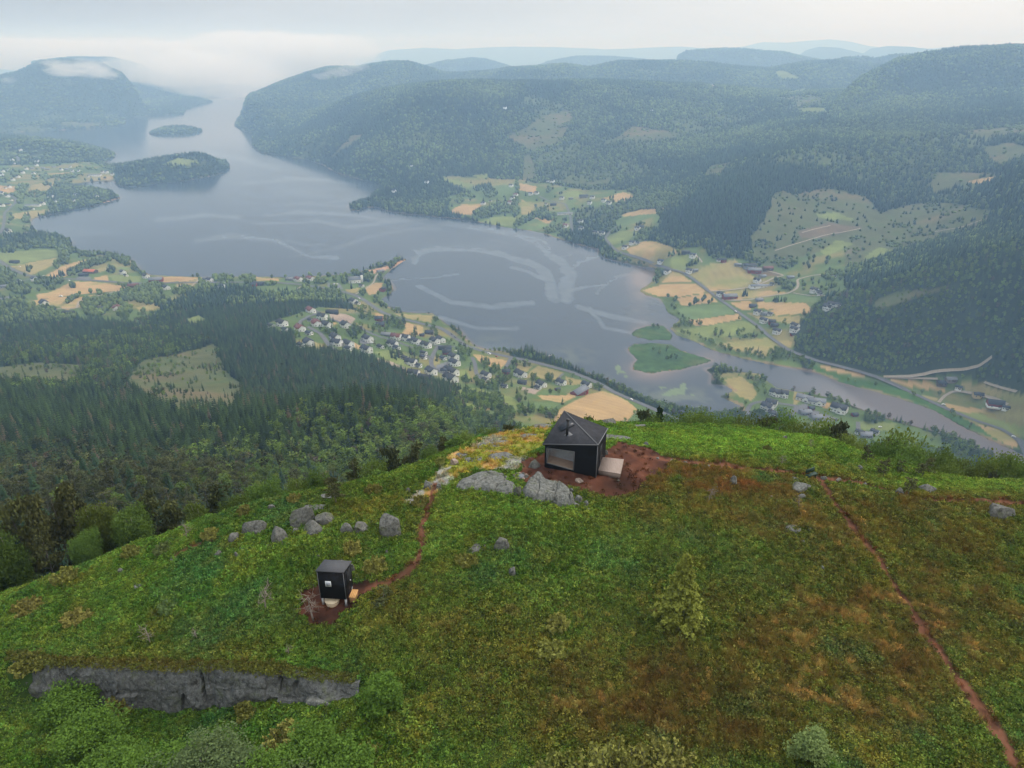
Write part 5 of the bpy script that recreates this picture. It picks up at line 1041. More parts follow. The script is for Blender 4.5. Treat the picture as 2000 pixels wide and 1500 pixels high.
sc *= np.where(r < 130, .62, np.where(r < 260, .62 + .38 * (r - 130) / 130, 1))
base = np.array([[.030, .049, .013], [.098, .145, .024], [.066, .070, .022]])[kind]
tint = base * (1 + .42 * rng.normal(size=(len(x), 1)).clip(-1.6, 2)) * (1 + .2 * tn)[:, None]
yy = np.where((kind == 1) & (rng.random(len(x)) < .25), 1.0, 0)[:, None]; tint = tint * (1 - yy) + yy * np.array([.125, .165, .032]) * rng.uniform(.8, 1.2, (len(x), 1))
br_ = (rng.random(len(x)) < .035)[:, None]; tint = np.where(br_, np.array([.10, .075, .045]), tint)
tint = np.clip(tint, .006, .3)
rot = rng.uniform(0, 6.28, len(x)); zz = z - .15
# mesh variants
IND = {0: [spruce(100 + i, 10 + i * .8, 2.5, 15, 10) for i in range(4)], 1: [birch(200 + i, 8.5 + i * .7, 2.5, 1500, .42) for i in range(4)], 2: [pine(300 + i, 9.5, 2.7, 1500, .36) for i in range(4)]}
INM = {0: ('spruce_tree', M_spruce, M_bark, 'dark green pointed spruce in the dense forest left of the hilltop', 'spruces of the forest below the hill'), 1: ('birch_tree', M_leaf, M_birchbark, 'bright green birch in the mixed forest left of the hilltop', 'birches of the forest below the hill'), 2: ('pine_tree', M_pine, M_bark, 'olive brown pine in the mixed forest left of the hilltop', 'pines of the forest below the hill')}
INDM = {k: [(a.mesh('trunk', INM[k][2]), b.mesh('crown', INM[k][1])) for a, b in vs] for k, vs in IND.items()}
used = np.zeros(len(x), bool)
for k in (0, 1, 2):
    cand = np.nonzero((kind == k) & (u > -30) & (u < 2030) & (v < 1250))[0]
    cand = cand[np.argsort(r[cand])][:300]; used[cand] = True
    nm, _, _, lab, grp = INM[k]
    for j, i in enumerate(cand):
        a, b = INDM[k][j % 4]; root = link(bpy.data.objects.new(nm, None)); root.location = (x[i], y[i], zz[i]); root.rotation_euler = (0, 0, rot[i]); s_ = sc[i] * (.85 if k == 1 else 1); root.scale = (s_, s_, s_)
        tag(root, lab, 'tree', grp); link(bpy.data.objects.new('trunk', a), root); link(bpy.data.objects.new('crown', b), root)
# instanced remainder
def protos(name, meshes):
    c = bpy.data.collections.new(name)
    for i, me in enumerate(meshes):
        o = bpy.data.objects.new('%s_%02d' % (name, i), me); c.objects.link(o)
    return c
def scatter_obj(name, coll, pts, scl, rot, vid, tint, label, kind='stuff', tilt=None):
    me = bpy.data.meshes.new(name); me.vertices.add(len(pts)); me.vertices.foreach_set('co', np.asarray(pts, np.float32).ravel())
    def at(n, ty, key, val):
        a_ = me.attributes.new(n, ty, 'POINT'); a_.data.foreach_set(key, np.asarray(val).ravel())
    at('scl', 'FLOAT_VECTOR', 'vector', np.asarray(scl, np.float32)); at('vid', 'INT', 'value', np.asarray(vid, np.int32))
    rv = np.zeros((len(pts), 3), np.float32); rv[:, 2] = rot
    if tilt is not None: rv[:, :2] = tilt
    at('rotv', 'FLOAT_VECTOR', 'vector', rv)
    c4 = np.ones((len(pts), 4), np.float32); c4[:, :3] = tint; at('tint', 'FLOAT_COLOR', 'color', c4)
    o = link(bpy.data.objects.new(name, me)); tag(o, label, None, None, kind)
    g = bpy.data.node_groups.new(name, 'GeometryNodeTree'); g.interface.new_socket('Geometry', in_out='INPUT', socket_type='NodeSocketGeometry'); g.interface.new_socket('Geometry', in_out='OUTPUT', socket_type='NodeSocketGeometry')
    n, l = g.nodes, g.links; gi, go_ = n.new('NodeGroupInput'), n.new('NodeGroupOutput'); ip = n.new('GeometryNodeInstanceOnPoints'); ci = n.new('GeometryNodeCollectionInfo')
    ci.inputs['Collection'].default_value = coll; ci.inputs['Separate Children'].default_value = True; ci.inputs['Reset Children'].default_value = True
    def na(nm_, ty):
        q_ = n.new('GeometryNodeInputNamedAttribute'); q_.data_type = ty; q_.inputs['Name'].default_value = nm_; return q_.outputs['Attribute']
    l.new(gi.outputs[0], ip.inputs['Points']); l.new(ci.outputs[0], ip.inputs['Instance']); ip.inputs['Pick Instance'].default_value = True
    l.new(na('vid', 'INT'), ip.inputs['Instance Index']); l.new(na('rotv', 'FLOAT_VECTOR'), ip.inputs['Rotation']); l.new(na('scl', 'FLOAT_VECTOR'), ip.inputs['Scale']); l.new(ip.outputs[0], go_.inputs[0])
    md = o.modifiers.new('scatter', 'NODES'); md.node_group = g
    return o
def join(tr, cr, name):
    m = MB(); 
    for b_ in (tr, cr):
        off = m.n; m.v += b_.v; m.q += [q_ + off for q_ in b_.q]; m.t += [t_ + off for t_ in b_.t]; m.n += b_.n
    return m.mesh(name, M_inst)
lowp = [join(*spruce(400 + i, 10.5 + i * .8, 2.6, 9, 8), 'spruce') for i in range(4)]
def blow(seed, h, w, nl, ls):
    rng_ = RG(seed); cr_ = MB(); tr_ = MB(); tr_.tube([(0, 0, 0), (0, 0, h * .7)], [.12, .05], 4); _, p_ = clumps(rng_, np.array([0, 0, h * .58]), (w * .8, w * .8, h * .38), 11, nl // 11); cr_.leaves(p_, ls, rng_); return tr_, cr_
lowb = [join(*blow(500 + i, 8.5 + i * .6, 2.5, 260, .8), 'birch') for i in range(4)]
lowpn = [join(*blow(600 + i, 9.5, 2.3, 200, .75), 'pine') for i in range(3)]
colf = protos('forest_kinds', lowp + lowb + lowpn)
rs = ~used; vid = np.where(kind == 0, rng.integers(0, 4, len(x)), np.where(kind == 1, rng.integers(4, 8, len(x)), rng.integers(8, 11, len(x))))
lt = "dense conifer and birch forest covering the slopes around the lake"
scatter_obj('forest', colf, np.c_[x, y, zz][rs], np.c_[sc, sc, sc][rs], rot[rs], vid[rs], tint[rs], 'mixed spruce and birch forest on the slope below the hilltop')
print('near forest', len(x), time.time() - T0)
# far: every tree a small crown of its own, in one mesh
FN2 = place_forest(1250, 9500, 5.0, .0029, 1.45, 21, 10)
x, y, z, r, u, v, bl, kd = FN2; n = len(x); rng = RG(7)
pb = .40 + 1.0 * fbm(x / 210, y / 210, 98, 4) + np.where(bl, .2, 0) + .5 * np.isin(kd, ['G', 'O']) - blobs(u, v, "1430,440,90,60,.5 1500,330,100,60,.3 1150,300,0.1,0.1,0")
isb = rng.random(n) < pb; sp_ = np.maximum(5.0, r * .0029)
wd = np.maximum(2.6, sp_ * .62) * rng.uniform(.75, 1.25, n) * np.where(isb, 1.05, .85); ht = np.where(isb, 9, 14) * rng.uniform(.7, 1.25, n) * np.where(kd == 'O', .6, 1)
tint = np.where(isb[:, None], [.092, .125, .034], [.030, .050, .022]) * (1 + .35 * rng.normal(size=(n, 1)).clip(-1.6, 2)) * (1 + .42 * fbm(x / 260, y / 260, 99, 4))[:, None]
tint = np.clip(tint, .006, .3)
a0 = rng.uniform(0, 6.28, n); K = 5
ang = a0[:, None] + np.arange(K) * 6.283 / K; ra = wd[:, None] * rng.uniform(.8, 1.2, (n, K))
fr_ = np.where(isb, .42, .06)[:, None]
ring = np.stack([x[:, None] + np.cos(ang) * ra, y[:, None] + np.sin(ang) * ra, z[:, None] + ht[:, None] * (fr_ + rng.uniform(-.06, .06, (n, K)))], -1)
ang2 = ang + .6; rb_ = wd[:, None] * np.where(isb, .72, .45)[:, None] * rng.uniform(.8, 1.2, (n, K))
ring2 = np.stack([x[:, None] + np.cos(ang2) * rb_, y[:, None] + np.sin(ang2) * rb_, z[:, None] + ht[:, None] * (np.where(isb, .8, .5)[:, None] + rng.uniform(-.06, .06, (n, K)))], -1)
top = np.stack([x, y, z + ht], -1)[:, None]; bot = np.stack([x, y, z - 1], -1)[:, None]
V_ = np.concatenate([ring, ring2, top, bot], 1).reshape(-1, 3); o_ = (np.arange(n) * (2 * K + 2))[:, None]
T_ = []
for i in range(K):
    j = (i + 1) % K
    for t_ in ((i, j, K + i), (j, K + j, K + i), (K + i, K + j, 2 * K), (j, i, 2 * K + 1)): T_.append(o_ + np.array(t_))
T_ = np.stack(T_, 1).reshape(-1, 3)
cc = np.repeat(tint, 2 * K + 2, 0)
M_far = mat('distant_foliage', attr='Col', rough=.9, spec=.1)
tag(link(bpy.data.objects.new('forest', npmesh('forest', V_, T_, M_far, cc))), 'far conifer forest covering the hills around and beyond the lake', kind='stuff')
print('far forest', n, time.time() - T0)
# ================================================================== on the hilltop
def hh(x, y): return ground(np.atleast_1d(x), np.atleast_1d(y))
def hp(u, v):
    x, y, z = hit([u], [v], 14, 150); return float(x[0]), float(y[0]), float(z[0])
def v3(t): return np.array(t, float)

# ------------------------------------------------------------------ cabin
M_blk = mat('black_board_cladding', (.010, .010, .011), .75, spec=.15, var=.5, vscale=7, stretch=(12, 12, .6), bump=.25, bscale=12)
def roofmat(nm, c):
    m = mat(nm, c, .7, spec=.22, var=.35, vscale=2.5, bump=.15)
    return m
M_croof = roofmat('tarred_board_roof', (.050, .050, .056)); M_trim = mat('roof_edge_trim', (.16, .16, .165), .6, spec=.3)
M_glass = bpy.data.materials.new('cabin_glass'); M_glass.use_nodes = True
t = M_glass.node_tree; gl = t.nodes.new('ShaderNodeBsdfGlossy'); gl.inputs['Roughness'].default_value = .03; tr_ = t.nodes.new('ShaderNodeBsdfTransparent'); ms = t.nodes.new('ShaderNodeMixShader'); ms.inputs[0].default_value = .16
t.links.new(tr_.outputs[0], ms.inputs[1]); t.links.new(gl.outputs[0], ms.inputs[2]); t.links.new(ms.outputs[0], t.nodes['Material Output'].inputs['Surface'])
M_inwood = mat('interior_wood', (.25, .185, .135), .7, var=.25, vscale=3, stretch=(1, 8, 1)); M_inwall = mat('interior_wall', (.30, .32, .33), .8, var=.1)
M_deck = mat('deck_boards', (.33, .255, .215), .8, var=.22, vscale=2.2, stretch=(6, .6, 1), bump=.2)
M_metal = mat('black_metal', (.015, .015, .017), .45, spec=.5)
FL, FR = v3((2.75, 52.0, 397.9)), v3((6.85, 49.8, 397.7)); BR_, BL_ = v3((8.1, 53.7, 397.8)), v3((4.0, 55.9, 397.9))
zt = dict(FL=399.80, FR=401.02, BR=400.32, BL=399.55); PK = v3((4.47, 54.5, 401.62))
cab = link(bpy.data.objects.new('cabin', None)); cab.location = FL
tag(cab, 'black timber cabin with steep folded roof on the hilltop', 'cabin')
def loc(p): return np.asarray(p, float) - FL
def up(p, z): q = v3(p); q[2] = z; return q
# window opening on the front wall, in wall coordinates s (0..1 along), z
s0, s1 = .045, .575; zb0 = 398.12; zw = lambda s: zt['FL'] + (zt['FR'] - zt['FL']) * s
zb = lambda s: 397.9
F = lambda s, z: up(FL + (FR - FL) * s, z)
wt0, wt1 = zw(s0) - .30, zw(s1) - .62
m = MB()
def quad(a, b, c, d): m.add([loc(a), loc(b), loc(c), loc(d)], [(0, 1, 2, 3)])
quad(F(0, 397.2), F(s0, 397.2), F(s0, zw(s0)), F(0, zw(0))); quad(F(s1, 397.2), F(1, 397.2), F(1, zw(1)), F(s1, zw(s1)))
quad(F(s0, 397.2), F(s1, 397.2), F(s1, zb0), F(s0, zb0)); quad(F(s0, wt0), F(s1, wt1), F(s1, zw(s1)), F(s0, zw(s0)))
quad(FR * [1, 1, 0] + [0, 0, 397.2], BR_ * [1, 1, 0] + [0, 0, 397.2], up(BR_, zt['BR']), up(FR, zt['FR']))
quad(BR_ * [1, 1, 0] + [0, 0, 397.2], BL_ * [1, 1, 0] + [0, 0, 397.2], up(BL_, zt['BL']), up(BR_, zt['BR']))
quad(BL_ * [1, 1, 0] + [0, 0, 397.2], FL * [1, 1, 0] + [0, 0, 397.2], up(FL, zt['FL']), up(BL_, zt['BL']))
m.build('wall', M_blk, cab)
# recess: reveal, floor, back wall inside the window
nin = v3((BL_ - FL)); nin[2] = 0; nin /= np.linalg.norm(nin)
m = MB(); D_ = .85
a, b, c, d = F(s0, zb0), F(s1, zb0), F(s1, wt1), F(s0, wt0)
fl = [a, b, b + nin * D_ + [0, 0, .25], a + nin * D_ + [0, 0, .25]]; m.add([loc(q) for q in fl], [(0, 1, 2, 3)]); m.build('window_floor', M_inwood, cab)
m = MB(); m.add([loc(q) for q in (fl[3], fl[2], c + nin * D_, d + nin * D_)], [(0, 1, 2, 3)]); m.add([loc(q) for q in (a, d, d + nin * D_, fl[3])], [(0, 1, 2, 3)]); m.add([loc(q) for q in (b, fl[2], c + nin * D_, c)], [(0, 1, 2, 3)]); m.add([loc(q) for q in (d, c, c + nin * D_, d + nin * D_)], [(0, 1, 2, 3)])
m.build('window_lining', M_inwall, cab)
win = MB(); o2 = -nin * .03
for p, q in ((a, b), (b, c), (c, d), (d, a)):
    win.tube([loc(p + o2), loc(q + o2)], [.045, .045], 4)
wf = win.build('window', mat('window_frame_grey', (.13, .13, .13), .6), cab)
m = MB(); m.add([loc(q + nin * .05) for q in (a, b, c, d)], [(0, 1, 2, 3)]); m.build('pane', M_glass, wf)
# roof: four folded slopes with an overhang, tarred boards
cen = (FL + FR + BR_ + BL_) / 4
def ov(p, z, k=.16):
    q = v3(p); dd_ = q - cen; dd_[2] = 0; dd_ /= np.linalg.norm(dd_); q = q + dd_ * k; q[2] = z; return q
E = [ov(FL, zt['FL'] + .0, .2), ov(FR, zt['FR'] + .0, .1), ov(BR_, zt['BR'] + .0, .1), ov(BL_, zt['BL'], .12)]
m = MB(); top = [e + [0, 0, .09] for e in E]; pk = PK + [0, 0, .09]
m.add([loc(p) for p in E + top + [pk]], [(0, 1, 5, 4), (1, 2, 6, 5), (2, 3, 7, 6), (3, 0, 4, 7), (0, 3, 2, 1)], [(4, 5, 8), (5, 6, 8), (6, 7, 8), (7, 4, 8)])
roof = m.build('roof', M_croof, cab)
# board battens on the two slopes seen, running down the slope
def battens(A, B, C, k, ang, name):
    n_ = np.cross(B - A, C - A); n_ /= np.linalg.norm(n_); n_ = n_ if n_[2] > 0 else -n_
    e1 = (B - A) / np.linalg.norm(B - A); e2 = np.cross(n_, e1); tri = np.array([[0, 0], [np.linalg.norm(B - A), 0], [(C - A) @ e1, (C - A) @ e2]])
    dr = v3((math.cos(ang), math.sin(ang), 0))[:2]; nr2 = np.array([-dr[1], dr[0]]); pr = tri @ nr2; mm = MB()
    for q in np.arange(pr.min() + .1, pr.max(), k):
        xs = []
        for i in range(3):
            p, r_ = tri[i], tri[(i + 1) % 3]; dp, dq = p @ nr2 - q, r_ @ nr2 - q
            if dp * dq < 0: xs.append(p + (r_ - p) * dp / (dp - dq))
        if len(xs) == 2:
            P3_ = [A + e1 * w_[0] + e2 * w_[1] + n_ * .012 for w_ in xs]; mm.tube([loc(P3_[0]), loc(P3_[1])], [.012, .012], 4)
    return mm.build(name, M_croof, roof)
T4 = [v3(p) for p in top]
battens(T4[0], T4[1], pk, .15, math.radians(90), 'board_seams'); battens(T4[1], T4[2], pk, .15, math.radians(62), 'board_seams')
for p, q, r_ in ((T4[1], pk, .035), (T4[0], T4[1], .035), (T4[1], T4[2], .04), (T4[0], pk, .025)):
    mm = MB(); mm.tube([loc(p + [0, 0, .01]), loc(q + [0, 0, .01])], [r_, r_], 5); mm.build('ridge_trim', M_trim if r_ > .03 else M_croof, roof)
def onroof(u, v, A=T4[0], B=T4[1], C=pk):
    n_ = np.cross(B - A, C - A); t_ = (750 - v) / FPX; d_ = v3(((u - 1000) / FPX, cp + t_ * sp, -sp + t_ * cp)); o_ = v3((0, 0, CZ)); k = ((A - o_) @ n_) / (d_ @ n_); return o_ + d_ * k, n_ / np.linalg.norm(n_) * (1 if n_[2] > 0 else -1)
cb, nr = onroof(1107.5, 850)
mm = MB(); mm.tube([loc(cb - [0, 0, .2]), loc(cb + [0.03, 0, 1.38])], [.11, .11], 14); ch_ = mm.build('chimney', M_metal, roof)
mm = MB(); mm.tube([loc(cb + [.03, 0, 1.38]), loc(cb + [.03, 0, 1.5])], [.15, .15], 14); mm.build('chimney_cap', M_metal, ch_)
mm = MB(); pts = [onroof(*p)[0] + nr * .03 for p in ((1101, 851), (1112, 853), (1119, 849), (1111, 843))]; mm.prism([loc(p - nr * .03) for p in pts], [loc(p) for p in pts]); mm.build('chimney_plate', M_trim, roof)
mm = MB(); pts = [onroof(*p)[0] + nr * .07 for p in ((1089, 835), (1096, 843.5), (1123, 830), (1112, 820.5))]; mm.prism([loc(p - nr * .06) for p in pts], [loc(p) for p in pts]); mm.build('solar_panel', mat('solar_glass', (.018, .022, .03), .35, spec=.4), roof)
# side: door in the right wall
rv = (BR_ - FR); rv[2] = 0; rl = np.linalg.norm(rv); rv /= rl; rn = v3((rv[1], -rv[0], 0))
def side(s, z, o=.03): return loc(up(FR + rv * s, z) + rn * o)
mm = MB(); mm.prism([side(1.2, 398.1, -.02), side(2.05, 398.1, -.02), side(2.05, 400.1, -.02), side(1.2, 400.1, -.02)], [side(1.2, 398.1, .04), side(2.05, 398.1, .04), side(2.05, 400.1, .04), side(1.2, 400.1, .04)])
dr = mm.build('door', mat('cabin_door', (.006, .006, .007), .4, spec=.4), cab)
mm = MB(); mm.tube([side(1.95, 399.05, .04), side(1.95, 399.05, .1), side(1.8, 399.05, .1)], [.02, .02, .02], 6); mm.build('handle', M_trim, dr)
mm = MB(); mm.tube([loc(FR + rn * .02 + [0, 0, 0]), loc(up(FR, zt['FR']) + rn * .02)], [.03, .03], 4); mm.build('corner_trim', M_trim, cab)
# deck
dc = [v3((*map(float, at_z(u, v, 398.3)), 398.3)) for u, v in ((1168.5, 918.5), (1212, 925.5), (1218.5, 897), (1174.5, 892))]
dk = link(bpy.data.objects.new('deck', None)); dk.location = dc[0]; tag(dk, 'low pinkish wooden deck on bare soil at the cabin side', 'deck')
def dpt(a, b, z=0): return dc[0] + (dc[1] - dc[0]) * a + ((dc[3] - dc[0]) * (1 - a) + (dc[2] - dc[1]) * a) * b + v3((0, 0, z)) - dc[0]
mm = MB(); nb = 15
for i in range(nb):
    b0, b1 = i / nb + .004, (i + 1) / nb - .004
    mm.prism([dpt(0, b0, -.03), dpt(1, b0, -.03), dpt(1, b1, -.03), dpt(0, b1, -.03)], [dpt(0, b0), dpt(1, b0), dpt(1, b1), dpt(0, b1)])
mm.build('boards', M_deck, dk)
mm = MB(); mm.prism([dpt(.01, .01, -.55), dpt(.99, .01, -.55), dpt(.99, .99, -.55), dpt(.01, .99, -.55)], [dpt(.01, .01, -.033), dpt(.99, .01, -.033), dpt(.99, .99, -.033), dpt(.01, .99, -.033)]); mm.build('base_frame', mat('deck_frame', (.20, .15, .12), .9, var=.2), dk)

# ------------------------------------------------------------------ outhouse
zo = float(hh(-9.3, 37.2)[0]) + .28
def px3(u, v, z): x_, y_ = at_z(u, v, z); return v3((x_, y_, z))
oFL, oFR, oBR = px3(626.5, 1168, zo), px3(676.5, 1171, zo), px3(688.5, 1148, zo)
sd2 = oBR - oFR; ln2 = max(1.5, min(np.linalg.norm(sd2), 1.9)); fv = oFR - oFL; perp = v3((-fv[1], fv[0], 0)); perp /= np.linalg.norm(perp); oBR = oFR + (perp * .8 + sd2 / np.linalg.norm(sd2) * .2) * ln2; oBL = oBR - fv
def topz(p, v): return CZ - float(slope(v)) * p[1]
zF, zB = topz(oFL, 1115.5), topz(oBR, 1098.5)
oh = link(bpy.data.objects.new('outhouse', None)); oh.location = oFL; tag(oh, 'small black timber outhouse with mono-pitch roof and tiny white window', 'outhouse')
lo2 = lambda p: np.asarray(p, float) - oFL
mm = MB(); mm.prism([lo2(p) for p in (oFL, oFR, oBR, oBL)], [lo2(up(oFL, zF)), lo2(up(oFR, zF)), lo2(up(oBR, zB)), lo2(up(oBL, zB))]); mm.build('wall', M_blk, oh)
mm = MB(); c_ = (oFL + oFR + oBR + oBL) / 4
def o3(p, z): q = v3(p); d_ = (q - c_) * [1, 1, 0]; q = q + d_ / np.linalg.norm(d_) * .09; q[2] = z; return lo2(q)
rp = [o3(oFL, zF), o3(oFR, zF), o3(oBR, zB), o3(oBL, zB)]; mm.prism([p + [0, 0, .006] for p in rp], [p + [0, 0, .08] for p in rp]); mm.build('roof', mat('roofing_felt', (.075, .075, .08), .85, var=.15, vscale=9), oh)
fn = v3((fv[1], -fv[0], 0)); fn /= np.linalg.norm(fn); fu = fv / np.linalg.norm(fv)
wc = None
def front(u, v):
    t_ = (750 - v) / FPX; d_ = v3(((u - 1000) / FPX, cp + t_ * sp, -sp + t_ * cp)); o_ = v3((0, 0, CZ)); return o_ + d_ * (((oFL - o_) @ fn) / (d_ @ fn))
wc = front(641.2, 1140) + fn * .02
for j_, (hs, mt_, nm, out_) in enumerate(((.19, mat('white_window_frame', (.8, .8, .8), .5), 'window', 0), (.12, mat('window_pane', (.35, .37, .42), .2, spec=.6), 'pane', .022))):
    mm = MB(); r4 = [wc + fn * out_ + fu * a_ * hs + v3((0, 0, b_ * hs * 1.1)) for a_, b_ in ((-1, -1), (1, -1), (1, 1), (-1, 1))]; mm.prism([lo2(p - fn * .03) for p in r4], [lo2(p + fn * .02) for p in r4])
    if j_ == 0: wfr = mm.build(nm, mt_, oh)
    else: mm.build(nm, mt_, wfr)
for p in (oFR, oFL):
    mm = MB(); mm.tube([lo2(p + fn * .01), lo2(up(p, zF) + fn * .01)], [.022, .022], 4); mm.build('corner_trim', M_trim, oh)
for p in (oFL + fu * .08 + perp * .1, oFR - fu * .08 + perp * .1, oBR - fu * .1 - perp * .1, oBL + fu * .1 - perp * .1):
    mm = MB(); q = lo2(p); mm.box(q[0] - .06, q[1] - .06, -.6, q[0] + .06, q[1] + .06, 0); mm.build('leg', mat('pale_post', (.4, .4, .4), .8), oh)
rd = (oBR - oFR); rdl = np.linalg.norm(rd); rd /= rdl; rdn = v3((rd[1], -rd[0], 0))
mm = MB(); q4 = [oFR + rd * a_ * rdl + v3((0, 0, b_)) for a_, b_ in ((.35, .05), (.9, .05), (.9, 1.75), (.35, 1.75))]; mm.prism([lo2(p) for p in q4], [lo2(p + rdn * .03) for p in q4]); dr2 = mm.build('door', mat('outhouse_door', (.014, .014, .015), .6, spec=.25), oh)
mm = MB(); hpnt = oFR + rd * rdl * .62 + v3((0, 0, .85)) + rdn * .03; mm.tube([lo2(hpnt), lo2(hpnt + rdn * .07)], [.035, .045], 8); mm.build('handle', mat('bright_knob', (.6, .6, .6), .35, metal=.5), dr2)
# round cream tank lid under the outhouse, and the wooden step
x_, y_, z_ = hp(648, 1183); tk = link(bpy.data.objects.new('compost_tank', None)); tk.location = (x_, y_ + .25, z_); tag(tk, 'round cream compost tank half under the black outhouse', 'tank')
M_cream = mat('cream_plastic', (.62, .50, .34), .6, var=.08)
mm = MB(); mm.tube([(0, 0, -.3), (0, 0, .0), (0, 0, .30)], [.36, .42, .48], 28); mm.build('tub', mat('tub_side', (.50, .38, .25), .7), tk); mm = MB(); mm.tube([(0, 0, .305), (0, 0, .36)], [.50, .50], 28); mm.build('lid', M_cream, tk)
st = [v3((*map(float, at_z(u, v, zo + .02)), zo + .02)) for u, v in ((681, 1166), (693.5, 1167), (699.5, 1151.5), (687.5, 1150.5))]
stp = link(bpy.data.objects.new('wooden_step', None)); stp.location = st[0]; tag(stp, 'fresh orange-brown wooden step beside the outhouse door', 'step')
for i in range(4):
    a_, b_ = i / 4 + .015, (i + 1) / 4 - .015; e = lambda s, t_: st[0] + (st[1] - st[0]) * s + (st[3] - st[0]) * t_ - st[0]
    mm = MB(); c4 = [e(a_, 0), e(b_, 0), e(b_, 1), e(a_, 1)]; mm.prism([p - [0, 0, .05] for p in c4], c4); mm.build('board', mat('fresh_wood', (.62, .33, .12), .7, var=.15), stp)
mm = MB(); c4 = [e(.05, .05), e(.95, .05), e(.95, .95), e(.05, .95)]; mm.prism([p - [0, 0, .6] for p in c4], [p - [0, 0, .053] for p in c4]); mm.build('base_frame', mat('step_frame', (.3, .16, .07), .8), stp)

# ------------------------------------------------------------------ rocks
def rockmat(nm, c, lich=.5):
    m = bpy.data.materials.new(nm); m.use_nodes = True; t = m.node_tree; n, l = t.nodes, t.links; b = n['Principled BSDF']; b.inputs['Roughness'].default_value = .92; b.inputs['Specular IOR Level'].default_value = .15
    g = n.new('ShaderNodeNewGeometry'); prev = None
    def nz(s, d=7, r=.65):
        q = n.new('ShaderNodeTexNoise'); q.inputs['Scale'].default_value = s; q.inputs['Detail'].default_value = d; q.inputs['Roughness'].default_value = r; l.new(g.outputs['Position'], q.inputs['Vector']); return q
    a, b2, c2, d2 = nz(1.1), nz(4.5), nz(14), nz(2.3)
    r1 = n.new('ShaderNodeValToRGB'); r1.color_ramp.elements[0].position = .3; r1.color_ramp.elements[0].color = (c[0] * .35, c[1] * .35, c[2] * .33, 1); r1.color_ramp.elements[1].position = .72; r1.color_ramp.elements[1].color = (c[0] * 1.35, c[1] * 1.35, c[2] * 1.3, 1); l.new(b2.outputs[0], r1.inputs[0])
    r2 = n.new('ShaderNodeValToRGB'); r2.color_ramp.elements[0].position = .56; r2.color_ramp.elements[0].color = (0, 0, 0, 1); r2.color_ramp.elements[1].position = .66; r2.color_ramp.elements[1].color = (lich, lich, lich, 1); l.new(a.outputs[0], r2.inputs[0])
    mx_ = n.new('ShaderNodeMix'); mx_.data_type = 'RGBA'; l.new(r2.outputs[0], mx_.inputs['Factor']); l.new(r1.outputs[0], mx_.inputs['A']); mx_.inputs['B'].default_value = (.10, .12, .035, 1)
    r3 = n.new('ShaderNodeValToRGB'); r3.color_ramp.elements[0].position = .6; r3.color_ramp.elements[0].color = (0, 0, 0, 1); r3.color_ramp.elements[1].position = .68; r3.color_ramp.elements[1].color = (.7, .7, .7, 1); l.new(c2.outputs[0], r3.inputs[0])
    mx2 = n.new('ShaderNodeMix'); mx2.data_type = 'RGBA'; l.new(r3.outputs[0], mx2.inputs['Factor']); l.new(mx_.outputs['Result'], mx2.inputs['A']); mx2.inputs['B'].default_value = (c[0] * 2.9, c[1] * 2.9, c[2] * 2.7, 1)
    r4 = n.new('ShaderNodeValToRGB'); r4.color_ramp.elements[0].position = .36; r4.color_ramp.elements[0].color = (.28, .27, .26, 1); r4.color_ramp.elements[1].position = .44; r4.color_ramp.elements[1].color = (1, 1, 1, 1); l.new(d2.outputs[0], r4.inputs[0])
    mx3 = n.new('ShaderNodeMix'); mx3.data_type = 'RGBA'; mx3.blend_type = 'MULTIPLY'; mx3.inputs['Factor'].default_value = .7; l.new(mx2.outputs['Result'], mx3.inputs['A']); l.new(r4.outputs[0], mx3.inputs['B']); l.new(mx3.outputs['Result'], b.inputs['Base Color'])
    bp = n.new('ShaderNodeBump'); bp.inputs['Strength'].default_value = .7; bp.inputs['Distance'].default_value = .08; l.new(b2.outputs[0], bp.inputs['Height']); l.new(bp.outputs[0], b.inputs['Normal'])
    return m
M_rock = rockmat('lichen_granite', (.135, .132, .122)); M_slab = rockmat('pale_granite', (.165, .165, .155), .3); M_cliffm = rockmat('dark_cliff_rock', (.135, .135, .132), .35); M_pink = rockmat('pinkish_granite', (.34, .26, .22), .1)
import bmesh
def ico(n=4):
    bm = bmesh.new(); bmesh.ops.create_icosphere(bm, subdivisions=n, radius=1); v = np.array([q.co[:] for q in bm.verts]); f = np.array([[a.index for a in q.verts] for q in bm.faces]); bm.free(); return v, f
IV, IF = ico(4); IV5, IF5 = ico(5)
def n3(p, s, seed, o=3):
    return (fbm(p[:, 0] * s + p[:, 2] * s * .7, p[:, 1] * s - p[:, 2] * s * .4, seed, o) + fbm(p[:, 1] * s + 9, p[:, 2] * s + p[:, 0] * s * .3, seed + 5, o)) * .5
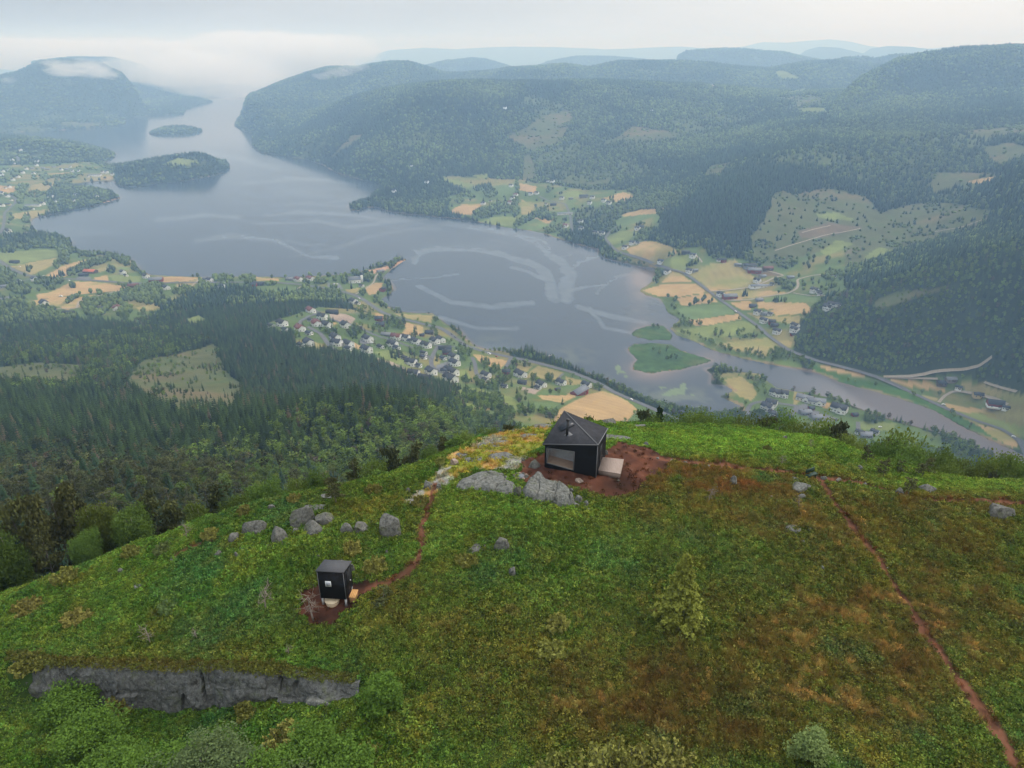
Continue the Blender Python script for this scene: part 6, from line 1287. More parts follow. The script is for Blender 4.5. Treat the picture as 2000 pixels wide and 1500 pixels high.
def rock(u, v, w, h, lab, m=M_rock, flat=.6, seed=0, blocky=.5, depth=1.0, nm='boulder', cat='boulder', rz=None, big=False, sink=.27):
    """u, v: middle of the rock on the photograph; w, h: its size there in pixels"""
    x, y, z = hp(u, v + h * .35); d = math.sqrt(x * x + y * y + (CZ - z) ** 2); W_ = 1.14 * w * d / FPX / 2; H_ = 1.14 * h * d / FPX / 2
    e = math.atan2(CZ - z, math.hypot(x, y)); D_ = W_ * depth                    # apparent height mixes depth and rise
    Z_ = max(.08, math.sqrt(max((H_ ** 2 - (D_ * math.sin(e)) ** 2), (H_ * .35) ** 2)) / math.cos(e)) if flat > .5 else max(.12, H_ * .35)
    if flat <= .5: D_ = H_ / math.sin(e)
    D_ = min(D_, H_ / math.sin(e) * 1.0)
    p, f = (IV5, IF5) if big else (IV, IF); p = p.copy(); rng = RG(seed + int(u * 7 + v))
    pw = 1 - .45 * blocky; p = np.sign(p) * np.abs(p) ** pw
    for _ in range(11):                                                          # flat broken facets
        nn_ = rng.normal(size=3); nn_[2] = abs(nn_[2]) * .7; nn_ /= np.linalg.norm(nn_); dd_ = rng.uniform(.5, .9); q = p @ nn_; p = p - np.maximum(q - dd_, 0)[:, None] * nn_ * .85
    p = p * (1 + .13 * n3(p * 1.0, 1.6, seed + int(u), 3) + .05 * n3(p, 5, seed + 3, 3))[:, None]
    p = p / np.abs(p[:, [0, 1]]).max() ; p = p * [W_, D_, Z_]
    o = link(bpy.data.objects.new(nm, npmesh(nm, p, IF5 if big else IF, m, smooth=False)))
    k = 1 if flat > .5 else .2
    o.location = (x, y + D_ * .25, z + Z_ * (1 - sink * 2) * (k if flat > .5 else 0) * .6); tag(o, lab, cat)
    for pl in o.data.polygons: pl.use_smooth = True
    o.data.set_sharp_from_angle(angle=R(38)) if hasattr(o.data, 'set_sharp_from_angle') else None
    return o
RK = [  # u v w h label material seed blocky depth
 (495, 1027, 40, 32, 'large grey boulder at the left end of the upper boulder row', 0, .7), (457, 1049, 20, 17, 'small grey boulder just below left of the row end', 0, .4), (545, 1043, 34, 36, 'tall grey boulder with split top, second large from left', 0, .7), (546, 1062, 46, 12, 'low stones at the foot of the split-topped boulder', 0, .5),
 (592, 1008, 42, 44, 'square grey block, largest in the middle of the boulder row', 0, .9), (613, 1030, 38, 30, 'rounded boulder leaning against the square grey block', 0, .5), (632, 1010, 34, 28, 'boulder right behind the leaning rounded one', 0, .6), (612, 990, 50, 16, 'sloping slab rising behind the boulder row', 1, .6), (678, 1030, 22, 26, 'grey boulder left of the mossy one, row centre', 0, .6), (702, 1031, 28, 26, 'mossy white-flecked boulder beside the grey one', 0, .5),
 (767, 1024, 42, 50, 'big upright rectangular boulder right of the row', 0, 1.0), (577, 1037, 15, 12, 'small stone between two big row boulders', 0, .4), (427, 1080, 13, 15, 'pointed grey stone low on the left slope', 0, .5), (462, 1084, 9, 13, 'pale narrow stone left of the outhouse slope', 0, .4), (474, 1070, 20, 9, 'flat pale stone above the narrow stone', 1, .4), (529, 990, 15, 13, 'small grey boulder by the forest edge', 0, .5),
 (667, 1100, 40, 24, 'grey boulder peeping out behind the outhouse roof', 1, .6), (688, 1108, 10, 24, 'dark upright stone right behind the outhouse', 0, .5), (622, 1086, 10, 11, 'small stone on the slope above the outhouse', 0, .4), (857, 947, 9, 17, 'narrow pale stone beside the upper path', 1, .6), (835, 946, 22, 20, 'flat grey slab left of the upper path', 1, .5), (797, 957, 10, 10, 'small stone at the brow left of the path', 0, .4),
 (270, 1145, 20, 9, 'flat pale stone in the heath of the left slope', 1, .3), (340, 1090, 16, 8, 'grey stone at the end of the short path', 1, .3), (235, 1115, 9, 9, 'small stone by the bare peat patch, far left', 0, .3),
 (931, 1068, 36, 18, 'brownish rock low in the green heath below the slabs', 0, .6), (980, 1060, 28, 30, 'lichen-spotted boulder in the middle of the green heath', 0, .7), (1000, 1114, 18, 30, 'pale pointed standing stone in the green heath', 1, .5), (1396, 1043, 24, 9, 'flat grey stone in the heath above the young spruce', 0, .3), (755, 1078, 6, 12, 'small stump-like stone left of the curving path', 0, .4),
 (888, 901, 17, 19, 'orange and grey boulder on the path, left of the outcrop', 3, .4), (1043, 905, 23, 20, 'pale boulder on bare soil in front of the cabin', 0, .6), (1131, 938, 15, 10, 'pinkish round stone below the cabin front corner', 3, .3), (1184, 883, 8, 13, 'light stone block by the cabin side wall', 1, .9), (1022, 897, 6, 9, 'small stone between heath tuft and pale boulder', 1, .4), (1003, 911, 8, 5, 'left one of two little stones above the fire ring', 1, .4), (1010, 908, 7, 5, 'right one of two little stones above the fire ring', 1, .4),
 (1130, 972, 18, 18, 'grey angular rock at the right end of the outcrop', 1, .8), (1125, 985, 16, 12, 'broken stone below the outcrop end', 1, .7), (1145, 983, 10, 12, 'upper of two pale stones right of the outcrop', 1, .5), (1149, 994, 8, 6, 'lower of two pale stones right of the outcrop', 1, .5), (1115, 956, 10, 12, 'pale stone on top of the outcrop right end', 1, .5), (1012, 957, 18, 22, 'dark spotted block in the gap between slab and outcrop', 0, .6),
 (1262, 867, 10, 9, 'small white boulder behind the cabin on the moor', 1, .3), (1381, 909, 12, 6, 'small stone lying on the trail to the right', 1, .3), (1433, 936, 18, 18, 'grey round boulder below the trail, nearest the cabin', 0, .3), (1554, 936, 18, 11, 'left half of the split boulder at the trail fork', 1, .4), (1567, 949, 32, 19, 'right, larger half of the split boulder at the fork', 1, .4), (1566, 967, 14, 11, 'stone just below the split boulder', 0, .4), (1508, 970, 8, 5, 'small orange stone left of the split boulder', 3, .4),
 (1545, 1030, 28, 15, 'long grey stone in the brown heath, left of a pair', 0, .4), (1560, 1037, 14, 10, 'white-flecked stone touching the long grey one', 1, .4), (1582, 1034, 16, 10, 'smaller grey stone of the pair in brown heath', 0, .4), (1568, 1058, 12, 7, 'tiny stone below the grey pair', 0, .4), (1524, 989, 8, 5, 'tiny pale stone by the dead shrub', 1, .4), (1610, 932, 11, 7, 'pale stone at the trail fork', 1, .4), (1639, 936, 10, 5, 'first small stone along the right-hand trail', 1, .4), (1690, 944, 6, 5, 'second small stone along the right-hand trail', 1, .4),
 (1680, 916, 13, 12, 'grey boulder beside the bare shrub on the right moor', 0, .4), (1758, 959, 17, 12, 'low grey boulder left of the little pine', 0, .4), (1813, 954, 30, 23, 'large rounded grey boulder above the right-hand trail', 0, .2), (1819, 970, 8, 4, 'small stone under the rounded boulder', 1, .4), (1955, 998, 46, 32, 'biggest rounded grey boulder at the right edge', 0, .15), (1894, 1002, 9, 6, 'tiny stone left of the biggest right boulder', 0, .4), (1350, 961, 12, 4, 'white stone in the red-brown heath', 1, .4), (1606, 1108, 9, 8, 'tiny grey stone in the green heath, right centre', 0, .4),
 (1634, 1004, 4, 3, 'small white marker stone beside the trail bend', 2, .3), (1735, 1108, 4, 3.5, 'white painted stone on the trail', 2, .3), (1534, 855, 13, 9, 'grey boulder on the brow, right of the cabin', 0, .4), (1339, 902, 7, 5, 'small stone on the trail near the cabin', 1, .4), (1313, 898, 8, 4, 'pale stone on the trail, first from the cabin', 1, .4), (1285, 894, 6, 4, 'tiny stone at the edge of the bare soil', 1, .4),
 (590, 1496, 34, 14, 'mossy boulder at the bottom edge below the birches', 0, .4), (1186, 822, 30, 15, 'rugged grey rock on the brow behind the cabin', 0, .7), (1208, 938, 5, 4, 'tiny stone on the soil in front of the deck', 1, .4), (1400, 951, 5, 4, 'tiny white stone left below the round boulder', 1, .4)]
M_white = mat('white_stone', (.8, .8, .78), .8)
for i, (u, v, w, h, lab, mi, bk) in enumerate(RK):
    rock(u, v, w, h, lab, (M_rock, M_slab, M_white, M_pink)[mi], seed=i * 3, blocky=bk, depth=.85)
for i, (u, v, w, h, lab, cat) in enumerate([(982, 887, 56, 22, 'flat grey rock slab in ochre grass left of the cabin', 'rock slab'), (1206, 853, 58, 16, 'flat pale slab on the moor right behind the cabin', 'rock slab'), (1246, 832, 36, 11, 'pale slab on the brow behind the cabin', 'rock slab'),
    (1030, 851, 56, 18, 'broken rubbly slab left behind the cabin', 'rock slab'), (985, 862, 36, 13, 'slab with rubble above the ochre grass', 'rock slab'), (950, 868, 46, 13, 'grey slab at the brow left of the cabin', 'rock slab'), (1062, 832, 44, 12, 'grey slab behind the cabin at the brow', 'rock slab'), (905, 888, 30, 10, 'small slab by the path at the brow', 'rock slab'), (925, 896, 40, 12, 'slab left of the flat grey slab', 'rock slab'), (1000, 840, 30, 7, 'narrow slab at the very brow', 'rock slab'), (655, 966, 50, 8, 'pale streak of slab at the forest edge', 'rock slab')]):
    rock(u, v, w, h, lab, M_slab, flat=.3, seed=50 + i, blocky=.6, nm='rock_slab', cat=cat)
# the big outcrop below the cabin: whale-backed slab, peaked rock and squared blocks
def outcrop(poly, topv, lab, seed, m=M_slab, hgt=1.0, nm='rock_outcrop'):
    """poly: outline on the photograph (u, v) of the rock; built as a grid swelling out of the slope"""
    x, y, z = hit([p[0] for p in poly], [p[1] for p in poly], 14, 150); pw = list(zip(x, y)); x0, x1, y0, y1 = min(x), max(x), min(y) - .2, max(y) + .2
    nx, ny = 110, 70; X, Y = np.meshgrid(np.linspace(x0, x1, nx), np.linspace(y0, y1, ny), indexing='ij'); d = segdist(X, Y, pw); ins = inpoly(X, Y, pw); d = np.where(ins, d, -d) + .12 * fbm(X / .6, Y / .6, seed, 3)
    g = ground(X.ravel(), Y.ravel()).reshape(X.shape); q = np.clip(d / topv, -1, 1.2); Zr = g + hgt * np.where(q > 0, 1 - (1 - np.clip(q, 0, 1)) ** 2.4, q * 1.5) + .10 * fbm(X / .9, Y / .9, seed + 3, 4) * (q > 0)
    cr = np.abs(fbm(X / 1.1, Y / 2.2, seed + 7, 2)); Zr -= .14 * (cr < .05) * (q > 0); Zr += .16 * (hash2(np.floor(X / .9 + .3 * fbm(X, Y, seed, 2)), np.floor(Y / 1.1), seed) - .5) * (q > .3) * (hgt > .55)
    ids = np.arange(nx * ny).reshape(nx, ny); f = np.stack([ids[:-1, :-1], ids[1:, :-1], ids[1:, 1:], ids[:-1, 1:]], -1)
    keep = (q[:-1, :-1] > -.5); me = npmesh(nm, np.c_[X.ravel(), Y.ravel(), Zr.ravel()], f[keep].reshape(-1, 4), m, smooth=True); o = link(bpy.data.objects.new(nm, me)); tag(o, lab, 'rock outcrop'); return o
outcrop(P("884,956 898,938 930,926 960,922 985,926 1000,938 1008,952 1006,968 980,966 940,960 905,958"), 1.1, 'long smooth grey slab left of the fire ring', 3, hgt=.5)
outcrop(P("1018,962 1030,943 1046,928 1058,930 1070,942 1096,944 1112,956 1122,974 1124,990 1104,992 1080,988 1050,982 1028,976"), .55, 'wide pale blocky rock outcrop between fire ring and cabin', 5, hgt=.62)
# fire ring
x, y, z = hp(1017, 931); fr_o = link(bpy.data.objects.new('fire_pit', None)); fr_o.location = (x, y, z); tag(fr_o, 'ring of stones with a round grate between the rocks', 'fire pit')
for i in range(11):
    a = i * 6.283 / 11; rng = RG(900 + i); p = IV[:] * (1 + .15 * n3(IV, 1.5, i, 2))[:, None] * [.15, .12, .11]; o = link(bpy.data.objects.new('stone', npmesh('stone', p, IF, M_pink if i % 2 else M_rock, smooth=True)), fr_o); o.location = (.52 * math.cos(a), .42 * math.sin(a), .05)
mm = MB(); mm.tube([(0, 0, .05), (0, 0, .1)], [.32, .32], 20); mm.build('grate', mat('ash_grate', (.16, .17, .19), .6), fr_o)
# small cliff, lower left
tops = [(x, y) for x, y in zip(CLX, CLY)]; xs = np.linspace(CLX[1] + .8, CLX[9] + .6, 460); yt = np.interp(xs, CLX, CLY) + .25 * fbm(xs / 1.3, xs * 0 + 3.3, 3, 3)
VV = []; nr_ = 46
ztop = ground(xs, yt + .35); zbot = ground(xs, yt - 1.5) - .6
jag = .28 * np.clip(fbm(xs / .9, xs * 0 + 1, 305, 3), -1, .1)
for j in range(nr_):
    t_ = j / (nr_ - 1)
    zz_ = zbot + (ztop + .03 + jag * (t_ > .9) - zbot) * t_
    n_ = fbm(xs / 1.6 + t_ * .3, t_ * 2.2 + xs * 0, 301, 4) * .5 + fbm(xs / .5, t_ * 4 + xs * 0, 302, 3) * .14
    blk = np.floor(xs / 1.7 + .5 * fbm(xs / 3, xs * 0 + t_ * 2, 303, 2)); n_ = n_ + .35 * hash2(blk, np.floor(t_ * 2.2 + hash2(blk, blk * 0, 7)), 9) - .5 * (np.abs(fbm(xs / 2.3, xs * 0 + t_ * .6, 306, 2)) < .06)
    VV.append(np.c_[xs, yt - 1.35 + .93 * t_ - n_ * np.sin(min(t_, .97) * 3.0) * .9, zz_])
VV.append(np.c_[xs, yt + .02, ztop + .02]); VV.append(np.c_[xs, yt + .12, ztop - .4]); nr2 = nr_ + 2
ids = np.arange(nr2 * len(xs)).reshape(nr2, len(xs)); f = np.stack([ids[:-1, :-1], ids[:-1, 1:], ids[1:, 1:], ids[1:, :-1]], -1).reshape(-1, 4)
o = link(bpy.data.objects.new('rock_cliff', npmesh('rock_cliff', np.concatenate(VV), f, M_cliffm, smooth=True))); o.data.set_sharp_from_angle(angle=R(35)); tag(o, 'low dark grey rock cliff with moss edge, lower left of the hilltop', 'cliff')
rock(582, 1332, 40, 34, 'mossy block jutting from the right part of the cliff', M_rock, seed=70, blocky=.8); rock(640, 1360, 70, 26, 'lighter boulder at the right end of the cliff', M_slab, seed=71, blocky=.7)

# ------------------------------------------------------------------ single trees and shrubs of the hilltop
def plant(nm, parts, u, v, lab, cat, mats_, sc=1.0, rz=0, base=None, group=None, sink=.05):
    x, y, z = hp(u, v) if base is None else base
    root = link(bpy.data.objects.new(nm, None)); root.location = (x, y, z - sink); root.rotation_euler = (0, 0, rz); root.scale = (sc,) * 3; tag(root, lab, cat, group)
    if isinstance(parts, MB): parts.build('trunk', mats_[0], root)
    else:
        parts[0].build('trunk', mats_[0], root); parts[1].build('crown', mats_[1], root)
    return root
plant('young_spruce_tree', spruce(41, 5.4, 1.75, 24, 11, fine=56, ls=.21, gap=.02), 1325, 1215, 'yellow-green young spruce standing alone in the heath', 'tree', (M_bark, M_youngspruce))
for u, v, h, s, lab in [(612, 1212, 2.2, 3, 'bare pale dead sapling in the soil below the outhouse'), (520, 1190, 2.0, 5, 'grey dead sapling on the slope left of the outhouse'), (293, 1258, 1.4, 7, 'wind-bent dead shrub on pale stem, left slope'), (1560, 992, 1.0, 9, 'low grey dead shrub below the split boulder'), (1385, 980, 1.3, 11, 'thin bare bush in the red-brown heath'), (1525, 908, 1.0, 13, 'small dead bush above the trail'), (385, 1248, .8, 15, 'low grey dead twigs in the left heath'), (565, 1280, .8, 17, 'low grey dead twigs above the cliff right part'), (365, 1052, 1.4, 19, 'bare brown bush at the forest edge, left'), (1583, 876, 1.0, 21, 'leafless bush on the moor near the brow'), (1668, 868, 1.2, 22, 'brownish bush at the brow of the right moor')]:
    plant('dead_tree' if h > 1.2 else 'dead_shrub', deadtree(s, h, 16), u, v, lab, 'dead tree' if h > 1.2 else 'dead shrub', (M_deadwood,))
plant('dwarf_pine', pine(61, 2.0, .8, 500, .13), 750, 1187, 'stunted olive pine on a grey stem right of the outhouse', 'tree', (M_deadwood, M_pine)); plant('dwarf_pine', pine(62, 1.9, .65, 420, .13), 1773, 968, 'small leaning pine beside the right-hand trail', 'tree', (M_bark, M_pine))
plant('dwarf_pine', pine(63, 2.1, .8, 460, .13), 1723, 935, 'brownish bushy little pine behind the right-hand trail', 'tree', (M_bark, M_pine)); plant('dwarf_pine', pine(64, 1.9, .7, 460, .13), 1690, 905, 'small dark pine next to the grey boulder on the moor', 'tree', (M_bark, M_pine)); plant('dwarf_pine', pine(65, 1.8, .5, 300, .13), 1757, 930, 'thin little pine, second from the brow on the right moor', 'tree', (M_bark, M_pine))
plant('dwarf_pine', pine(66, 2.4, .9, 700, .14), 657, 985, 'small dark pine on the brow above the boulder row', 'tree', (M_bark, M_pine)); plant('dwarf_pine', pine(67, 2.3, .9, 600, .14), 1800, 935, 'brown half-dead shrub above the rounded boulder', 'tree', (M_bark, M_pine))
JN = [(1090, 1225, .9, 1.3, 'olive juniper shrub in the centre of the heath'), (1075, 1275, .7, 1.5, 'yellow-green juniper just below the olive one'), (910, 1100, .7, 1.5, 'spreading juniper below the brown rock'), (735, 1110, .9, 1.5, 'brownish juniper right of the outhouse roof'), (690, 1075, .7, 1.3, 'juniper on the slope above the outhouse'), (820, 985, .8, 1.1, 'bright round juniper beside the upper path'), (1290, 1530, 2.6, 3.0, 'dense grey-green juniper at the bottom edge'), (1190, 1530, 2.9, 3.0, 'brown-tipped large juniper, bottom centre'), (1090, 1540, 2.0, 2.4, 'low brown juniper at the bottom, left of the large one'), (1240, 1550, 3.0, 2.4, 'dark green juniper between the two bottom ones'),
 (560, 1465, 1.8, 2.4, 'brown and green juniper right of the front birches'), (240, 1385, 1.0, 2.0, 'juniper at the foot of the cliff'), (480, 1395, .8, 1.3, 'small juniper below the cliff centre'), (130, 1130, .9, 1.8, 'yellow-brown juniper on the far left slope'), (60, 1190, .9, 2.0, 'wide juniper at the left edge of the slope'), (150, 1210, .8, 1.7, 'second wide juniper on the left slope'), (190, 1090, .8, 1.6, 'juniper by the bare peat patch'), (60, 1300, .9, 2.0, 'juniper left of the cliff end'), (720, 1480, .8, 1.4, 'low juniper at the bottom, right of birches'), (1500, 880, .5, .8, 'tiny juniper near the brow'), (330, 1190, .6, 1.3, 'light green low bush on the left slope'), (320, 1075, .6, 1.3, 'pale green low bush near the brow'), (1000, 1195, .5, .9, 'small green juniper left of the olive one'), (30, 1145, 1.0, 1.6, 'rough juniper at the very left edge of the brow'), (255, 1082, .9, 1.2, 'juniper on the brow below the forest pines'), (410, 1048, .8, 1.1, 'yellowish juniper on the brow left of the boulder row'), (480, 1002, .8, 1.1, 'juniper on the brow above the first boulder'), (575, 978, .7, 1.0, 'juniper at the forest edge above the boulder row'), (730, 962, .8, 1.2, 'juniper on the brow between pine and path'), (860, 905, .6, .9, 'low juniper on the brow beside the ochre ground'), (1470, 1010, .4, .7, 'tiny green juniper in the brown heath')]
for i, (u, v, h, w, lab) in enumerate(JN):
    plant('juniper_shrub', juniper(700 + i, h, w * .62, 30, 80, .19), u, v, lab, 'shrub', (M_bark, M_juni if 'green' not in lab or 'yellow' in lab else (M_willow if 'pale' in lab or 'light' in lab else M_juni)))
# front birches, bottom left and bottom right: u, v of the foot, height, half width
M_leaf2 = mat('bright_birch_leaves', (.115, .205, .026), .8, spec=.25, trans=.3, var=.3, vscale=1.5); M_leaf3 = mat('grey_green_leaves', (.13, .18, .065), .8, spec=.25, trans=.3, var=.3, vscale=1.5)
for i, (x, y, h, w, k, lab) in enumerate([(-25.2, 30.5, 4.8, 2.1, 0, 'bright green birch at the left edge below the cliff'), (-24.5, 26.4, 4.2, 1.9, 0, 'birch in the bottom left corner'), (-19.2, 27.4, 4.0, 1.8, 0, 'bushy birch second from the bottom left corner'), (-16.4, 27.3, 4.6, 1.7, 1, 'tall grey-green willow in front of the cliff'), (-14.6, 26.2, 4.2, 1.7, 1, 'grey-green willow right of the tallest'), (-12.3, 26.6, 4.0, 1.2, 0, 'yellow-green birch at the right of the front group'), (-13.6, 24.0, 3.2, 1.6, 0, 'low birch at the bottom edge, right of the willows'), (-19.0, 24.2, 3.2, 1.7, 0, 'low birch at the bottom edge, below the willows'), (-22.0, 25.5, 3.0, 1.6, 1, 'pale willow bush between the corner birches'), (-9.9, 24.2, 2.8, 1.4, 0, 'small birch bush at the bottom, beside the mossy boulder'), (-28.5, 34.5, 3.2, 2.0, 0, 'birch at the left edge above the cliff foot'), (-7.3, 30.8, 3.4, .8, 0, 'slender light green birch at the right end of the cliff'), (-21.3, 28.6, 3.6, 1.5, 0, 'yellow-green birch between the corner birch and the tall willow'), (-18.2, 27.0, 3.6, 1.5, 1, 'pale willow left beside the tall willow'),
 (-15.4, 25.4, 3.4, 1.4, 0, 'green birch right below the tall willow'), (-11.0, 27.6, 3.4, 1.3, 0, 'dark-hearted birch below the right half of the cliff'), (-11.4, 25.3, 3.0, 1.4, 1, 'low grey-green willow at the bottom, left of the mossy boulder'), (-23.2, 29.6, 3.8, 1.6, 0, 'birch above the corner birch, left of the cliff'), (-20.6, 25.6, 3.4, 1.6, 0, 'birch at the bottom edge under the pale willow bush'), (-17.0, 24.0, 3.2, 1.5, 0, 'birch bush at the very bottom, left of the low birch'), (-8.6, 26.6, 2.6, 1.2, 0, 'small birch under the right end of the cliff')]):
    y -= (1.6 if i else .3); lf_ = x < -20.9 and y > 27.5; h *= (.55 if lf_ or not i else .74); w *= (.85 if lf_ or not i else 1.15); z = float(hh(x, y)[0]); plant('birch_tree' if k == 0 else 'willow_tree', birch(800 + i, h * 1.0, w, 5200, .13, bare=.12, fork=2), 0, 0, lab, 'tree', (M_birchbark, M_leaf2 if k == 0 else M_leaf3), base=(x, y, z), group='trees at the foot of the cliff')
plant('willow_shrub', birch(850, 2.6, 1.0, 3600, .11, bare=.1), 1585, 1488, 'pale grey-green willow shrub at the bottom, right of centre', 'shrub', (M_bark, M_willow)); plant('willow_shrub', birch(851, 1.5, .6, 1600, .085, bare=.05), 1610, 1520, 'yellow-green low shrub under the pale willow', 'shrub', (M_bark, M_leaf2))
# trees just behind the brow on the right and behind the cabin: u, v of the top, distance ahead, half width, kind
BT = [tuple(q.split(',')) for q in """1242,812,78,1.6,b 1262,800,80,1.8,p 1290,788,80,2.2,s 1275,815,76,1.5,b 1322,806,79,1.8,b 1345,803,82,1.9,b 1370,803,80,1.7,b 1395,800,82,2.0,b 1412,815,77,1.6,b 1432,800,82,2.2,b 1455,810,78,1.8,b 1480,808,80,1.9,b 1500,806,80,1.7,p 1520,812,78,1.8,b 1545,814,79,1.8,b 1575,818,78,1.9,b
1600,822,78,1.8,b 1625,812,78,2.2,b 1650,825,76,1.9,p 1665,845,72,1.6,b 1690,860,70,1.4,b 1718,845,72,2.0,b 1742,838,74,2.1,b 1765,838,73,2.2,b 1790,848,70,2.0,b 1815,845,73,2.2,b 1840,852,70,2.0,p 1862,860,69,2.0,b 1885,875,68,1.8,b 1905,868,70,2.1,b 1935,866,68,2.3,b 1965,862,69,2.3,b 1990,872,68,2.2,b 2015,870,68,2.3,b 1870,885,64,1.6,b 1830,885,65,1.5,b 1955,895,63,1.3,p 1770,870,66,1.7,b
1092,806,84,1.0,b 1145,810,82,1.1,p 1158,815,80,.9,b 990,828,74,1.0,p 1010,826,80,1.1,b 960,835,74,1.6,b 1225,822,76,1.0,b 1200,818,78,.9,b 1560,830,76,1.5,b 1640,850,73,1.5,b 1705,838,78,2.1,b 1800,825,80,2.0,b 1750,822,82,2.0,p 1340,818,76,1.4,b 1540,835,74,1.4,b 1480,825,75,1.3,b""".split()]
BV = [birch(900 + i, 5.2, 1.9, 5500, .135, bare=.1, fork=3) for i in range(5)]; BV = [(a.mesh('trunk', M_birchbark), b.mesh('crown', M_leaf)) for a, b in BV]
PV = [pine(920 + i, 5.2, 1.8, 2600, .2) for i in range(3)]; PV = [(a.mesh('trunk', M_bark), b.mesh('crown', M_pine)) for a, b in PV]
SV = [(a.mesh('trunk', M_bark), b.mesh('crown', M_spruce)) for a, b in [spruce(930, 4.9, 1.9, 16, 10, fine=14, ls=.3)]]
BT.sort(key=lambda t: float(t[0])); cnt = {}
for u, v, d, w, k in BT: cnt[k] = cnt.get(k, 0) + 1
LT = [(18, 1000, 49, 1.7, 'p'), (55, 975, 50, 1.9, 'p'), (98, 985, 51, 1.8, 'p'), (135, 965, 52, 1.8, 'p'), (175, 985, 51, 1.5, 'b'), (215, 1000, 52, 1.6, 'b'), (252, 1000, 51, 1.6, 'b'), (290, 975, 54, 1.7, 'p'), (325, 968, 55, 1.8, 'p'), (380, 985, 54, 1.4, 'b'), (420, 960, 56, 1.9, 'p'), (455, 975, 55, 1.2, 'b'), (500, 950, 58, 1.6, 'b'), (535, 945, 57, 1.6, 'b'), (575, 935, 60, 1.6, 'b'),
      (612, 925, 60, 1.5, 'b'), (645, 935, 58, 1.3, 'p'), (690, 905, 60, 1.6, 'p'), (725, 900, 61, 1.5, 'b'), (765, 880, 63, 1.7, 'p'), (800, 868, 65, 1.6, 'p'), (845, 880, 64, 1.4, 'b'), (872, 860, 67, 1.4, 'p'), (905, 850, 70, 1.4, 'b'), (-10, 1040, 47, 1.6, 'b'), (75, 1040, 47.5, 1.2, 'p'), (160, 1045, 48.5, 1.1, 'b')]
NR_ = len(BT); BT = list(BT) + LT
for j, (u, v, d, w, k) in enumerate(BT):
    u, v, d, w = float(u), float(v), float(d), float(w); x, zt_ = map(float, at_y(u, v, d)); z = float(hh(x, d)[0]); h = max(2.2, (zt_ - z) * ((1.06 if u < 1690 else .98) if j < NR_ else 1.15))
    ms_ = {'b': BV, 'p': PV, 's': SV}[k]; ms_ = ms_[j % len(ms_)]; nm = {'b': 'birch_tree', 'p': 'pine_tree', 's': 'spruce_tree'}[k]
    root = link(bpy.data.objects.new(nm, None)); root.location = (x, d, z - .1); root.rotation_euler = (0, 0, j * 1.7); wx = max(w / 1.9, h / 5.2 * .42); root.scale = (wx, wx, h / 5.2)
    tag(root, {'b': 'green birch', 'p': 'olive brown pine', 's': 'dark spruce'}[k] + (', %s in the tree belt behind the brow' % ordn(j + 1) if j < NR_ else ', %s along the left forest edge of the hilltop' % ordn(LT.index((int(u), int(v), d, w, k)) + 1 if (int(u), int(v), d, w, k) in LT else j - NR_ + 1)), 'tree', 'trees behind the brow' if j < NR_ else 'trees at the left forest edge')
    link(bpy.data.objects.new('trunk', ms_[0]), root); link(bpy.data.objects.new('crown', ms_[1]), root)
# signpost table at the trail fork
x, y, z = hp(1584, 934); bn = link(bpy.data.objects.new('bench', None)); bn.location = (x, y, z); bn.rotation_euler = (0, 0, .5); tag(bn, 'small dark green bench at the trail fork', 'bench'); M_gr = mat('dark_green_paint', (.02, .045, .03), .6)
for nm_, bx in (('seat', (-.5, -.2, .38, .5, .15, .44)), ('backrest', (-.5, .2, .5, .5, .26, .85)), ('leg', (-.45, -.15, -.1, -.37, .25, .38)), ('leg', (.37, -.15, -.1, .45, .25, .38))):
    mm = MB(); mm.box(*bx); mm.build(nm_, M_gr, bn)

# ------------------------------------------------------------------ heath: leafy tufts over the hilltop
def tuft(seed, n, w, h, ls, grass=False):
    rng = RG(seed); m = MB()
    if grass:
        for i in range(n):
            a = rng.uniform(0, 6.28); b_ = rng.normal(size=2) * w * .3; e = b_ + np.array([math.cos(a), math.sin(a)]) * w * rng.uniform(.3, 1); hh_ = h * rng.uniform(.5, 1); s = np.array([-math.sin(a), math.cos(a)]) * .012
            m.add([(b_[0] - s[0], b_[1] - s[1], 0), (b_[0] + s[0], b_[1] + s[1], 0), (e[0], e[1], hh_)], None, [(0, 1, 2)])
    else:
        p = rng.normal(size=(n, 3)) * [w * .45, w * .45, h * .3]; p[:, 2] = np.abs(p[:, 2]) + .02 + h * .4 * np.exp(-(p[:, 0] ** 2 + p[:, 1] ** 2) / (w * w * .3)); m.leaves(p, ls, rng, 1.2)
    return m.mesh('tuft', M_instlf)
ct = protos('heath_tufts', [tuft(1000 + i, 26, .23, .22, .10) for i in range(5)] + [tuft(1010 + i, 46, .22, .34, 0, True) for i in range(2)] + [tuft(1020 + i, 34, .30, .34, .12) for i in range(3)])
rng = RG(77); sp0 = .185; pts = []
for r_ in np.arange(20, 74, sp0):
    n = int(1.66 * r_ / sp0); a = np.linspace(-.83, .83, n) + rng.uniform(-.5, .5, n) * sp0 / r_; q = r_ + rng.uniform(-.5, .5, n) * sp0; pts.append(np.c_[q * np.sin(a), q * np.cos(a)])
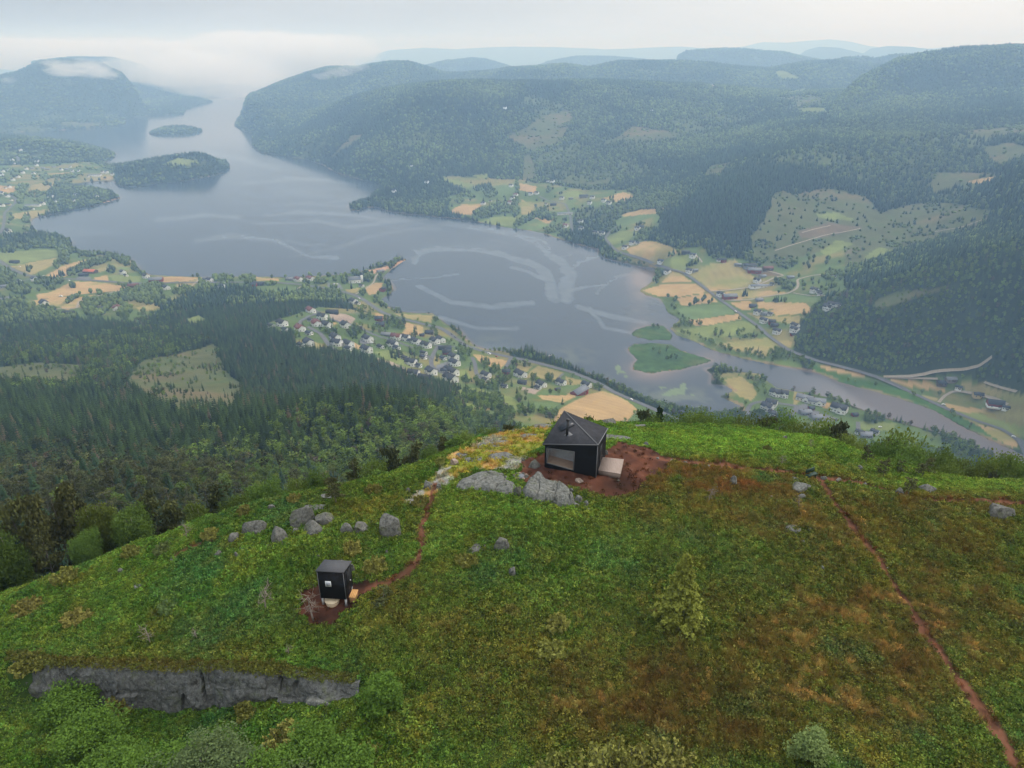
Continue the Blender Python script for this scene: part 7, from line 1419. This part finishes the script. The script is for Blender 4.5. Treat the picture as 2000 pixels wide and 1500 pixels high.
pts = np.concatenate(pts); x, y = pts.T; hz_, dd = hill(x, y); z = ground(x, y); ok = dd < 2.5; x, y, z = x[ok], y[ok], z[ok]; u, v = proj(x, y, z); ok = (u > -60) & (u < 2060) & (v < 1560); x, y, z, u, v = [q[ok] for q in (x, y, z, u, v)]
c, bare = hillcol(x, y, u, v)
ytc = np.interp(x, CLX, CLY); oncl = (y < ytc - .55) & (y > ytc - 1.35) & (x > CLX[1] + .5) & (x < CLX[9] + .6); lip = (y <= ytc + .15) & (y >= ytc - .55) & (x > CLX[1] + .5) & (x < CLX[9] + .5); z = np.where(lip, ground(x, ytc + .4) + .02, z)
ok = (rng.random(len(x)) > bare * .96) & ~oncl; x, y, z, u, v, c = [q[ok] for q in (x, y, z, u, v, c)]
n = len(x); c = c * (1 + .27 * rng.normal(size=(n, 1)).clip(-1.7, 2.0)); c[:, 2] *= .7; c = c * 1.3; c[:, 0] *= rng.uniform(.8, 1.25, n); c = np.clip(c * 1.0, .004, .6); lp = (y <= np.interp(x, CLX, CLY) + .3) & (y >= np.interp(x, CLX, CLY) - .6) & (x > CLX[1]) & (x < CLX[9] + .5); c[lp] = c[lp] * .4 + np.array([.11, .065, .02]) * .6
gr_ = (c[:, 0] > c[:, 1] * 1.15) & (c[:, 0] > .12); vid = np.where(gr_ & (rng.random(n) < .7), rng.integers(5, 7, n), rng.integers(0, 5, n))
lf = sstep(.1, .6, fbm(x / 3.5, y / 3.5, 64, 3)) + blobs(u, v, "900,1450,500,90,.5 150,1350,300,60,.6"); vid = np.where((rng.random(n) < .34 * lf) & ~gr_, rng.integers(7, 10, n), vid)
s_ = rng.uniform(.7, 1.35, n) * (1 + .35 * fbm(x / 4, y / 4, 68, 2))
scatter_obj('heath', ct, np.c_[x, y, z - .02], np.c_[s_, s_, s_ * rng.uniform(.7, 1.3, n)], rng.uniform(0, 6.28, n), vid, c, 'low blueberry and heather heath with dry grass covering the hilltop', tilt=rng.uniform(-.25, .25, (n, 2)))
print('heath', n, time.time() - T0)
